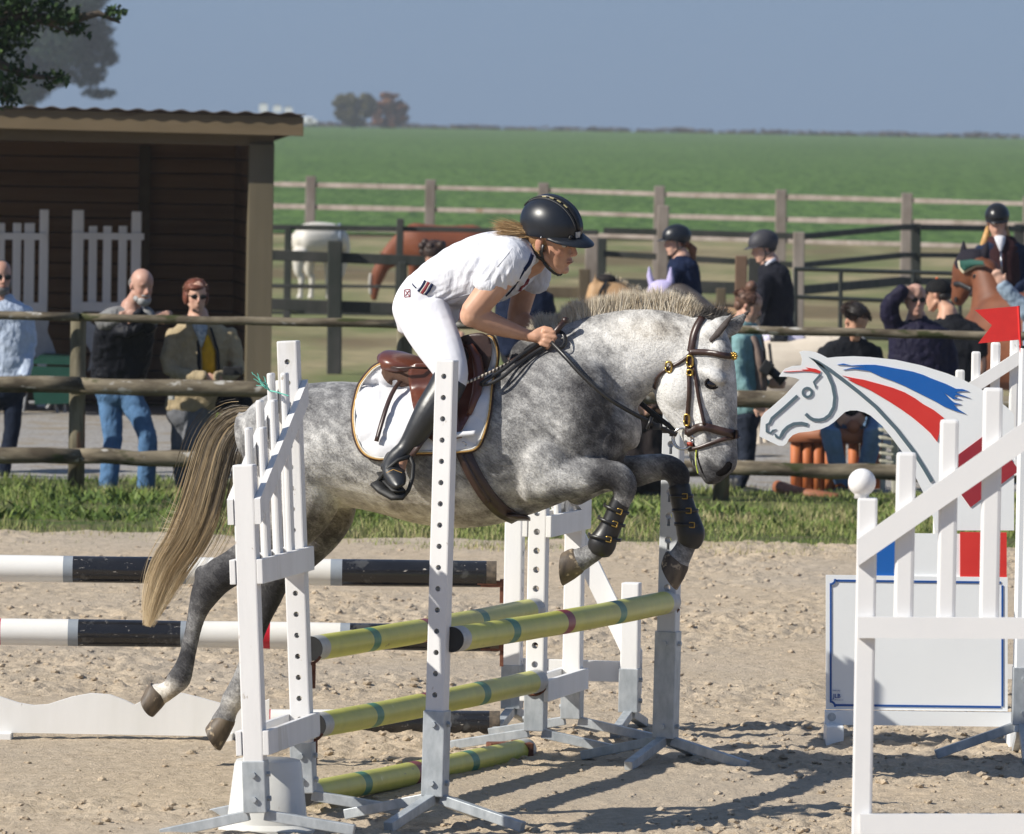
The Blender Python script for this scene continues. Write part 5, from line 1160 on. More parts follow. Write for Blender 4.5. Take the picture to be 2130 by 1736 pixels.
def harness(F_, mat, root):
    for s in (1, -1):
        part('chin_strap', ribbon([F_(.02, s * .086, .005), F_(.012, s * .079, -.03), F_(.018, s * .069, -.062), F_(.04, s * .045, -.098), F_(.058, s * .015, -.121), F_(.06, 0, -.123)], .012 * F_.k, [F_.r * s, F_.r * s, F_.r * s, nrm(F_.r * s - F_.u), -F_.u, -F_.u], .004), mat, root, True)
        part('chin_strap', ribbon([F_(-.075, s * .060, -.02), F_(-.03, s * .076, -.045), F_(.016, s * .072, -.060)], .010 * F_.k, F_.r * s, .004), mat, root, True)

# ------------------------------------------------------------------ the rider
RO = HP.at(900, 700, 0); rider = thing('person', RO, 'rider in white shirt, white breeches and tall black boots, crouched over the grey horse', 'person')
ya = R_(-30); fw = np.array([math.cos(ya), math.sin(ya), 0]); pt = R_(-15); fwd = fw * math.cos(pt) + Z3 * math.sin(pt); hup = -fw * math.sin(pt) + Z3 * math.cos(pt)
rt = np.cross(fwd, hup); hup = nrm(hup + rt * math.tan(R_(11)))
HF = Fr(HP.at(1146, 501, .03), fwd, hup, 1.04)
HH = Fr(HF(0, 0, .006), HF.f * math.cos(-.02) + HF.u * math.sin(-.02), HF.u, 1.03)
bp = head_pieces(HF)
bp += [capsule(HF(-.025, 0, -.02), HP.at(1098, 540, 0), .052, .058), capsule(HP.at(1105, 545, 0), HP.at(1080, 550, 0), .06, .08)]
bp.append(pls(HP, [(828, 640, 935, 665, .15), (866, 572, 955, 638, .12), (928, 526, 995, 630, .12), (988, 497, 1045, 618, .135), (1045, 487, 1085, 592, .15), (1090, 496, 1105, 568, .13)], 20, 2.1, 2))
def arm_rows(sh, el, wr, r): return [(sh[0], sh[1], r[0], sh[2]), (sh[0] * .5 + el[0] * .5, sh[1] * .5 + el[1] * .5, r[1], (sh[2] + el[2]) / 2), (el[0] + 1, el[1] - 10, r[2], el[2])], [(el[0], el[1] - 6, r[2] * .98, el[2]), (el[0] * .65 + wr[0] * .35, el[1] * .65 + wr[1] * .35, r[3], el[2] * .65 + wr[2] * .35), (wr[0], wr[1], r[4], wr[2])]
for sh, el, wr, r in (((1072, 532, .17), (981, 660, .24), (1096, 698, .135), (34, 30, 25, 23, 12.5)), ((1105, 540, -.15), (1076, 668, -.2), (1138, 690, -.09), (30, 25, 22, 20, 12))):
    a, b_ = arm_rows(sh, el, wr, r); bp.append(limb(HP, a, 16, 3)); bp.append(limb(HP, b_, 16, 3)); bp.append(ball(HP.at(el[0], el[1] - 3, el[2]), r[2] / HP.s))
def hand(cx, cy, off, sgn):
    L = [ell(HP.at(cx, cy, off), HP.x * .036 - Z3 * .004, HP.n * .019, Z3 * .030, 16, 10), capsule(HP.at(cx - 24, cy - 2, off), HP.at(cx - 4, cy, off), .023, .026)]
    for (a, b_, c_, d_, r) in ((12, -12, 30, -9, .0098), (14, -2, 33, 1, .0102), (10, 8, 28, 11, .0098), (3, 15, 19, 20, .0085)):
        k0 = HP.at(cx + a, cy + b_, off + sgn * .012); k1 = HP.at(cx + c_, cy + d_, off + sgn * .006); k2 = HP.at(cx + c_ - 3, cy + d_ + 4, off - sgn * .022); k3 = HP.at(cx + a + 4, cy + b_ + 5, off - sgn * .026)
        L += [capsule(k0, k1, r), capsule(k1, k2, r * .95, r * .9), capsule(k2, k3, r * .88, r * .8)]
    L += [capsule(HP.at(cx - 10, cy - 10, off + sgn * .004), HP.at(cx + 10, cy - 18, off - sgn * .004), .0125, .0105), capsule(HP.at(cx + 10, cy - 18, off - sgn * .004), HP.at(cx + 25, cy - 15, off - sgn * .002), .0105, .0090)]
    return L
bp += hand(1122, 701, .13, 1) + hand(1156, 694, -.09, -1)
bp += [limb(HP, [(870, 640, 45, s * .09), (905, 700, 40, s * .19), (933, 765, 30, s * .29), (932, 800, 26, s * .33), (900, 852, 22, s * .365), (858, 920, 14, s * .375), (838, 942, 14, s * .385), (826, 985, 16, s * .43)], 14, 2) for s in (1, -1)]
rb = fuse(bp, .0048, 3, 'body'); flush(rb, HF); rb.materials.append(M['skin_tan']); part('body', None, None, rider, me=rb)
eyes(HF, rider, brow='iris')
for s in (1, -1): part('eyelid', tube([HF(.090, s * .018, .0165), HF(.0935, s * .031, .0215), HF(.085, s * .045, .015)], .0035, 6), M['skin_tan'], rider, True)
part('lip_line', tube([HF(.098, .024, -.0585), HF(.1035, .012, -.0575), HF(.105, 0, -.0585), HF(.1035, -.012, -.0575), HF(.098, -.024, -.0585)], .0016, 5), pm_('lip_shadow', (.2, .06, .05), (.2, .06, .05), 10, .6), rider, True)
M['helmet_navy'] = pm_('satin_navy_shell', (.009, .011, .016), (.013, .016, .022), 30, .36, .1, 200, .001, spec=.5, extra=[((.05, .055, .065), 60, .74, (1, 1, .3))]); M['helmet_black'] = pm_('black_gloss_shell', (.010, .010, .012), (.016, .016, .018), 30, .3)
hm = part('helmet', helmet_shell(HH, (-.010, 0, .060), (.131, .102, .108), ((0, .050), (60, .036), (95, .022), (140, .000), (180, -.008))), M['helmet_navy'], rider, autos=50)
part('peak', helmet_peak(HH,   .062, .024, .050, 70, (.122, .102)), M['helmet_navy'], hm, True)
hc = lambda A, e, k=1.0: HH(-.010 + .131 * k * math.cos(A) * math.cos(e), .104 * k * math.sin(A) * math.cos(e), .058 + .112 * k * math.sin(e))
def midline(t_, w, k=1.006):        # t_ from front (0) to back (1), w lateral offset
    e = R_(8 + 150 * t_); return HH(-.010 + .131 * k * math.cos(e) * math.sqrt(1 - (w / .104) ** 2), w, .058 + .112 * k * math.sin(e) * math.sqrt(1 - (w / .104) ** 2))
Nn = lambda t_: nrm(HH.f * math.cos(R_(8 + 150 * t_)) + HH.u * math.sin(R_(8 + 150 * t_)))
ts = np.linspace(0, 1, 26); part('vent_strip', ribbon([midline(x, .0) for x in ts], .040, [Nn(x) for x in ts], .006), M['helmet_black'], hm, True)
for w in (.036, .030, -.030, -.036): part('stitched_piping', tube([midline(x, w * math.sin(math.pi * min(max(x * .9 + .12, 0), 1)) ** .4, 1.01) for x in ts], .0013, 5), M['strap_black'] if abs(w) < .033 else pm_('grey_stitch', (.12, .12, .12), (.1, .1, .1), 10, .6), hm, True)
M['palegold'] = pm_('pale_gold', (.55, .48, .26), (.48, .42, .22), 60, .35, metal=.4)
for t_ in (.36, .46, .56, .66):
    for w in (.021, -.021): part('vent_stud', obox(midline(t_, w, 1.02), nrm(midline(t_ + .01, w) - midline(t_, w)) * .0095, HH.r * .0045, Nn(t_) * .002, .001), M['palegold'], hm)
b0 = hc(.16, R_(-2), 1.01); bx = nrm(HH.r * .96 + HH.f * -.2); bz = nrm(HH.u + HH.f * -.1)
M['badge'] = pm_('silver_shield', (.42, .46, .52), (.20, .24, .32), 120, .3, metal=.5)
part('shield_badge', prism([b0 + bx * x + bz * z for x, z in ((-.012, .018), (.012, .018), (.012, -.002), (.007, -.014), (0, -.021), (-.007, -.014), (-.012, -.002))], nrm(np.cross(bx, bz)) * -.006 if np.dot(np.cross(bx, bz), HH.f) < 0 else nrm(np.cross(bx, bz)) * .006), M['badge'], hm)
part('vent_hole', ell(hc(.42, R_(-4), 1.0), HH.f * .006 + HH.r * .012, HH.r * .01 - HH.f * .005, HH.u * .011, 12, 8), M['rubber'], hm, True)
part('rivet', ball(hc(1.40, R_(-14), 1.005), .0045), M['steel'], hm, True); part('rivet', ball(hc(3.0, R_(-14), 1.005), .004), M['steel'], hm, True)
harness(HF, M['strap_black'], rider)
part('chin_guard', tube([HF(.022, .066, -.070), HF(.036, .050, -.092), HF(.052, .025, -.114), HF(.058, 0, -.119)], .009, 8, flat=.6), M['strap_black'], rider, True)
# hair: fair, tied back and blowing
rh = np.random.default_rng(4)
t = NT('fair_hair'); c = t.ramp(t.attr('tone'), [(0, (.10, .05, .02)), (.4, (.28, .16, .07)), (.75, (.50, .33, .16)), (1, (.68, .50, .28))]); M['fairhair'] = t.fin(c, .45, 0, .4)
M['hairbase'] = pm_('fair_hair_base', (.26, .14, .06), (.36, .21, .10), 40, .6, .5, 80, .002)
part('hair', fuse([HF.e((-.022, 0, .03), .090, .080, .072, 18, 12), capsule(HF(-.075, .03, -.015), HF(-.105, .02, -.045), .030, .018), capsule(HF(-.075, -.03, -.015), HF(-.105, -.0, -.045), .030, .018)], .006, 3, 'hair') and None or join([HF.e((-.024, 0, .022), .086, .0805, .070, 20, 14), capsule(HF(-.070, .02, -.018), HF(-.108, .012, -.035), .034, .016)]), M['hairbase'], rider, True)
n = 1500; a = rh.random(n); b_ = rh.random(n); r0 = np.array([HF(.005 - .09 * x, .083 * math.cos(x * 1.3), -.005 - .035 * y) for x, y in zip(a, b_)]); t0 = np.array([HF(-.10 - .02 * x, .030 * y, -.02 - .03 * y + .02 * x) for x, y in zip(a, b_)])
hair_obj('hair_strands', hairs(r0, t0, rh.normal(0, .004, (n, 3)) + HF.r * .006, np.full(n, .0022), rh), M['fairhair'], rider, np.clip(.62 + .2 * rh.normal(0, 1, n), 0, 1))
n = 2600; a = rh.random(n); r0 = HP.at(1118, 490, .06)[None] + rh.normal(0, .009, (n, 3)) * np.array([1.6, 1, .8]); L0 = .05 + .125 * a ** .6
t0 = r0 + np.stack([-L0, 0 * a, .008 + .034 * L0 / .175 + rh.normal(0, .006 + .012 * a, n)], 1)
hair_obj('ponytail', hairs(r0, t0, rh.normal(0, .008, (n, 3)) + np.array([0, 0, -.012]), np.full(n, .0022), rh), M['fairhair'], rider, np.clip(.66 + .2 * rh.normal(0, 1, n), 0, 1))
# clothes
M['shirt'] = cloth('white_show_shirt', (.70, .71, .75), (.66, .67, .72), .75, .5, 11, .1); M['breeches'] = cloth('white_breeches', (.70, .70, .74), (.68, .68, .72), .7, .22, 5, .1); M['navy'] = cloth('navy_trim', (.010, .018, .06), None, .7, .1)
sh = [pls(HP, [(850, 590, 948, 648, .150), (862, 567, 958, 641, .148), (925, 518, 1000, 638, .145), (985, 490, 1048, 627, .158), (1045, 479, 1090, 600, .172), (1086, 482, 1106, 572, .155), (1108, 492, 1118, 556, .095)], 24, 2.15, 3)]
sh += [limb(HP, [(1078, 524, 42, .150), (1052, 556, 40, .185), (1018, 590, 33.5, .205)], 18, 3, 1.0), limb(HP, [(1104, 530, 38, -.14), (1112, 560, 34, -.16), (1110, 588, 31, -.17)], 18, 3)]
shm = fuse(sh, .0065, 4, 'shirt')
co = vcos(shm); n3 = np.array([shm.vertices[i].normal[:] for i in range(len(co))]); d_ = co - HP.o; Us = 950 + d_ @ HP.x * HP.s; Vs = (868 - (co[:, 2] - CAMZ) * (F / co[:, 1])) - 596 + (Us - 1065) * ROLL
fold = np.exp(-((Us - 1035) / 45) ** 2 - ((Vs - 570) / 50) ** 2) * np.sin((Us * .75 + Vs * .35) * .42 + 2 * fract_noise(co, 9, 2)) * .005
fold += np.exp(-((Us - 925) / 50) ** 2 - ((Vs - 628) / 22) ** 2) * np.sin((Us * .45 + Vs) * .5) * .004 + .004 * fract_noise(co, 12, 3, 5)
fold += np.exp(-((Us - 1095) / 30) ** 2 - ((Vs - 590) / 30) ** 2) * np.sin(Us * .5) * .003
co2 = co + n3 * fold[:, None]; shm.vertices.foreach_set('co', co2.ravel()); shm.materials.append(M['shirt']); shb = side_bvh(shm)
shirt = part('shirt', None, None, rider, me=shm)
part('sleeve_hem', limb(HP, [(1022, 583, 34.5, .203), (1018, 589, 34.5, .205), (1014, 595, 34, .207)], 26, 3), M['shirt'], shirt, True)
part('sleeve_hem', limb(HP, [(1110, 583, 32, -.17), (1110, 594, 31.5, -.172)], 24, 3), M['shirt'], shirt, True)
def on_shirt(pts, w, mat, nm, lift=.002, th=.003, pl=HP): return part(nm, strap_on(shb, pl, pts, w, lift, th, 1, 4, .12), mat, shirt, True)
on_shirt([(1106, 497), (1108, 520), (1102, 545), (1090, 562)], .018, M['navy'], 'collar'); on_shirt([(1090, 562), (1078, 585), (1062, 606), (1052, 616)], .008, M['navy'], 'placket')
on_shirt([(851, 578), (857, 590), (866, 600)], .005, M['navy'], 'waist_piping')
M['seam'] = pm_('seam_shade', (.42, .43, .47), (.46, .47, .5), 10, .8)
on_shirt([(1096, 486), (1076, 505), (1052, 535), (1034, 556)], .0025, M['seam'], 'seam', .001, .002); on_shirt([(905, 636), (940, 622), (985, 610)], .0025, M['seam'], 'seam', .001, .002)
for i, k in enumerate(('navy', 'pw', 'pr', 'pw', 'navy')):
    if k == 'pw': M[k] = pm_('stripe_white', (.7, .65, .6), (.7, .65, .6), 10, .7)
    if k == 'pr': M[k] = pm_('stripe_dark_red', (.16, .012, .02), (.2, .02, .03), 10, .7)
    on_shirt([(886 + 3.6 * i, 585 + 1.5 * i), (879 + 3.6 * i, 597 + 1.5 * i), (871 + 3.6 * i, 608 + 1.5 * i)], (.010, .003, .012, .003, .010)[i], M[k], 'side_stripe', .006)
M['pr2'] = M['pr']
part('chest_emblem', strap_on(shb, HP, [(1080, 605), (1092, 590), (1106, 578)], .026, .003, .003, 1, 3, .06), M['pr'], shirt, True)
br = [pls(HP, [(853, 574, 952, 640, .147), (832, 605, 950, 652, .172), (822, 640, 945, 672, .178), (832, 672, 915, 690, .16)], 24, 2.2, 3)]
for s in (1, -1): br.append(limb(HP, [(876, 640, 57, s * .09, .10), (893, 680, 53, s * .15, .092), (915, 722, 47, s * .225, .085), (934, 762, 38, s * .285, .072), (940, 792, 32, s * .315, .060), (933, 815, 27, s * .325, .05)], 18, 3))
bm_ = fuse(br, .0068, 5, 'breeches'); bm_.materials.append(M['breeches']); brb = side_bvh(bm_); bo = part('breeches', None, None, rider, me=bm_)
part('hip_emblem', join([strap_on(brb, HP, q, .003, .002, .002, 1, 3, .15) for q in ([(842, 604), (853, 603)], [(853, 603), (853, 618)], [(853, 618), (842, 619)], [(842, 619), (842, 604)], [(844, 606), (851, 616)], [(851, 606), (844, 616)])]), M['pr'], bo)
M['bootleather'] = pm_('black_riding_boot', (.014, .015, .017), (.020, .021, .023), 8, .40, .2, 30, .004, spec=.6)
for s in (1, -1):
    bt = fuse([limb(HP, [(936, 790, 36, s * .325, .064), (921, 820, 36.5, s * .345, .064), (899, 852, 34, s * .365, .060), (876, 887, 28, s * .375, .050), (855, 920, 22, s * .375, .042), (840, 940, 19, s * .38, .04)], 20, 3),
               limb(HP, [(842, 936, 19, s * .38, .04), (826, 955, 22, s * .395, .042), (818, 978, 23, s * .43, .045), (826, 1000, 20, s * .465, .046), (831, 1010, 14, s * .485, .04)], 18, 3), capsule(HP.at(812, 950, s * .37), HP.at(800, 972, s * .39), .022, .018)], .0058, 4, 'boot')
    bt.materials.append(M['bootleather']); b_ = part('boot', None, None, rider, me=bt)
    part('sole', tube([HP.at(793, 984, s * .385), HP.at(806, 1000, s * .43), HP.at(828, 1020, s * .475), HP.at(836, 1022, s * .49)], [.022, .028, .034, .02], 10, flat=.3), M['rubber'], b_, True)
    part('toe_stitch', tube([HP.at(804, 984, s * .488), HP.at(818, 977, s * .496), HP.at(836, 984, s * .49)], .0013, 5), M['piping_gold'], b_)
    o_ = s * .43
    part('stirrup', join([tube([HP.at(*q) for q in ((853, 950, o_), (828, 958, o_ + s * .02), (806, 976, o_ + s * .03), (791, 996, o_ + s * .02), (785, 1004, o_))], .0085, 8), tube([HP.at(*q) for q in ((853, 950, o_), (860, 968, o_), (858, 995, o_ + s * .02), (850, 1020, o_ + s * .04), (842, 1030, o_ + s * .04))], .0085, 8),
                          ribbon([HP.at(782, 1002, o_ + s * .02), HP.at(798, 1018, o_ + s * .03), HP.at(822, 1032, o_ + s * .045), HP.at(843, 1031, o_ + s * .05)], .06, Z3 * .9 + HP.n * .4 * s, .014)]), M['rubber'], horse, True)
    part('stirrup_leather', ribbon([HP.at(905, 870, s * .33), HP.at(880, 915, s * .38), HP.at(854, 952, s * .425)], .022, HP.n, .005), M['leather_dark'], horse, True)
# riding whip in the hand
wh = [HP.at(u, v, o) for u, v, o in ((1176, 667, .115), (1156, 690, .118), (1128, 712, .12), (1098, 733, .135), (1064, 753, .17))]
wt = [HP.at(u, v, o) for u, v, o in ((1064, 753, .17), (1020, 775, .24), (975, 795, .30), (930, 812, .335), (895, 832, .35))]
cr = thing('riding_whip', HP.at(1120, 715, .12), 'brown handled whip with cream braided shaft, held in the rider\'s fist', 'whip')
M['braid'] = NT('braided_shaft'); tt_ = M['braid']; w_ = tt_.n('ShaderNodeTexWave', wave_type='BANDS', bands_direction='X'); w_.inputs['Scale'].default_value = 22; tt_.l(tt_.tc.outputs['Object'], w_.inputs[0]); M['braid'] = tt_.fin(tt_.mix(tt_.ramp(w_.outputs['Fac'], [(.45, 0.0), (.55, 1.0)]), (.03, .018, .012), (.62, .55, .45)), .6)
part('handle', tube(wh, [.0125, .0115, .011, .0105, .0095], 10), M['leather_dark'], cr, True); part('handle_cap', ball(wh[0], .014), M['leather_dark'], cr, True); part('shaft', tube(wt, [.0065, .006, .0055, .005, .004], 8), M['braid'], cr, True)
# ================================================================== FENCES, SHED, TREES
def railY(u, v, Y): return P(u, v, Y)
def log(p0, p1, r, n=8, half=False, jit=.012):
    p0 = np.asarray(p0, float); p1 = np.asarray(p1, float); pts = []; rr = []
    for i in range(n + 1):
        t_ = i / n; pts.append(p0 * (1 - t_) + p1 * t_ + np.array([0, 0, RNG.normal(0, jit * .4)])); rr.append(r * (1 + RNG.normal(0, .05)))
    return tube(pts, rr, 14, flat=.8 if half else 1)
YN = 55.7; nf = thing('rail_fence', GD(836, YN), 'weathered three-rail log fence with lichen patches, between the sand arena and the spectators', 'fence')
for u in (-520, 157, 836, 1500, 2178):
    b = Gy(u, YN + .10); b[2] = -.05; part('post', tube([b, b + Z3 * .6, b + Z3 * 1.27, b + Z3 * 1.30], [.060, .058, .056, .05], 18), M['wood_post'], nf, True)
US = [-620, 157, 836, 1500, 2260]
for i in range(4):
    for v0, r, top in ((656.5, .031, 1), (799.5, .059, 0), (946, .056, 0)):
        a = P(US[i] - 8, v0 + .0195 * US[i], YN - (.02 if top else .05)); b = P(US[i + 1] + 8, v0 + .0195 * US[i + 1] + (3 if i % 2 else 0), YN - (.04 if top else .07))
        if top: part('rail', log(a, b, r, 10, False, .006), M['wood'], nf, True)
        else: part('rail', log(a, b, r, 10, False), M['wood'], nf, True)
def fence(label, pts, rails, posts, mat, pmat=None, th=.04, gap=0):
    "pts: function u -> distance; rails: (u0,v0,u1,v1,height m); posts: (u, vtop, vbottom, width m)"
    t = thing('rail_fence', GD(posts[0][0], pts(posts[0][0])), label, 'fence')
    for u0, v0, u1, v1, h in rails:
        n = max(1, int((u1 - u0) / 250)); pp = []
        for i in range(n + 1): u = u0 + (u1 - u0) * i / n; pp.append(P(u, v0 + (v1 - v0) * i / n + (RNG.normal(0, 1.2) if 0 < i < n else 0), pts(u)))
        for i in range(n): part('rail', bar(pp[i], pp[i + 1], th, h * (1 + RNG.normal(0, .08)), bev=.008), mat, t)
    for u, v0, v1, w in posts:
        a = P(u, v0, pts(u) - th / 2 - w * .45); b = P(u, v1, pts(u) - th / 2 - w * .45); b = np.array([a[0] + RNG.normal(0, .01), a[1], b[2]])
        part('post', bar(b, a, w, w * .8, (0, 1, 0), .015), pmat or mat, t)
    return t
f2 = lambda u: 146 - (u - 567) * 12 / 1336
fence('pale grey paddock fence of thin rails along the green crop field', f2, [(300, 374, 2260, 428, .085), (300, 421, 2260, 473, .085), (300, 466, 2260, 517, .08)],
      [(u, 367 + (u - 647) * .0283, 590 + (u - 647) * .02, .185) for u in (395, 647, 896, 1131, 1372, 1625, 1887, 2140)], M['greywood'])
fence('dark paddock fence with a thick post, left of the rider', lambda u: 84.0, [(560, 531, 1000, 548, .115), (560, 633, 900, 645, .115), (560, 596, 700, 598, .04)], [(697, 501, 780, .155), (838, 545, 780, .09)], M['darkwood'])
fence('dark thin-railed paddock fence behind the chestnut horse', lambda u: 108.0, [(560, 473, 1245, 484, .075), (560, 594, 1245, 604, .05), (560, 650, 1245, 660, .05)], [(600, 470, 665, .10), (833, 455, 670, .10), (1040, 470, 672, .1), (1253, 496, 680, .12)], M['darkwood'])
fence('dark paddock fence crossing behind the two riders in helmets', lambda u: 104.0, [(1255, 480, 1662, 492, .085), (1255, 528, 1662, 552, .085), (1255, 592, 1662, 604, .15)], [(1231, 492, 668, .17), (1380, 428, 675, .15), (1662, 483, 690, .15)], M['darkwood'], M['greywood'])
fence('sagging dark fence rising towards the girl on the bay horse', lambda u: 104 + (u - 1670) * .03, [(1670, 493, 1880, 473, .085), (1880, 473, 2250, 478, .085), (1670, 552, 1880, 531, .08), (1880, 531, 2250, 534, .08), (1670, 604, 1880, 585, .12), (1880, 585, 2250, 592, .12)], [(1905, 465, 690, .14), (2120, 466, 690, .15)], M['darkwood'])
fence('brown board fence across the dry paddock', lambda u: 96.0, [(1180, 640, 1540, 648, .14), (900, 604, 1215, 610, .12)], [(1216, 560, 700, .14), (1500, 600, 700, .12)], M['midwood'])
M['gatemetal'] = pm_('dark_gate_steel', (.018, .022, .020), (.03, .035, .032), 20, .5)
g = thing('field_gate', GD(1700, 76), 'thin black tubular metal field gate behind the seated man', 'gate'); GP = Pl(1800, 76, 0)
for (a, b_) in (((1652, 560), (2000, 570)), ((1652, 618), (2000, 632)), ((1652, 700), (2000, 708)), ((1749, 562), (1747, 745)), ((1900, 567), (1899, 745)), ((1655, 560), (1654, 745)), ((1997, 570), (1996, 745))): part('gate_bar', tube([GP.at(*a), GP.at(*b_)], .021, 8), M['gatemetal'], g)
single('gate_post', join([obox((P(1540, 532, 74) + P(1540, 760, 74)) / 2, (.055, 0, 0), (0, .05, 0), Z3 * .51, .01)]), pm_('brown_post', (.13, .08, .05), (.18, .11, .07), 5, .8), 'broad brown gate post left of the rider in the dark jacket', 'post')
single('field_board', obox((P(1572, 536, 74.3) + P(1572, 760, 74.3)) / 2, (.075, 0, 0), (0, .03, 0), Z3 * .5, .01), M['darkwood'], 'dark upright panel behind the brown gate post', 'panel')

# ---- open-fronted shelter
YS = 70.0; xR = P(568, 400, YS)[0]; xL = -8.5; xE = P(626, 260, YS)[0]; zt = P(300, 250, YS)[2]; SHED = thing('open_shed', (xR, YS, 0), 'open-fronted timber shelter with corrugated roof and dark plank walls', 'shed')
zf = P(568, 258, YS)[2] + .01
part('front_beam', obox(((xL + xE) / 2, YS - .30, zf), ((xE - xL) / 2, 0, -.03), (0, .03, 0), Z3 * .085, .004), M['shed_beam'], SHED)
part('header_beam', obox(((xL + xR) / 2, YS + .02, zf - .115), ((xR - xL) / 2, 0, -.02), (0, .06, 0), Z3 * .075, .004), M['shed_beam'], SHED)
for x in (xR - .11, xR - 3.1, xR - 6.2): part('post', obox((x, YS + .02, (zf - .19) / 2), (.11, 0, 0), (0, .11, 0), Z3 * (zf - .19) / 2, .006), M['shed_post'], SHED)
X, Y_ = np.meshgrid(np.arange(xL, xE + .02, .022), [YS - .38, YS + 4.4]); k = (Y_ - YS) / 4.4
Zr = zf + .100 - .16 * np.clip(k, -.1, 1) - (X - (xL + xE) / 2) * .0085 + .010 * np.sin(X * 2 * math.pi / .19)
n = X.shape[1]; V = np.stack([X.ravel(), Y_.ravel(), Zr.ravel()], 1); V2 = V - np.array([0, 0, .008]); Fc = []
for i in range(n - 1): Fc += [(i, i + 1, n + i + 1, n + i), (2 * n + i + 1, 2 * n + i, 3 * n + i, 3 * n + i + 1), (i + 1, i, 2 * n + i, 2 * n + i + 1)]
part('roof', (np.vstack([V, V2]), Fc), M['roofmetal'], SHED, True)
part('back_wall', obox(((xL + xR) / 2, YS + 4.3, 1.22), ((xR - xL) / 2, 0, 0), (0, .03, 0), Z3 * 1.24), M['shed_wall'], SHED)
sw = [(xR - .03, YS + .14, 0.02), (xR - .03, YS + 4.25, 0.02), (xR - .03, YS + 4.25, zf - .17), (xR - .03, YS + .14, zf - .09)]
part('side_wall', prism(sw, (-.04, 0, 0)), M['shed_wall'], SHED)
sw2 = [(x + (xL - xR) + .06, y, z) for x, y, z in sw]; part('side_wall', prism(sw2, (-.04, 0, 0)), M['shed_wall'], SHED)
part('eave_board', prism([(xE - .02, YS - .27, zf - .08), (xE - .02, YS - .27, zf + .08), (xE - .02, YS + 4.3, zf - .06), (xE - .02, YS + 4.3, zf - .20)], (-.03, 0, 0)), M['shed_beam'], SHED)
for x in np.arange(xL + .4, xE - .1, .85): part('rafter', bar((x, YS + .1, zf - .02), (x, YS + 4.25, zf - .17), .05, .10), M['shed_wall'], SHED)
part('wall_post', obox((P(392, 400, YS + 4)[0], YS + 4.2, 1.2), (.05, 0, 0), (0, .05, 0), Z3 * 1.2), M['shed_beam'], SHED)
for ch in SHED.children: ch.data.transform(Matrix(((1, -.10, 0, 0), (0, 1, 0, 0), (0, 0, 1, 0), (0, 0, 0, 1))))
SP = Pl(150, 72.2, 0)
pickwing(SP, [(-40, -22, 455, 640), (-8, 10, 464, 640), (26, 44, 464, 640), (50, 72, 464, 640)], [], [[(-60, 484), (97, 486), (97, 500), (-60, 498)], [(-60, 628), (97, 630), (97, 650), (-60, 648)]], [(80, 99, 436, 860, .08), (-64, -46, 436, 860, .08)], M['white_far'], 'white picket wing stored in the shed, cut by the left edge', GD(20, 72.2), th=.02, group='spare white wings stored in the shed')
pickwing(SP, [(184, 202, 470, 640), (214, 232, 470, 640), (246, 264, 470, 640)], [], [[(150, 484), (300, 486), (300, 500), (150, 498)], [(150, 628), (300, 630), (300, 650), (150, 648)]], [(148, 172, 437, 860, .08), (271, 292, 440, 860, .08)], M['white_far'], 'white picket wing stored in the shed, above the bald man', GD(225, 72.2), th=.02, group='spare white wings stored in the shed')
M['dkgreen'] = pm_('dark_green_board', (.010, .06, .04), (.015, .075, .05), 8, .5); M['greyplastic'] = pm_('grey_white_plastic', (.38, .39, .40), (.3, .31, .32), 8, .5)
TP = Pl(110, 70.8, 0); t = thing('folding_table', GD(110, 70.8), 'green-topped folding table with grey crossed legs, behind the left fence post', 'table')
part('table_top', prism([TP.at(60, 757), TP.at(158, 760), TP.at(170, 742), TP.at(85, 738)], (0, .5, 0)), M['dkgreen'], t)
part('apron', prism([TP.at(62, 762), TP.at(156, 765), TP.at(150, 840), TP.at(72, 842)], (0, .02, 0)), M['dkgreen'], t)
for a, b_ in (((62, 770), (46, 868)), ((150, 765), (98, 850)), ((100, 790), (124, 872)), ((132, 775), (136, 872)), ((60, 838), (100, 838))): part('table_leg', tube([TP.at(*a, -.1), TP.at(*b_, -.1)], .016, 8), M['greyplastic'], t)
t = thing('cutout_panel', GD(95, 71.3), 'pale cut-out board shape leaning in the shed above the green table', 'panel'); CP = Pl(95, 71.3, 0)
part('board', prism([CP.at(*q) for q in ((66, 668), (88, 650), (102, 668), (98, 690), (108, 712), (118, 742), (60, 745))], (0, .02, 0)), M['greyplastic'], t)
t = thing('cutout_panel', GD(195, 71.3), 'pale slanting board shape between the fence post and the bald man', 'panel'); part('board', prism([CP.at(*q) for q in ((168, 655), (214, 690), (214, 742), (182, 775), (190, 735), (170, 700))], (0, .02, 0)), M['greyplastic'], t)
LB = Pl(446, 59, 0); M['lime'] = pm_('lime_fabric', (.38, .62, .04), (.3, .52, .03), 10, .7)
t = thing('sack', GD(446, 59), 'lime green and white sack standing on gravel behind the woman in khaki', 'bag'); part('sack_top', pls(LB, [(438, 828, 458, 828, .05), (434, 850, 462, 850, .09), (430, 882, 463, 882, .10)], 14, 2.6), M['lime'], t, True); part('sack_base', pls(LB, [(430, 883, 463, 883, .102), (430, 905, 464, 905, .102), (432, 985, 462, 985, .1)], 14, 2.6), M['plasticwhite'], t, True)

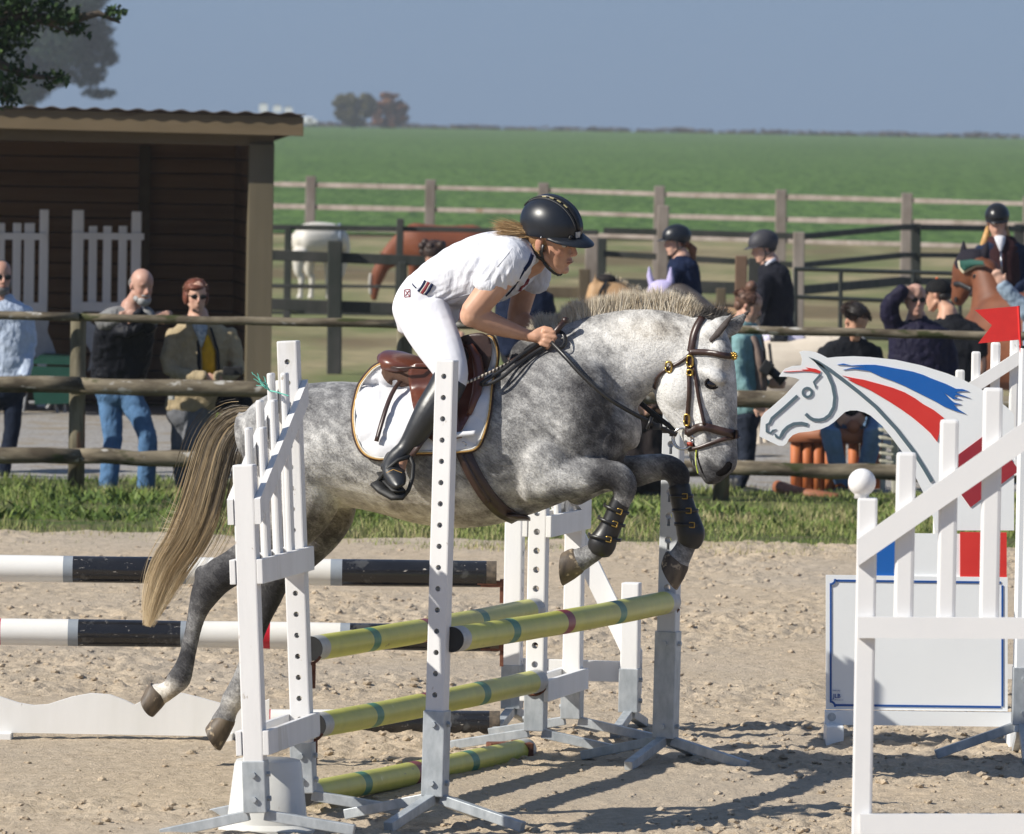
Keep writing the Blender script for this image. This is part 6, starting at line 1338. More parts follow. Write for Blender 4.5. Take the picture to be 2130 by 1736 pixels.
# ---- orange log bench and garden chair
OB = Pl(1710, 57.9, 0); t = thing('log_jump', GD(1710, 57.9), 'orange stained log fence jump used as a seat by the man in the hoodie', 'jump')
for u in (1656, 1679, 1702, 1725, 1748): part('upright_log', tube([OB.at(u, 915, .02), OB.at(u, 1022, .02)], .042, 14), M['orange_log'], t, True)
for u in (1776, 1800, 1822): part('upright_log', tube([OB.at(u, 915, -.30), OB.at(u, 1022, -.30)], .042, 14), M['orange_log'], t, True)
part('top_log', tube([OB.at(1640, 905, .05), OB.at(1836, 909, .05)], .055, 14), M['brown_log'], t, True); part('top_log', tube([OB.at(1640, 897, -.32), OB.at(1836, 900, -.32)], .055, 14), M['brown_log'], t, True)
part('cross_log', tube([OB.at(1775, 888, .10), OB.at(1778, 884, -.5)], .05, 14), M['brown_log'], t, True)
single('fallen_log', tube([P(1616, 1012, 57.0), P(1662, 1027, 56.8), P(1745, 1040, 56.6)], .045, 14), M['brown_log'], 'brown stripped log lying at the foot of the log jump', 'log', smooth=True)
CHP = Pl(1842, 57.5, 0); M['cream'] = pm_('cream_plastic', (.50, .48, .38), (.44, .42, .33), 8, .5)
t = thing('garden_chair', GD(1845, 57.5), 'cream slatted plastic garden chair seen side-on beside the seated man', 'chair')
part('leg', bar(CHP.at(1860, 842, .05), CHP.at(1862, 1035, .05), .05, .05, (0, 1, 0), .01), M['cream'], t); part('leg', bar(CHP.at(1838, 930, -.35), CHP.at(1836, 1030, -.35), .04, .04, (0, 1, 0), .01), M['cream'], t)
for v in (846, 862, 878, 894, 910, 926, 942, 958): part('slat', bar(CHP.at(1829, v, 0), CHP.at(1857, v + 3, 0), .30, .018, bev=.006), M['cream'], t)

# ---- trees
def leafmat(name, c0, c1, c2):
    t = NT(name); c = t.ramp(t.attr('tone'), [(0, c0), (.5, c1), (1, c2)]); return t.fin(c, .6, 0, .2)
def leaf_cloud(centres, radii, n, size, r, gap=.35, flat=1.0):
    V = []; T = []; tone = []; k = 0
    cc = np.array(centres); rr = np.array(radii); w = rr[:, 0] * rr[:, 1]; pick = r.choice(len(cc), n, p=w / w.sum())
    d = r.normal(0, 1, (n, 3)); d /= np.linalg.norm(d, axis=1)[:, None]; d *= (r.random(n) ** .45)[:, None]
    p = cc[pick] + d * np.stack([rr[pick, 0], rr[pick, 0] * flat, rr[pick, 1]], 1)
    nv = np.array([noise.noise(Vector(q) * (1.0 / (size * 7))) for q in p]); keep = nv > gap - .5; p = p[keep]; pick = pick[keep]; n = len(p)
    a = r.normal(0, 1, (n, 3)); a /= np.linalg.norm(a, axis=1)[:, None]; b = np.cross(a, r.normal(0, 1, (n, 3))); b /= np.linalg.norm(b, axis=1)[:, None]
    s = size * (.6 + .8 * r.random(n))[:, None]; Q = np.stack([p - a * s, p + b * s * .5, p + a * s, p - b * s * .5], 1)
    ct = r.random(len(cc)); tn = np.clip(.35 + .3 * (ct[pick] - .5) * 2 * .6 + .2 * r.normal(0, 1, n), 0, 1)
    return Q.reshape(-1, 3), np.arange(n * 4).reshape(n, 4), np.repeat(tn, 4)
def tree(name, label, base, limbs, cloud, mat, bark, trunkr):
    t = thing(name, base, label, 'tree')
    part('trunk', join([tube(l, list(np.linspace(r0, r1, len(l))), 9) for l, r0, r1 in limbs]), bark, t, True)
    Q, Fq, tn = cloud; o = fast_mesh('crown', Q - np.array(abs_loc(t)), Fq, mat, False); del o['kind']; o.parent = t; set_attr(o.data, 'tone', tn); return t
M['bark'] = pm_('bark', (.07, .055, .04), (.12, .095, .07), 5, .9, .5, 20, .01); rt_ = np.random.default_rng(21)
YT = 58.0; tp = lambda u, v, o=0.0: P(u, v, YT + o)
b0 = np.array([tp(-420, 300)[0], YT, -.05]); c1_ = [tp(-60, 40), tp(20, 18, .3), tp(60, 45), tp(110, 30, -.2), tp(140, 52), tp(30, 75), tp(5, 110), tp(60, 155), tp(105, 168), tp(122, 160), tp(20, 175), tp(8, 205), tp(170, 30), tp(205, 18), tp(236, 28), tp(160, 70), tp(-80, 130), tp(-140, 60), tp(-200, 150), tp(-260, 20), tp(-100, -60), tp(-250, -80), tp(40, -40), tp(-350, 60), tp(-420, -60), tp(70, 5), tp(-10, 60)]
rd_ = [(.30, .16), (.28, .14), (.20, .12), (.20, .10), (.15, .08), (.18, .10), (.18, .16), (.14, .07), (.14, .07), (.09, .05), (.14, .08), (.13, .08), (.14, .06), (.12, .06), (.10, .06), (.10, .05), (.4, .3), (.5, .3), (.5, .3), (.6, .4), (.5, .3), (.8, .5), (.4, .25), (.8, .6), (.9, .7), (.25, .12), (.2, .14)]
lb = [([b0, tp(-400, 60), tp(-380, -120)], .22, .12), ([tp(-395, 40), tp(-250, 20), tp(-80, 45), tp(40, 35), tp(140, 45), tp(205, 28), tp(250, 48)], .10, .008), ([tp(-390, 90), tp(-200, 110), tp(-40, 120), tp(60, 158), tp(125, 165)], .08, .007), ([tp(-40, 120), tp(0, 170), tp(15, 215)], .03, .006), ([tp(40, 35), tp(110, 55), tp(160, 72)], .015, .005)]
tree('broadleaf_tree', 'dark green leafy branches of a near tree reaching in at the upper left corner', b0, lb, leaf_cloud(c1_, rd_, 24000, .030, rt_, .40), leafmat('dark_leaves', (.014, .032, .012), (.040, .075, .022), (.10, .155, .05)), M['bark'], .2)
def crown(u0, u1, v0, v1, Y, k, r, rad):
    out = []; rr = []
    for i in range(k):
        a = r.random() * 6.283; q = r.random() ** .5; out.append(P((u0 + u1) / 2 + (u1 - u0) / 2 * q * math.cos(a) * .85, (v0 + v1) / 2 + (v1 - v0) / 2 * q * math.sin(a) * .85, Y + r.normal(0, .8 * rad))); x = rad * (.6 + .6 * r.random()); rr.append((x, x * .75))
    return out, rr
YH = 760.; cs, rs = crown(-140, 232, -200, 215, YH, 90, rt_, 2.5); cs += [P(222, 120, YH), P(205, 195, YH), P(205, 60, YH), P(215, 90, YH), P(180, 150, YH)]; rs += [(1.2, .9), (2.0, .5), (1.6, 1.2), (1.4, 1.0), (2.0, 1.6)]
bz = GD(60, YH, 1.5); tree('broadleaf_tree', 'tall hazy blue-green tree fading behind the near branches at upper left', bz, [([bz, P(60, 120, YH), P(50, -60, YH)], .5, .15), ([P(60, 120, YH), P(150, 60, YH)], .2, .06), ([P(60, 140, YH), P(-40, 60, YH)], .2, .06)], leaf_cloud(cs, rs, 120000, .26, rt_, .30), leafmat('distant_leaves', (.006, .016, .012), (.018, .038, .024), (.05, .075, .035)), M['bark'], .5)
YF_ = 1150.; cs, rs = crown(690, 785, 192, 262, YF_, 70, rt_, .75); bz = np.array([P(735, 268, YF_)[0], YF_, 2.3])
tree('broadleaf_tree', 'olive brown round tree on the horizon, left of the russet one', bz, [([bz, P(735, 220, YF_)], .4, .15)], leaf_cloud(cs, rs, 22000, .26, rt_, .25), leafmat('olive_leaves', (.035, .035, .014), (.11, .10, .035), (.20, .17, .06)), M['bark'], .4)
cs, rs = crown(772, 852, 205, 266, YF_ + 15, 60, rt_, .7); cs += [P(812, 205, YF_ + 15), P(800, 200, YF_ + 15), P(828, 204, YF_ + 15)]; rs += [(1.0, .7), (.7, .5), (.7, .5)]; bz = np.array([P(812, 268, YF_)[0], YF_ + 15, 2.3])
tree('broadleaf_tree', 'russet autumn tree on the horizon, right of the olive one', bz, [([bz, P(812, 225, YF_ + 15)], .4, .15)], leaf_cloud(cs, rs, 22000, .26, rt_, .25), leafmat('russet_leaves', (.07, .03, .014), (.22, .09, .04), (.32, .17, .07)), M['bark'], .4)
hv = np.linspace(-200, 2400, 160); cs = [P(u, 262 + (u - 640) * .0157 + 1.5 * math.sin(u * .03) - (3 if u < 900 else 0), 1190.) for u in hv]; rs = [(1.2, .32 + .25 * abs(math.sin(u * .021))) for u in hv]
t = thing('hedge', cs[0], 'thin brown hedge line running along the far horizon', 'hedge'); Q, Fq, tn = leaf_cloud(cs, rs, 14000, .22, rt_, .2); o = fast_mesh('foliage', Q - np.array(abs_loc(t)), Fq, leafmat('hedge_leaves', (.04, .03, .02), (.10, .075, .05), (.15, .12, .08)), False); del o['kind']; o.parent = t; set_attr(o.data, 'tone', tn)
YV = 1000.; M['vanwhite'] = pm_('van_white', (.8, .8, .8), (.7, .7, .7), 3, .4)
def van(u, v, label):
    c = P(u, v, YV); t = thing('parked_van', c - Z3 * .55, label, 'van'); part('body', join([obox(c + Z3 * .05, (.8, 0, 0), (0, .4, 0), Z3 * .45, .15), obox(c + np.array([.95, 0, -.1]), (.25, 0, 0), (0, .38, 0), Z3 * .28, .1)]), M['vanwhite'], t)
    part('window', obox(c + np.array([.3, -.405, .1]), (.25, 0, 0), (0, .01, 0), Z3 * .15), M['rubber'], t)
    for dx in (-.5, .8): part('wheel', tube([c + np.array([dx, -.42, -.42]), c + np.array([dx, -.2, -.42])], .16, 12), M['rubber'], t)
van(640, 252, 'tiny white van on the horizon beyond the end of the shed roof')
for u, h, l in ((548, 20, 'tiny pale farm building on the horizon above the shed roof'), (577, 16, 'narrow pale farm building on the horizon above the shed roof'), (600, 12, 'low white farm building on the horizon next to the shed roof end')):
    c = P(u, 236 - h / 2, YV + 50); w = .55; t = thing('farm_building', c - Z3 * (h / 2 / S(YV)), l, 'building'); part('wall', obox(c, (w, 0, 0), (0, .6, 0), Z3 * (h / 2 / S(YV + 50)) * .75), M['vanwhite'], t)
    a = c + Z3 * (h / 2 / S(YV + 50)) * .75; part('roof', prism([a + np.array([-w, -.6, 0]), a + np.array([w, -.6, 0]), a + np.array([0, -.6, .3])], (0, 1.2, 0)), M['greyplastic'], t)

# ------------------------------------------------------------------ air
hz = NT('haze_air'); nt = hz.t; nt.nodes.remove(hz.b); vol = nt.nodes.new('ShaderNodeVolumePrincipled'); vol.inputs['Density'].default_value = .00019; vol.inputs['Color'].default_value = (.86, .93, 1, 1); vol.inputs['Anisotropy'].default_value = 0.0
nt.links.new(vol.outputs[0], nt.nodes['Material Output'].inputs['Volume'])
hb = obox((0, 620, 15.5), (900, 0, 0), (0, 700, 0), (0, 0, 17.5)); ho = struct('haze', hb, hz.m, kind='stuff', label='pale blue haze in the air towards the horizon')
SC.cycles.volume_step_rate = 4
# ================================================================== SPECTATORS, RIDERS AND HORSES BEHIND
C_ = {}
def cl(name, c, **k):
    if name not in C_: C_[name] = cloth(name, c, **k)
    return C_[name]
def bones(pl, joints, radii, seg=12):
    "tapered limb through joints (u,v,off), radii in metres"
    rows = []
    for i, (j, r) in enumerate(zip(joints, radii)): rows.append((j[0], j[1], r * pl.s, j[2]))
    return limb(pl, rows, seg, 3)
def torso_p(pl, rows):
    "rows (u centre, v, half width m, half depth m, off)"
    s = pl.s; return pls(pl, [(u - w * s, v, u + w * s, v, d, o) for u, v, w, d, o in rows], 20, 2.3, 3)
def hand_p(pl, w, d, sgn=1, k=1.0):
    "small five-fingered hand at wrist w=(u,v,off) pointing along pixel direction d"
    d = np.array(d, float); d /= np.linalg.norm(d); q = np.array([-d[1], d[0]]); s = pl.s * k; L = []
    at = lambda a, b, o: pl.at(w[0] + (d[0] * a + q[0] * b) * s, w[1] + (d[1] * a + q[1] * b) * s, w[2] + o)
    L.append(ell(at(.045, 0, 0), (at(.09, 0, 0) - at(0, 0, 0)) * .5, (at(0, .04, 0) - at(0, -.04, 0)) * .5, pl.n * .018, 12, 8))
    for i, (b, ln) in enumerate(((-.030, .060), (-.010, .072), (.010, .068), (.029, .052))):
        L += [capsule(at(.08, b, 0), at(.08 + ln * .55, b * 1.05, .008), .0095, .009, 8), capsule(at(.08 + ln * .55, b * 1.05, .008), at(.08 + ln * .85, b * 1.05, -.012), .009, .0075, 8)]
    L.append(capsule(at(.025, -.035 * sgn, .005), at(.075, -.058 * sgn, .012), .0115, .009, 8)); return L
def skull_hair(F_, k=1.05, cut=.0, back=-.012, low=.02):
    return F_.e((back, 0, .050 + cut), .098 * k, .079 * k, .083 * k, 18, 12)
def sunglasses(F_, root):
    part('sunglasses', join([F_.e((.094, .032, .012), .006, .026, .019, 12, 8), F_.e((.094, -.032, .012), .006, .026, .019, 12, 8), tube([F_(.092, .055, .018), F_(.0, .082, .014)], .003, 6), tube([F_(.092, -.055, .018), F_(.0, -.082, .014)], .003, 6), tube([F_(.098, -.012, .016), F_(.098, .012, .016)], .003, 6)]), M['rubber'], root, True)
def person(label, Y, head, yaw, pitch, neck, tor, arms, legs, top, bottom, shoe=None, skin='skin_fair', sleeves='long', hem=None, k=1.0, roll=0, hands=((1, .4), (1, .4)), group=None, legr=(.088, .060, .048), armr=(.058, .050, .042), feet=((1, .3), (1, .3)), base=None, arm_top=None):
    "yaw: 0 = facing the camera, + = to the right of the picture"
    pl = Pl(tor[0][0], Y, 0); s = pl.s
    root = thing('person', base if base is not None else GD(tor[0][0], Y), label, 'person', group)
    a = R_(yaw); f = np.array([math.sin(a), -math.cos(a), 0]); p_ = R_(pitch); fwd_ = f * math.cos(p_) + Z3 * math.sin(p_); up_ = Z3 * math.cos(p_) - f * math.sin(p_)
    if roll: up_ = nrm(up_ + np.cross(fwd_, up_) * math.tan(R_(roll)))
    H = Fr(pl.at(head[0], head[1], head[2] if len(head) > 2 else .03), fwd_, up_, k)
    B = head_pieces(H); nk = pl.at(*neck); B += [capsule(H(-.02, 0, -.03), nk, .050 * k, .062 * k), capsule(nk, nk - Z3 * .05, .075, .09)]
    B.append(torso_p(pl, [(u, v, w * .86, d * .86, o) for u, v, w, d, o in tor]))
    for i, ar in enumerate(arms):
        B.append(bones(pl, ar, [.047, .037, .025])); hd = hands[i] if i < len(hands) else (1, .4)
        B += hand_p(pl, ar[-1], hd, 1 if i else -1, k)
    for lg in legs: B.append(bones(pl, lg, [.078, .052, .036]))
    me = fuse(B, .0095, 3, 'body'); flush(me, H); me.materials.append(M[skin]); part('body', None, None, root, me=me)
    T_ = [torso_p(pl, tor)]
    for ar in arms:
        if sleeves == 'long': T_.append(bones(pl, ar, [armr[0], armr[1], armr[2]]))
        elif sleeves == 'short':
            m_ = [(x * .45 + y * .55) for x, y in zip(ar[0], ar[1])]; T_.append(bones(pl, [ar[0], m_], [armr[0] * 1.05, armr[1] * 1.1]))
    tm = fuse(T_, .0105, 3, 'top'); co = vcos(tm); nn = np.array([v.normal[:] for v in tm.vertices]); dv = .009 * fract_noise(co, 9, 3, head[0]) + .005 * fract_noise(co, 24, 2, head[1]); tm.vertices.foreach_set('co', (co + nn * dv[:, None]).ravel()); tm.materials.append(top)
    tp_ = part('jacket' if sleeves == 'long' else 'shirt', None, None, root, me=tm)
    if bottom is not None and legs:
        L_ = [bones(pl, lg, list(legr)) for lg in legs]; lt = tor[-1]; L_.append(torso_p(pl, [(lt[0], lt[1] - .02 * s, lt[2] * .93, lt[3] * .93, lt[4]), (lt[0], lt[1] + .05 * s, lt[2] * .93, lt[3] * .95, lt[4]), (lt[0], lt[1] + .10 * s, lt[2] * .80, lt[3] * .9, lt[4])]))
        bm2 = fuse(L_, .0105, 3, 'trousers'); co = vcos(bm2); nn = np.array([v.normal[:] for v in bm2.vertices]); dv = .008 * fract_noise(co, 10, 3, head[0] + 5); bm2.vertices.foreach_set('co', (co + nn * dv[:, None]).ravel()); bm2.materials.append(bottom); part('trousers', None, None, root, me=bm2)
        for i, lg in enumerate(legs):
            A_ = pl.at(*lg[-1]); fx, fy = feet[i]; d3 = nrm([fx, -fy, 0]); part('shoe', join([ell(A_ + d3 * .06 + Z3 * -.045, d3 * .135, np.cross(Z3, d3) * .048, Z3 * .042, 14, 8), capsule(A_ - d3 * .01 + Z3 * -.02, A_ + Z3 * .03, .045, .05)]), shoe or M['rubber'], root, True)
    return root, pl, H, tm
def fuzz(H, root, mat_tone, n=900, seed=1, ln=.035, spread=1.0, zlo=.0):
    r = np.random.default_rng(seed); d = r.normal(0, 1, (n, 3)); d /= np.linalg.norm(d, axis=1)[:, None]; d[:, 2] = np.abs(d[:, 2]) * 1.0 + zlo; d[:, 0] = np.where((d[:, 0] > .75) & (d[:, 2] < .45), -d[:, 0], d[:, 0])
    R0 = np.array([H(-.012 + .096 * q[0], .080 * q[1], .050 + .080 * q[2]) for q in d]); dd = np.array([H(-.012 + (.096 + ln) * q[0] - .01, (.080 + ln * .7) * q[1], .050 + (.080 + ln * .5) * q[2] - .012) for q in d])
    hair_obj('hair_strands', hairs(R0, dd, r.normal(0, .008, (n, 3)), np.full(n, .006), r), M['hairvar'], root, np.clip(mat_tone + .15 * r.normal(0, 1, n), 0, 1))
t = NT('dark_to_brown_hair'); M['hairvar'] = t.fin(t.ramp(t.attr('tone'), [(0, (.012, .010, .009)), (.4, (.08, .04, .025)), (.7, (.20, .075, .035)), (1, (.4, .3, .2))]), .5, 0, .3)
def hairm(c1, c2): return pm_('hair_colour', c1, c2, 40, .55, .5, 120, .003)
dark = hairm((.012, .010, .009), (.03, .024, .02))
# 1 man cut by the left edge
r, pl, H, _ = person('man in pale blue shirt and sunglasses with grey beard, cut by the left edge', 57.9, (1, 578), 18, -4, (0, 612, 0), [(6, 622, .08, .07, 0), (4, 640, .19, .11, 0), (6, 690, .205, .125, 0), (8, 750, .185, .12, 0), (10, 798, .18, .12, 0)],
    [[(52, 645, 0), (64, 712, -.02), (52, 778, .10)], [(-45, 645, 0), (-58, 712, -.02), (-46, 778, .10)]], [[(28, 800, 0), (24, 900, 0), (2, 1000, 0)], [(-18, 800, 0), (-22, 900, 0), (-40, 1000, 0)]], cl('pale_blue_shirt', (.52, .60, .74), folds=.6), cl('dark_navy_jeans', (.012, .018, .035)), skin='skin_ruddy', hands=((0, 1), (0, 1)))
sunglasses(H, r); part('beard', join([H.e((.062, 0, -.085), .040, .056, .040), H.e((.020, .056, -.04), .03, .024, .05), H.e((.020, -.056, -.04), .03, .024, .05)]), hairm((.10, .09, .085), (.22, .2, .19)), r, True); part('hair', skull_hair(H, .99), hairm((.05, .045, .04), (.1, .09, .08)), r, True); part('tee_collar', tube([H(.02, .05, -.14), H(.06, 0, -.17), H(.02, -.05, -.14)], .012, 8), cl('tee_white', (.7, .7, .7)), r, True)
# 2 man leaning
r, pl, H, tm = person('balding man with white beard in black jacket and jeans, leaning on the top rail', 56.2, (294, 597, .22), 28, -12, (272, 640, .14), [(268, 648, .10, .09, .12), (262, 664, .20, .12, .10), (258, 700, .22, .14, .06), (252, 745, .215, .14, -.02), (246, 800, .19, .13, -.06)],
    [[(226, 662, .10), (262, 690, .26), (318, 660, .24)], [(300, 668, .10), (318, 690, .20), (286, 652, .30)]], [[(228, 812, -.08), (234, 915, -.04), (224, 1018, 0)], [(262, 812, -.05), (305, 905, .06), (303, 1020, .0)]], cl('black_rain_jacket', (.012, .013, .018), rough=.5, folds=.7, fs=7), cl('faded_blue_jeans', (.10, .20, .36), folds=.5), skin='skin_ruddy', hands=((1, -.1), (-1, .2)), feet=((.6, .5), (1, .3)), legr=(.10, .072, .068))
part('beard', join([H.e((.066, 0, -.088), .038, .052, .040), H.e((.084, 0, -.045), .02, .034, .010), H.e((.035, .044, -.078), .034, .022, .026), H.e((.035, -.044, -.078), .034, .022, .026)]), hairm((.20, .20, .20), (.42, .41, .40)), r, True); part('hair', join([H.e((-.045, 0, .02), .062, .080, .060)]), hairm((.10, .09, .085), (.2, .19, .18)), r, True)
part('grey_yoke', torso_p(pl, [(246, 650, .12, .10, .115), (240, 660, .165, .128, .10), (234, 674, .12, .150, .09)]), cl('light_grey_yoke', (.22, .22, .22), folds=.7), r, True); part('sleeve_stripe', pls(pl, [(300, 640, 322, 652, .05, .22), (296, 654, 330, 672, .06, .24)], 12, 2.2), cl('light_grey_yoke', (.2, .2, .2)), r, True)
# 3 woman in khaki
r, pl, H, tm = person('auburn-haired woman in khaki jacket and yellow top, hands on the middle rail', 56.3, (408, 618, .06), 14, -6, (412, 656, .0), [(413, 664, .08, .08, 0), (416, 682, .18, .11, 0), (418, 730, .205, .13, 0), (410, 790, .20, .13, 0), (398, 850, .195, .13, 0)],
    [[(364, 694, 0), (350, 768, .10), (424, 784, .26)], [(476, 694, 0), (496, 770, .06), (450, 785, .26)]], [[(386, 850, 0), (372, 935, 0), (380, 1018, 0)], [(422, 840, .03), (396, 930, .10), (402, 1016, 0)]], cl('khaki_jacket', (.40, .32, .20), folds=.6), cl('grey_jeans', (.16, .165, .18), folds=.4), skin='skin_fair', hands=((1, .25), (-1, .3)), legr=(.088, .062, .048), k=.96)
sunglasses(H, r); aub = hairm((.10, .028, .015), (.20, .06, .03))
part('hair', join([H.e((-.020, 0, .056), .104, .092, .080, 18, 12), H.e((-.02, .072, .0), .06, .024, .062), H.e((-.02, -.072, .0), .06, .024, .062), H.e((-.065, 0, -.02), .05, .075, .05), H.e((.062, .015, .075), .04, .058, .026)]), aub, r, True)
part('yellow_top', pls(pl, [(424, 700, 436, 700, .05, .10), (419, 730, 448, 730, .05, .12), (421, 780, 449, 780, .05, .125), (424, 812, 444, 812, .04, .12)], 14, 2.4), cl('mustard_top', (.62, .33, .015), folds=.5), r, True)
part('dark_lining', join([pls(pl, [(436, 682, 442, 684, .05, .085), (450, 730, 456, 730, .05, .10), (453, 780, 458, 780, .05, .10), (448, 815, 454, 815, .05, .10)], 10), pls(pl, [(408, 712, 418, 708, .04, .098), (409, 760, 420, 760, .04, .102), (412, 800, 422, 800, .04, .10)], 10)]), cl('lining', (.012, .014, .02)), r, True)
part('scarf', pls(pl, [(396, 666, 430, 666, .05, .09), (402, 684, 432, 684, .05, .115), (411, 704, 428, 704, .035, .14), (417, 722, 421, 722, .02, .14)], 12, 2.2), pm_('patterned_scarf', (.16, .20, .26), (.48, .52, .56), 40, .8), r, True)
for v_ in (690, 826): pass
part('white_tag', obox(pl.at(357, 826, .16), (.022, 0, 0), (0, .004, 0), Z3 * .022, .003), cl('tag_white', (.8, .8, .75)), r)
single('handbag', join([ell(pl.at(480, 838, .02), (.16, 0, 0), (0, .08, 0), Z3 * .09, 16, 10)]), cl('black_bag', (.010, .010, .012)), 'black bag hanging at the hip of the woman in khaki', 'bag', smooth=True)
single('compact_camera', join([obox(pl.at(484, 772, .28), (.07, 0, 0), (0, .03, 0), Z3 * .03, .01), tube([pl.at(478, 772, .30), pl.at(478, 772, .36)], .03, 14)]), M['rubber'], 'small black camera resting on the middle rail by the woman in khaki', 'camera')
fuzz(H, r, .62, 900, 2, .030)
# 4 dark haired person behind the rider
r, pl, H, _ = person('dark curly haired child with head bent, just behind the jumping rider\'s back', 68, (902, 534), -20, -25, (906, 566, 0), [(906, 572, .07, .07, 0), (908, 590, .15, .10, 0), (908, 640, .16, .11, 0), (906, 700, .16, .11, 0)], [[(874, 596, 0), (866, 650, .05), (880, 690, .15)], [(942, 596, 0), (950, 650, .05), (935, 690, .15)]], [[(896, 710, 0), (894, 795, 0), (892, 872, 0)], [(918, 710, 0), (920, 795, 0), (922, 872, 0)]], cl('pinkish_top', (.42, .16, .2)), cl('child_trousers', (.05, .05, .07)), k=.95)
part('hair', join([H.e((-.015, 0, .055), .115, .105, .09, 18, 12)] + [ball(H(.05 * math.cos(i) - .01, .1 * math.sin(i * 2.1), .03 + .09 * abs(math.cos(i * 1.3))), .035) for i in range(14)]), hairm((.02, .012, .010), (.06, .035, .025)), r, True)
fuzz(H, r, .15, 1200, 3, .045)
# 5 navy back
r, pl, H, _ = person('person in navy jacket seen from behind under the jumping rider\'s arms', 63, (1090, 562), 165, -25, (1092, 590, 0), [(1092, 596, .10, .08, 0), (1093, 612, .20, .12, 0), (1093, 660, .23, .14, 0), (1093, 730, .22, .14, 0)], [[(1048, 618, 0), (1040, 680, -.05), (1056, 735, .10)], [(1138, 618, 0), (1146, 680, -.05), (1130, 735, .10)]], [[(1076, 745, 0), (1072, 845, 0), (1070, 935, 0)], [(1110, 745, 0), (1112, 845, 0), (1114, 935, 0)]], cl('deep_navy_jacket', (.008, .014, .035)), cl('dark_trousers', (.02, .02, .022)))
part('hair', skull_hair(H, 1.06), dark, r, True)
# 6 short person with wide dark trousers
r, pl, H, _ = person('short person in wide dark trousers, seen under the grey horse\'s neck', 56.4, (1345, 672), 10, -15, (1343, 706, 0), [(1343, 714, .08, .08, 0), (1342, 732, .17, .11, 0), (1340, 790, .17, .12, 0), (1337, 862, .155, .12, 0)], [[(1306, 742, 0), (1298, 800, .04), (1318, 845, .18)], [(1378, 742, 0), (1380, 800, .04), (1362, 845, .18)]], [[(1322, 870, 0), (1322, 945, 0), (1330, 1018, 0)], [(1352, 870, 0), (1356, 945, 0), (1358, 1018, 0)]], cl('dark_brown_top', (.05, .035, .03)), cl('charcoal_trousers', (.030, .024, .024), folds=.4), legr=(.095, .105, .075), k=.95)
part('hair', skull_hair(H, 1.05), dark, r, True)
# 9 woman with bun and camera
r, pl, H, _ = person('woman with hair bun, teal sleeves and taupe gilet, holding a camera behind the horse\'s face', 57.4, (1556, 638), 78, -22, (1543, 672, 0), [(1542, 676, .085, .08, 0), (1548, 692, .125, .14, 0), (1553, 740, .135, .16, 0), (1555, 800, .14, .15, 0), (1548, 858, .13, .15, 0)],
    [[(1540, 706, .14), (1538, 785, .20), (1572, 842, .26)], [(1560, 706, -.14), (1566, 780, -.12), (1596, 800, .05)]], [[(1550, 868, .08), (1556, 945, .08), (1537, 1012, .08)], [(1538, 868, -.08), (1540, 945, -.08), (1526, 1012, -.08)]], cl('teal_hoodie', (.19, .33, .34), folds=.5), cl('dark_slate_trousers', (.022, .028, .045)), skin='skin_fair', hands=((.7, .7), (1, 0)), armr=(.064, .055, .042), k=.95)
brn = hairm((.09, .045, .03), (.17, .09, .06))
part('hair', join([H.e((-.022, 0, .050), .105, .090, .082, 18, 12), ball(H(-.035, 0, .150), .044), H.e((-.06, 0, -.01), .05, .06, .055)]), brn, r, True); part('gilet', pls(pl, [(1556, 700, 1578, 704, .135, .02), (1563, 745, 1592, 745, .165, .02), (1568, 800, 1597, 800, .16, .02), (1564, 838, 1590, 838, .15, .02)], 16, 2.5), cl('taupe_gilet', (.21, .155, .13), folds=.5), r, True)
part('hood', tube([pl.at(1530, 672, .10), pl.at(1522, 684, .02), pl.at(1528, 676, -.08), pl.at(1556, 674, -.09), pl.at(1566, 680, .0), pl.at(1552, 680, .10), pl.at(1530, 672, .10)], .035, 10), cl('teal_hoodie', None), r, True)
cmr = thing('camera', pl.at(1606, 775, .15), 'black camera with long lens hanging on the strap of the woman in teal', 'camera')
part('camera_body', obox(pl.at(1594, 765, .15), nrm(pl.x * 1 - Z3 * .6) * .04, pl.n * .07, nrm(pl.x * .6 + Z3) * .05, .01), M['rubber'], cmr); part('lens', tube([pl.at(1600, 768, .15), pl.at(1616, 782, .15), pl.at(1630, 795, .15)], [.036, .033, .042], 16), M['rubber'], cmr, True)
part('strap', ribbon([pl.at(1584, 700, .17), pl.at(1590, 730, .19), pl.at(1592, 755, .16)], .02, pl.n, .004), M['strap_black'], cmr)
fuzz(H, r, .42, 900, 4, .030)
# 10 seated man
r, pl, H, _ = person('seated man with black hair in black hoodie and blue jeans, behind the horse-head board', 58.1, (1779, 671, .12), 35, -28, (1770, 702, .05), [(1768, 706, .09, .08, .05), (1768, 722, .20, .12, .03), (1769, 770, .225, .14, 0), (1768, 830, .20, .14, -.06), (1768, 870, .19, .15, -.10)],
    [[(1716, 732, 0), (1706, 805, .05), (1740, 862, .25)], [(1820, 732, 0), (1834, 805, .05), (1800, 862, .25)]], [[(1748, 880, -.05), (1726, 892, .36), (1752, 1010, .20)], [(1790, 880, -.05), (1818, 892, .36), (1790, 1010, .20)]], cl('black_hoodie', (.010, .011, .015), folds=.7), cl('blue_jeans', (.15, .26, .42), folds=.5), skin='skin_tan', hands=((1, .6), (-1, .6)), shoe=pm_('dusty_boot', (.06, .05, .045), (.12, .1, .09), 20, .8), legr=(.10, .078, .058), feet=((-.3, 1), (.1, 1)))
part('hair', join([H.e((-.018, 0, .060), .106, .088, .082, 18, 12)]), dark, r, True)
fuzz(H, r, .10, 2200, 5, .045)
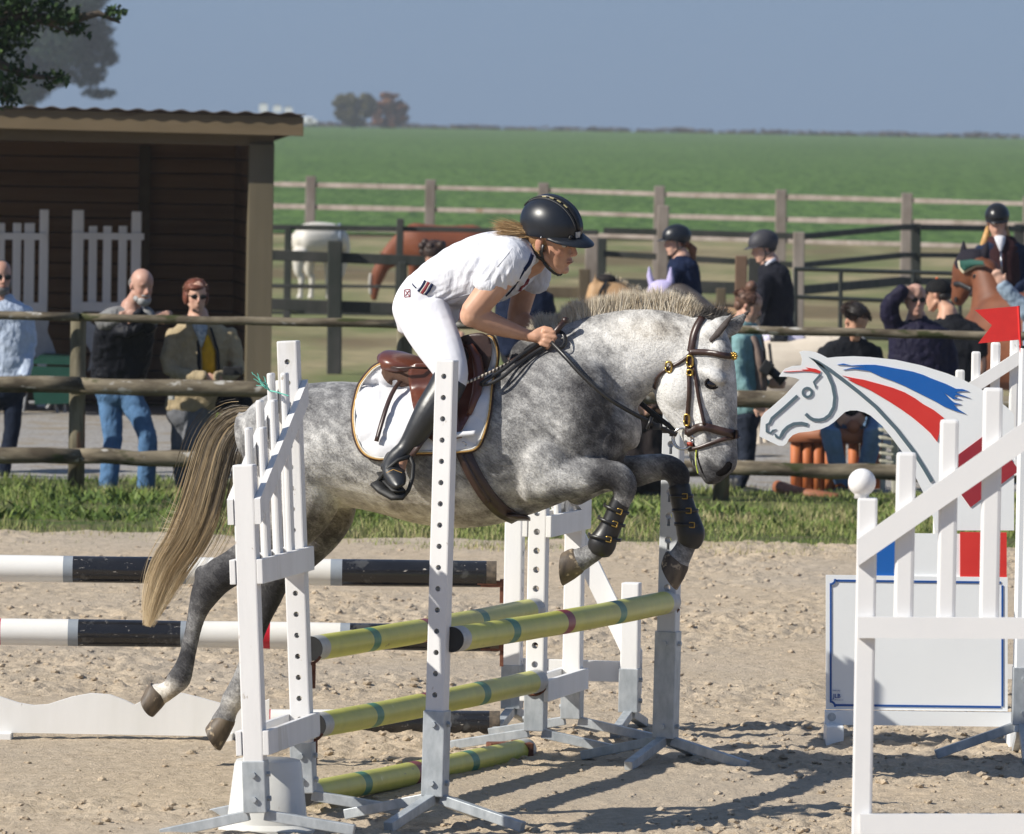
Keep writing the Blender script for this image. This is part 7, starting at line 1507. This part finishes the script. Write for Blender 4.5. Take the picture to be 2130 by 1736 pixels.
# 11 man shading his eyes
r, pl, H, _ = person('bald man in sunglasses and navy jacket shading his eyes with a raised hand', 59.2, (1904, 626, .04), 12, -2, (1906, 660, 0), [(1908, 666, .09, .08, 0), (1910, 686, .21, .13, 0), (1912, 730, .235, .145, 0), (1912, 800, .235, .15, 0), (1908, 850, .22, .14, 0)],
    [[(1864, 692, 0), (1850, 640, .08), (1880, 604, .14)], [(1958, 696, 0), (1976, 765, .0), (1960, 830, .12)]], [[(1886, 860, 0), (1884, 930, 0), (1882, 1000, 0)], [(1930, 860, 0), (1932, 930, 0), (1934, 1000, 0)]], cl('midnight_jacket', (.016, .014, .035), rough=.6, folds=.7), cl('dark_jeans', (.02, .03, .05)), skin='skin_ruddy', hands=((1, .12), (-.2, 1)), armr=(.080, .070, .055))
sunglasses(H, r); part('hair', H.e((-.030, 0, .035), .075, .0785, .060), hairm((.14, .13, .13), (.25, .24, .23)), r, True)
# 12 man with cap
r, pl, H, _ = person('man in black cap and black polo shirt looking away to the left', 60.4, (1952, 616, -.05), -112, -8, (1972, 652, 0), [(1978, 662, .10, .09, 0), (1986, 682, .21, .13, 0), (1990, 730, .23, .15, 0), (1988, 800, .225, .15, 0), (1986, 840, .21, .14, 0)],
    [[(2030, 696, .06), (2040, 765, .08), (2012, 826, .10)], [(1950, 700, -.06), (1942, 765, -.05), (1950, 825, .05)]], [[(1968, 850, 0), (1966, 925, 0), (1964, 992, 0)], [(2008, 850, 0), (2010, 925, 0), (2012, 992, 0)]], cl('black_polo', (.012, .013, .017)), cl('dark_grey_trousers', (.03, .03, .035)), skin='skin_tan', sleeves='short', hands=((-.3, 1), (-.1, 1)), armr=(.078, .070, .05))
part('cap', helmet_shell(H, (-.004, 0, .040), (.106, .088, .092), ((0, .045), (60, .04), (100, .025), (140, .01), (180, 0)), .95), cl('black_cap', (.012, .012, .013)), r, True); part('cap_peak', helmet_peak(H, .065, .01, .048, 50, (.100, .085)), cl('black_cap', (.012, .012, .013)), r, True)
part('cap_button', ball(H(-.004, 0, .134), .010), pm_('orange_button', (.7, .12, .02), (.7, .12, .02), 5, .6), r, True); part('hair', H.e((-.05, 0, -.005), .050, .074, .045), dark, r, True); part('wristband', tube([pl.at(2020, 812, .10), pl.at(2017, 819, .10)], .034, 14), pm_('pink_band', (.8, .08, .35), (.8, .08, .35), 5, .6), r, True)
# 14 arm at the right edge
r, pl, H, _ = person('person with pale blue-grey sleeve reaching to the bay horse, at the right edge', 62.5, (2175, 575), -60, 0, (2180, 612, 0), [(2180, 620, .08, .08, 0), (2180, 640, .19, .11, 0), (2180, 690, .20, .13, 0), (2180, 800, .2, .13, 0)], [[(2152, 662, .08), (2122, 636, .10), (2086, 594, .10)], [(2212, 650, 0), (2220, 720, 0), (2210, 780, .1)]], [[(2165, 810, 0), (2165, 890, 0), (2165, 965, 0)], [(2198, 810, 0), (2198, 890, 0), (2198, 965, 0)]], cl('blue_grey_sweater', (.28, .36, .44)), cl('dark_jeans', (.02, .03, .05)), hands=((-.5, -1), (0, 1)), armr=(.078, .070, .056))
part('hair', skull_hair(H, 1.06), brn, r, True)

# ------------------------------------------------------------------ background horses
def bhorse(label, Y, ang, u0, pieces, mat, voxel=.018, name='horse'):
    pl = Pl(u0, Y, ang); L = []
    for kind, rows in pieces:
        if kind == 't': L.append(pls(pl, rows, 20, 2.1, 3))
        elif kind == 'l': L.append(limb(pl, rows, 12, 3, .9))
        elif kind == 'b': L.append(blob(*rows, pl=pl))
    me = fuse(L, voxel, 4, 'body'); me.materials.append(mat); r = thing(name, GD(u0, Y), label, 'horse'); part('body', None, None, r, me=me); return r, pl, me
def legs4(ub, uf, vt, vg, s, off=.14, fr=(0, 6), hr=(0, 8)):
    out = []
    for o in (off, -off):
        d = fr[0] if o > 0 else fr[1]; out.append(('l', [(uf + d, vt, s * .085, o), (uf + d, vt + (vg - vt) * .45, s * .048, o), (uf + d - 1, vt + (vg - vt) * .55, s * .034, o), (uf + d, vt + (vg - vt) * .88, s * .034, o), (uf + d + 1, vg - 3, s * .055, o)]))
        d = hr[0] if o > 0 else hr[1]; out.append(('l', [(ub + d, vt - 4, s * .13, o), (ub + d - 4, vt + (vg - vt) * .4, s * .06, o), (ub + d + 3, vt + (vg - vt) * .52, s * .05, o), (ub + d + 1, vt + (vg - vt) * .88, s * .034, o), (ub + d, vg - 3, s * .055, o)]))
    return out
chm = pm_('chestnut_coat', (.15, .042, .018), (.21, .062, .026), 3, .65, .2, 40, .003, sheen=.1); s_ = F / 104
r, pl, me = bhorse('chestnut horse grazing with its head down, left of the jumping rider', 112, 8, 905, [('t', [(1010, 478, 1008, 530, .22), (985, 468, 985, 552, .27), (940, 470, 940, 560, .28), (895, 468, 895, 560, .27), (862, 464, 868, 556, .24), (840, 474, 852, 545, .18)]),
    ('t', [(868, 464, 872, 530, .15), (835, 478, 850, 548, .12), (812, 500, 836, 552, .10), (794, 524, 822, 556, .09), (790, 545, 812, 560, .08)]), ('t', [(785, 540, 810, 552, .09), (775, 562, 804, 572, .09), (771, 588, 793, 592, .065), (770, 610, 787, 612, .055), (772, 622, 784, 623, .04)]), ('t', [(792, 532, 800, 536, .015, .07), (786, 518, 790, 520, .006, .07)]), ('t', [(792, 532, 800, 536, .015, -.07), (787, 520, 791, 522, .006, -.07)])] + legs4(992, 860, 548, 650, 147, .15, (0, 10), (0, -12)), chm)
part('blaze', limb(pl, [(771, 570, 2.5, .05), (769, 592, 3, .045), (771, 612, 3, .035)], 8, 2, .6), cl('blaze_white', (.6, .57, .52)), r, True)
wm = pm_('white_coat', (.66, .63, .58), (.58, .54, .47), 4, .6, .2, 40, .003)
r, pl, me = bhorse('white pony grazing in the paddock beside the shed', 118, 20, 660, [('t', [(617, 482, 616, 520, .20), (628, 468, 628, 532, .26), (655, 462, 655, 536, .28), (685, 464, 685, 534, .26), (700, 468, 700, 528, .20), (712, 480, 708, 520, .14)]),
    ('t', [(695, 468, 700, 515, .14), (712, 474, 712, 518, .11), (724, 492, 716, 525, .09), (727, 512, 717, 530, .08)]), ('t', [(728, 515, 714, 520, .085), (724, 540, 708, 540, .08), (718, 565, 706, 562, .055), (714, 578, 705, 576, .045)])] + legs4(624, 690, 530, 622, 139, .14, (0, -8), (0, 22)), wm)
part('rug_edge', tube([pl.at(706, 468, .0), pl.at(708, 490, .24), pl.at(705, 528, .15)], .03, 8), cl('grey_rug', (.2, .24, .3)), r, True)
# buckskin pony head
bk = pm_('buckskin_coat', (.48, .30, .15), (.40, .24, .12), 5, .6, .2, 40, .003)
r, pl, me = bhorse('buckskin pony with dark mane whose head shows above the grey horse\'s mane', 72, -6, 1290, [('t', [(1225, 592, 1262, 612, .085), (1218, 620, 1258, 635, .10), (1214, 655, 1246, 660, .075), (1214, 685, 1238, 688, .055), (1218, 698, 1232, 700, .04)]), ('t', [(1248, 580, 1246, 625, .09), (1275, 582, 1262, 650, .11), (1310, 600, 1285, 690, .14), (1345, 625, 1315, 730, .17), (1370, 640, 1345, 760, .2)]),
    ('t', [(1340, 632, 1340, 770, .22), (1400, 640, 1400, 785, .27), (1470, 640, 1470, 790, .28), (1530, 640, 1530, 785, .27), (1560, 655, 1560, 760, .2)]), ('t', [(1232, 592, 1244, 590, .02, .06), (1236, 570, 1240, 569, .006, .06)]), ('t', [(1248, 590, 1260, 590, .02, -.06), (1256, 570, 1260, 570, .006, -.06)])] + legs4(1535, 1350, 770, 868, 228, .15), bk)
part('bridle', ribbon([pl.at(1262, 585, .09), pl.at(1250, 605, .12), pl.at(1240, 640, .11), pl.at(1228, 665, .09)], .03, pl.n, .01), M['strap_black'], r); part('forelock', ell(pl.at(1262, 582, .02), (.09, 0, 0), (0, .06, 0), Z3 * .05), M['darkskin'], r, True)
mt = pl.at; rr_ = np.random.default_rng(31); n = 500; a = rr_.random(n); r0 = np.array([pl.at(1262 + 100 * x, 582 + 48 * x, 0) for x in a]); hair_obj('mane', hairs(r0, r0 + np.array([-.01, 0, .05]) + rr_.normal(0, .02, (n, 3)), rr_.normal(0, .01, (n, 3)), np.full(n, .012), rr_), M['hair'], r, np.clip(.75 + .1 * rr_.normal(0, 1, n), 0, 1))
# dark grey horse with lavender ear bonnet
dg = pm_('dark_grey_coat', (.05, .042, .038), (.10, .082, .072), 8, .5, .2, 40, .003)
r, pl, me = bhorse('dark grey horse wearing a lavender ear bonnet, under the girl in navy', 67.5, -30, 1400, [('t', [(1350, 600, 1406, 600, .09), (1354, 622, 1404, 630, .11), (1360, 655, 1398, 660, .085), (1364, 690, 1392, 692, .06), (1368, 708, 1388, 708, .05)]), ('t', [(1392, 594, 1382, 640, .09), (1420, 590, 1405, 670, .11), (1455, 612, 1430, 720, .15), (1485, 640, 1455, 770, .18)]),
    ('t', [(1450, 655, 1440, 780, .2), (1500, 680, 1500, 800, .26), (1560, 685, 1560, 800, .27), (1610, 690, 1610, 790, .24)])] + legs4(1600, 1465, 780, 905, 243, .15), dg)
lav = cl('lavender_bonnet', (.52, .47, .72), folds=.2)
part('ear_bonnet', join([pls(pl, [(1352, 596, 1402, 596, .095), (1349, 608, 1404, 610, .105), (1350, 618, 1380, 622, .10)], 16, 2.2), pls(pl, [(1350, 592, 1364, 600, .03, .03), (1346, 575, 1358, 580, .025, .03), (1349, 556, 1352, 557, .008, .03)], 12), pls(pl, [(1384, 598, 1402, 594, .03, .0), (1388, 578, 1401, 580, .025, .0), (1394, 557, 1397, 558, .008, .0)], 12)]), lav, r, True)
n = 1800; a = rr_.random(n); r0 = np.array([pl.at(1398 + 100 * x, 590 + 75 * x * x + 10 * x, .02) for x in a]); t0 = np.array([pl.at(1398 + 100 * x + 6 + 10 * y, 590 + 75 * x * x + 10 * x + 30 + 30 * y, .14) for x, y in zip(a, rr_.random(n))])
hair_obj('mane', hairs(r0, t0, np.array([[0, -.04, .02]]) + rr_.normal(0, .01, (n, 3)), np.full(n, .010), rr_), M['hair'], r, np.clip(.22 + .12 * rr_.normal(0, 1, n), 0, 1))
# cream horse under the dark jacket rider
cm_ = pm_('flea_bitten_cream', (.66, .58, .47), (.58, .50, .40), 5, .6, .2, 40, .003, extra=[((.28, .18, .10), 15, .66, (1, 1, 1))])
r, pl, me = bhorse('cream horse with brown flecks and white saddle pad, behind the woman in teal', 66.5, 6, 1650, [('t', [(1560, 715, 1556, 800, .19), (1585, 700, 1585, 838, .26), (1640, 700, 1640, 850, .29), (1700, 692, 1700, 850, .29), (1755, 690, 1755, 842, .28), (1795, 700, 1795, 820, .22), (1810, 725, 1808, 780, .12)]), ('t', [(1590, 702, 1568, 800, .16), (1552, 682, 1538, 758, .12), (1515, 672, 1512, 730, .10), (1488, 680, 1492, 720, .085)]),
    ('t', [(1497, 672, 1508, 712, .085), (1478, 690, 1492, 735, .10), (1466, 728, 1482, 752, .075), (1460, 756, 1474, 768, .055)])] + legs4(1790, 1580, 820, 950, 247, .15, (0, 14), (0, -16)), cm_)
pbv = side_bvh(me); ap = lambda o, m_, nm, lift=.01, th=.015: part(nm, patch(pbv, pl, o, 14, lift, th, 1, None, .1, 2)[0], m_, r, True)
lavpad = cl('pale_lavender_pad', (.66, .63, .80), folds=.3)
ap([(1588, 700), (1600, 694), (1650, 694), (1674, 700), (1668, 740), (1652, 792), (1600, 796), (1586, 770)], lavpad, 'saddle_pad'); ap([(1600, 694), (1640, 694), (1636, 728), (1618, 745), (1604, 720)], M['strap_black'], 'saddle', .03, .02)
part('stirrup_leather', ribbon([pl.at(1600, 715, .36), pl.at(1603, 742, .38), pl.at(1606, 764, .38)], .025, pl.n, .008), M['strap_black'], r)
# bay horse, seen from the front
bay = pm_('bay_coat', (.12, .040, .018), (.19, .066, .028), 4, .6, .2, 40, .003)
r, pl, me = bhorse('bay horse with black ear bonnet edged in green and cream, facing the camera', 63.5, -52, 2040, [('t', [(1993, 540, 2052, 540, 0.105), (1988, 560.4, 2050, 565.5, 0.115), (1985, 584.2, 2034, 594.4, 0.085), (1980, 606.3, 2016, 613.1, 0.065), (1981, 622.45, 2006, 626.7, 0.055), (1986, 631.8, 2002, 632.65, 0.04)]), ('t', [(2014, 538, 2066, 548, .10), (2030, 570, 2080, 580, .12), (2034, 610, 2098, 620, .15), (2030, 665, 2110, 660, .18), (2030, 720, 2112, 715, .21)]),
    ('t', [(2030, 650, 2025, 790, .20), (2075, 610, 2070, 810, .28), (2150, 610, 2150, 815, .29), (2230, 612, 2230, 805, .28), (2290, 630, 2290, 780, .2)]), ('l', [(2038, 760, 20, .14), (2036, 830, 13, .14), (2036, 860, 9, .14), (2038, 935, 9, .14), (2040, 955, 14, .14)]), ('l', [(2062, 760, 20, -.14), (2062, 830, 13, -.14), (2062, 860, 9, -.14), (2063, 935, 9, -.14), (2064, 955, 14, -.14)]), ('l', [(2260, 760, 24, .14), (2260, 840, 13, .14), (2264, 940, 10, .14)]), ('l', [(2280, 760, 24, -.14), (2280, 840, 13, -.14), (2284, 940, 10, -.14)])], bay)
bmm = cl('black_bonnet', (.02, .018, .026), folds=.2)
part('ear_bonnet', join([pls(pl, [(2000, 532, 2050, 536, .11), (1994, 545, 2054, 550, .122), (1994, 556, 2050, 562, .12)], 16, 2.2), pls(pl, [(1996, 536, 2012, 538, .03, .03), (1999, 520, 2011, 524, .025, .03), (2003, 502, 2006, 503, .006, .03)], 12), pls(pl, [(2036, 540, 2054, 540, .03, .0), (2042, 522, 2056, 524, .025, .0), (2052, 503, 2055, 504, .006, .0)], 12)]), bmm, r, True)
bvb = side_bvh(me)
gtrim = [(1995, 543), (1997, 556), (2004, 565), (2016, 558), (2030, 552), (2046, 551), (2046, 543), (2020, 540)]
part('bonnet_trim', patch(bvb, pl, gtrim, 10, .02, .012, 1, None, .12, 1)[0], pm_('green_trim', (.008, .06, .045), (.012, .075, .055), 10, .7), r, True)
part('bonnet_piping', tube([on_skin(bvb, pl, u, v, .035, 1, .12)[0] for u, v in ((1995, 543), (1997, 557), (2004, 567), (2016, 560), (2030, 553), (2047, 552))], .012, 8), cl('cream_piping', (.6, .55, .4)), r, True)
part('noseband', strap_on(bvb, pl, [(1984, 592), (1994, 590), (2008, 597), (2020, 603)], .035, .01, .01, 1, 4, .09), M['strap_black'], r, True); part('cheekpiece', strap_on(bvb, pl, [(2044, 562), (2034, 585), (2026, 603), (2018, 616)], .03, .01, .01, 1, 4, .09), M['strap_black'], r, True)
part('eye', ball(on_skin(bvb, pl, 2030, 576, -.004, 1, .1)[0], .028), M['eye'], r, True); part('nostril', ell(on_skin(bvb, pl, 1988, 624, 0, 1, .06)[0], pl.x * .02, pl.n * .01, Z3 * .025), M['darkskin'], r, True)
# riders
def rider_on(label, Y, head, yaw, pitch, neck, tor, arms, legs, top, helm, **k):
    r, pl, H, tm = person(label, Y, head, yaw, pitch, neck, tor, arms, legs, top, cl('white_riding_breeches', (.70, .70, .74), folds=.3), shoe=M['bootleather'], **k)
    hm_ = part('helmet', helmet_shell(H), helm, r, True); part('peak', helmet_peak(H, .05, .015, .045, 66), helm, hm_, True); harness(H, M['strap_black'], r); return r, pl, H
red = hairm((.14, .05, .02), (.26, .10, .04))
r, pl, H = rider_on('girl rider in navy jacket with red ponytail, facing left on the dark grey horse', 67.8, (1408, 504, 0), -80, -8, (1418, 534, 0), [(1419, 538, .08, .09, 0), (1420, 552, .135, .16, 0), (1426, 600, .14, .17, 0), (1432, 660, .13, .15, 0), (1434, 690, .14, .16, 0)],
    [[(1406, 565, .16), (1388, 620, .20), (1362, 655, .08)], [(1412, 565, -.16), (1390, 620, -.18), (1364, 655, -.05)]], [[(1430, 690, .14), (1400, 722, .30), (1410, 800, .33)], [(1430, 690, -.14), (1400, 722, -.30), (1410, 800, -.33)]], cl('navy_riding_jacket', (.010, .018, .05)), M['helmet_navy'], base=GD(1420, 67.8, 1.0), hands=((-1, .3), (-1, .3)), k=.98)
part('hair', join([H.e((-.055, 0, -.015), .06, .07, .05), tube([H(-.10, 0, -.04), H(-.135, 0, -.08), H(-.12, 0, -.14), H(-.13, 0, -.2)], [.03, .038, .034, .012], 10)]), red, r, True)
r, pl, H = rider_on('rider in black jacket and dark grey helmet bending left on the cream horse', 66.7, (1590, 516, 0), -82, -16, (1603, 545, 0), [(1605, 549, .08, .09, 0), (1610, 566, .135, .17, 0), (1618, 620, .14, .18, 0), (1616, 670, .14, .16, 0), (1618, 700, .16, .17, 0)],
    [[(1592, 580, .17), (1580, 640, .20), (1545, 672, .10)], [(1600, 580, -.17), (1582, 640, -.18), (1545, 672, -.06)]], [[(1612, 700, .16), (1566, 728, .34), (1580, 800, .36)], [(1612, 700, -.16), (1566, 728, -.34), (1580, 800, -.36)]], cl('black_riding_jacket', (.014, .015, .022)), pm_('charcoal_helmet', (.035, .035, .042), (.05, .048, .058), 20, .6), base=GD(1612, 66.7, 1.0), hands=((-1, .2), (-1, .2)), armr=(.066, .056, .045))
part('hair', H.e((-.05, 0, -.010), .055, .074, .05), dark, r, True); part('jacket_tail', pls(pl, [(1622, 655, 1648, 655, .15), (1624, 680, 1654, 682, .17), (1628, 698, 1656, 698, .16)], 14), cl('black_riding_jacket', None), r, True); part('collar', tube([pl.at(1592, 556, .07), pl.at(1600, 546, .09), pl.at(1612, 540, .06)], .016, 8), cl('stock_white', (.75, .75, .8)), r, True)
r, pl, H = rider_on('girl rider with blonde plaits in brown gilet and black helmet on the bay horse', 64.4, (2074, 462, .02), -4, -14, (2080, 492, 0), [(2082, 498, .08, .08, 0), (2083, 512, .175, .11, 0), (2084, 550, .165, .12, 0), (2088, 590, .150, .12, 0), (2090, 618, .16, .13, 0)],
    [[(2042, 520, 0), (2022, 575, .0), (2048, 616, .22)], [(2126, 520, 0), (2140, 572, 0), (2110, 612, .22)]], [[(2074, 622, .0), (2052, 648, .30), (2058, 735, .25)], [(2108, 622, .0), (2140, 645, .30), (2136, 730, .25)]], cl('navy_sleeves', (.014, .024, .055)), M['helmet_black'], base=GD(2085, 64.4, 1.0), hands=((1, .3), (-1, .3)), k=.98)
part('gilet', torso_p(pl, [(2083, 502, .13, .10, 0), (2084, 520, .158, .125, 0), (2084, 555, .155, .135, 0), (2088, 590, .152, .135, 0)]), cl('brown_gilet', (.045, .018, .020), folds=.5), r, True)
part('shirt_front', pls(pl, [(2068, 494, 2092, 494, .03, .09), (2072, 506, 2090, 506, .03, .115), (2079, 522, 2084, 522, .02, .125)], 10), cl('shirt_white', (.7, .7, .74)), r, True); part('zip', tube([pl.at(2082, 522, .145), pl.at(2083, 555, .148), pl.at(2083, 588, .145)], .005, 6), M['steel'], r, True)
for s in (1, -1): part('plait', tube([H(-.02, s * .07, -.05), H(.03, s * .09, -.12), H(.06, s * .105, -.18), H(.07, s * .11, -.25)], [.02, .028, .034, .008], 10), hairm((.45, .24, .08), (.6, .36, .14)), r, True)
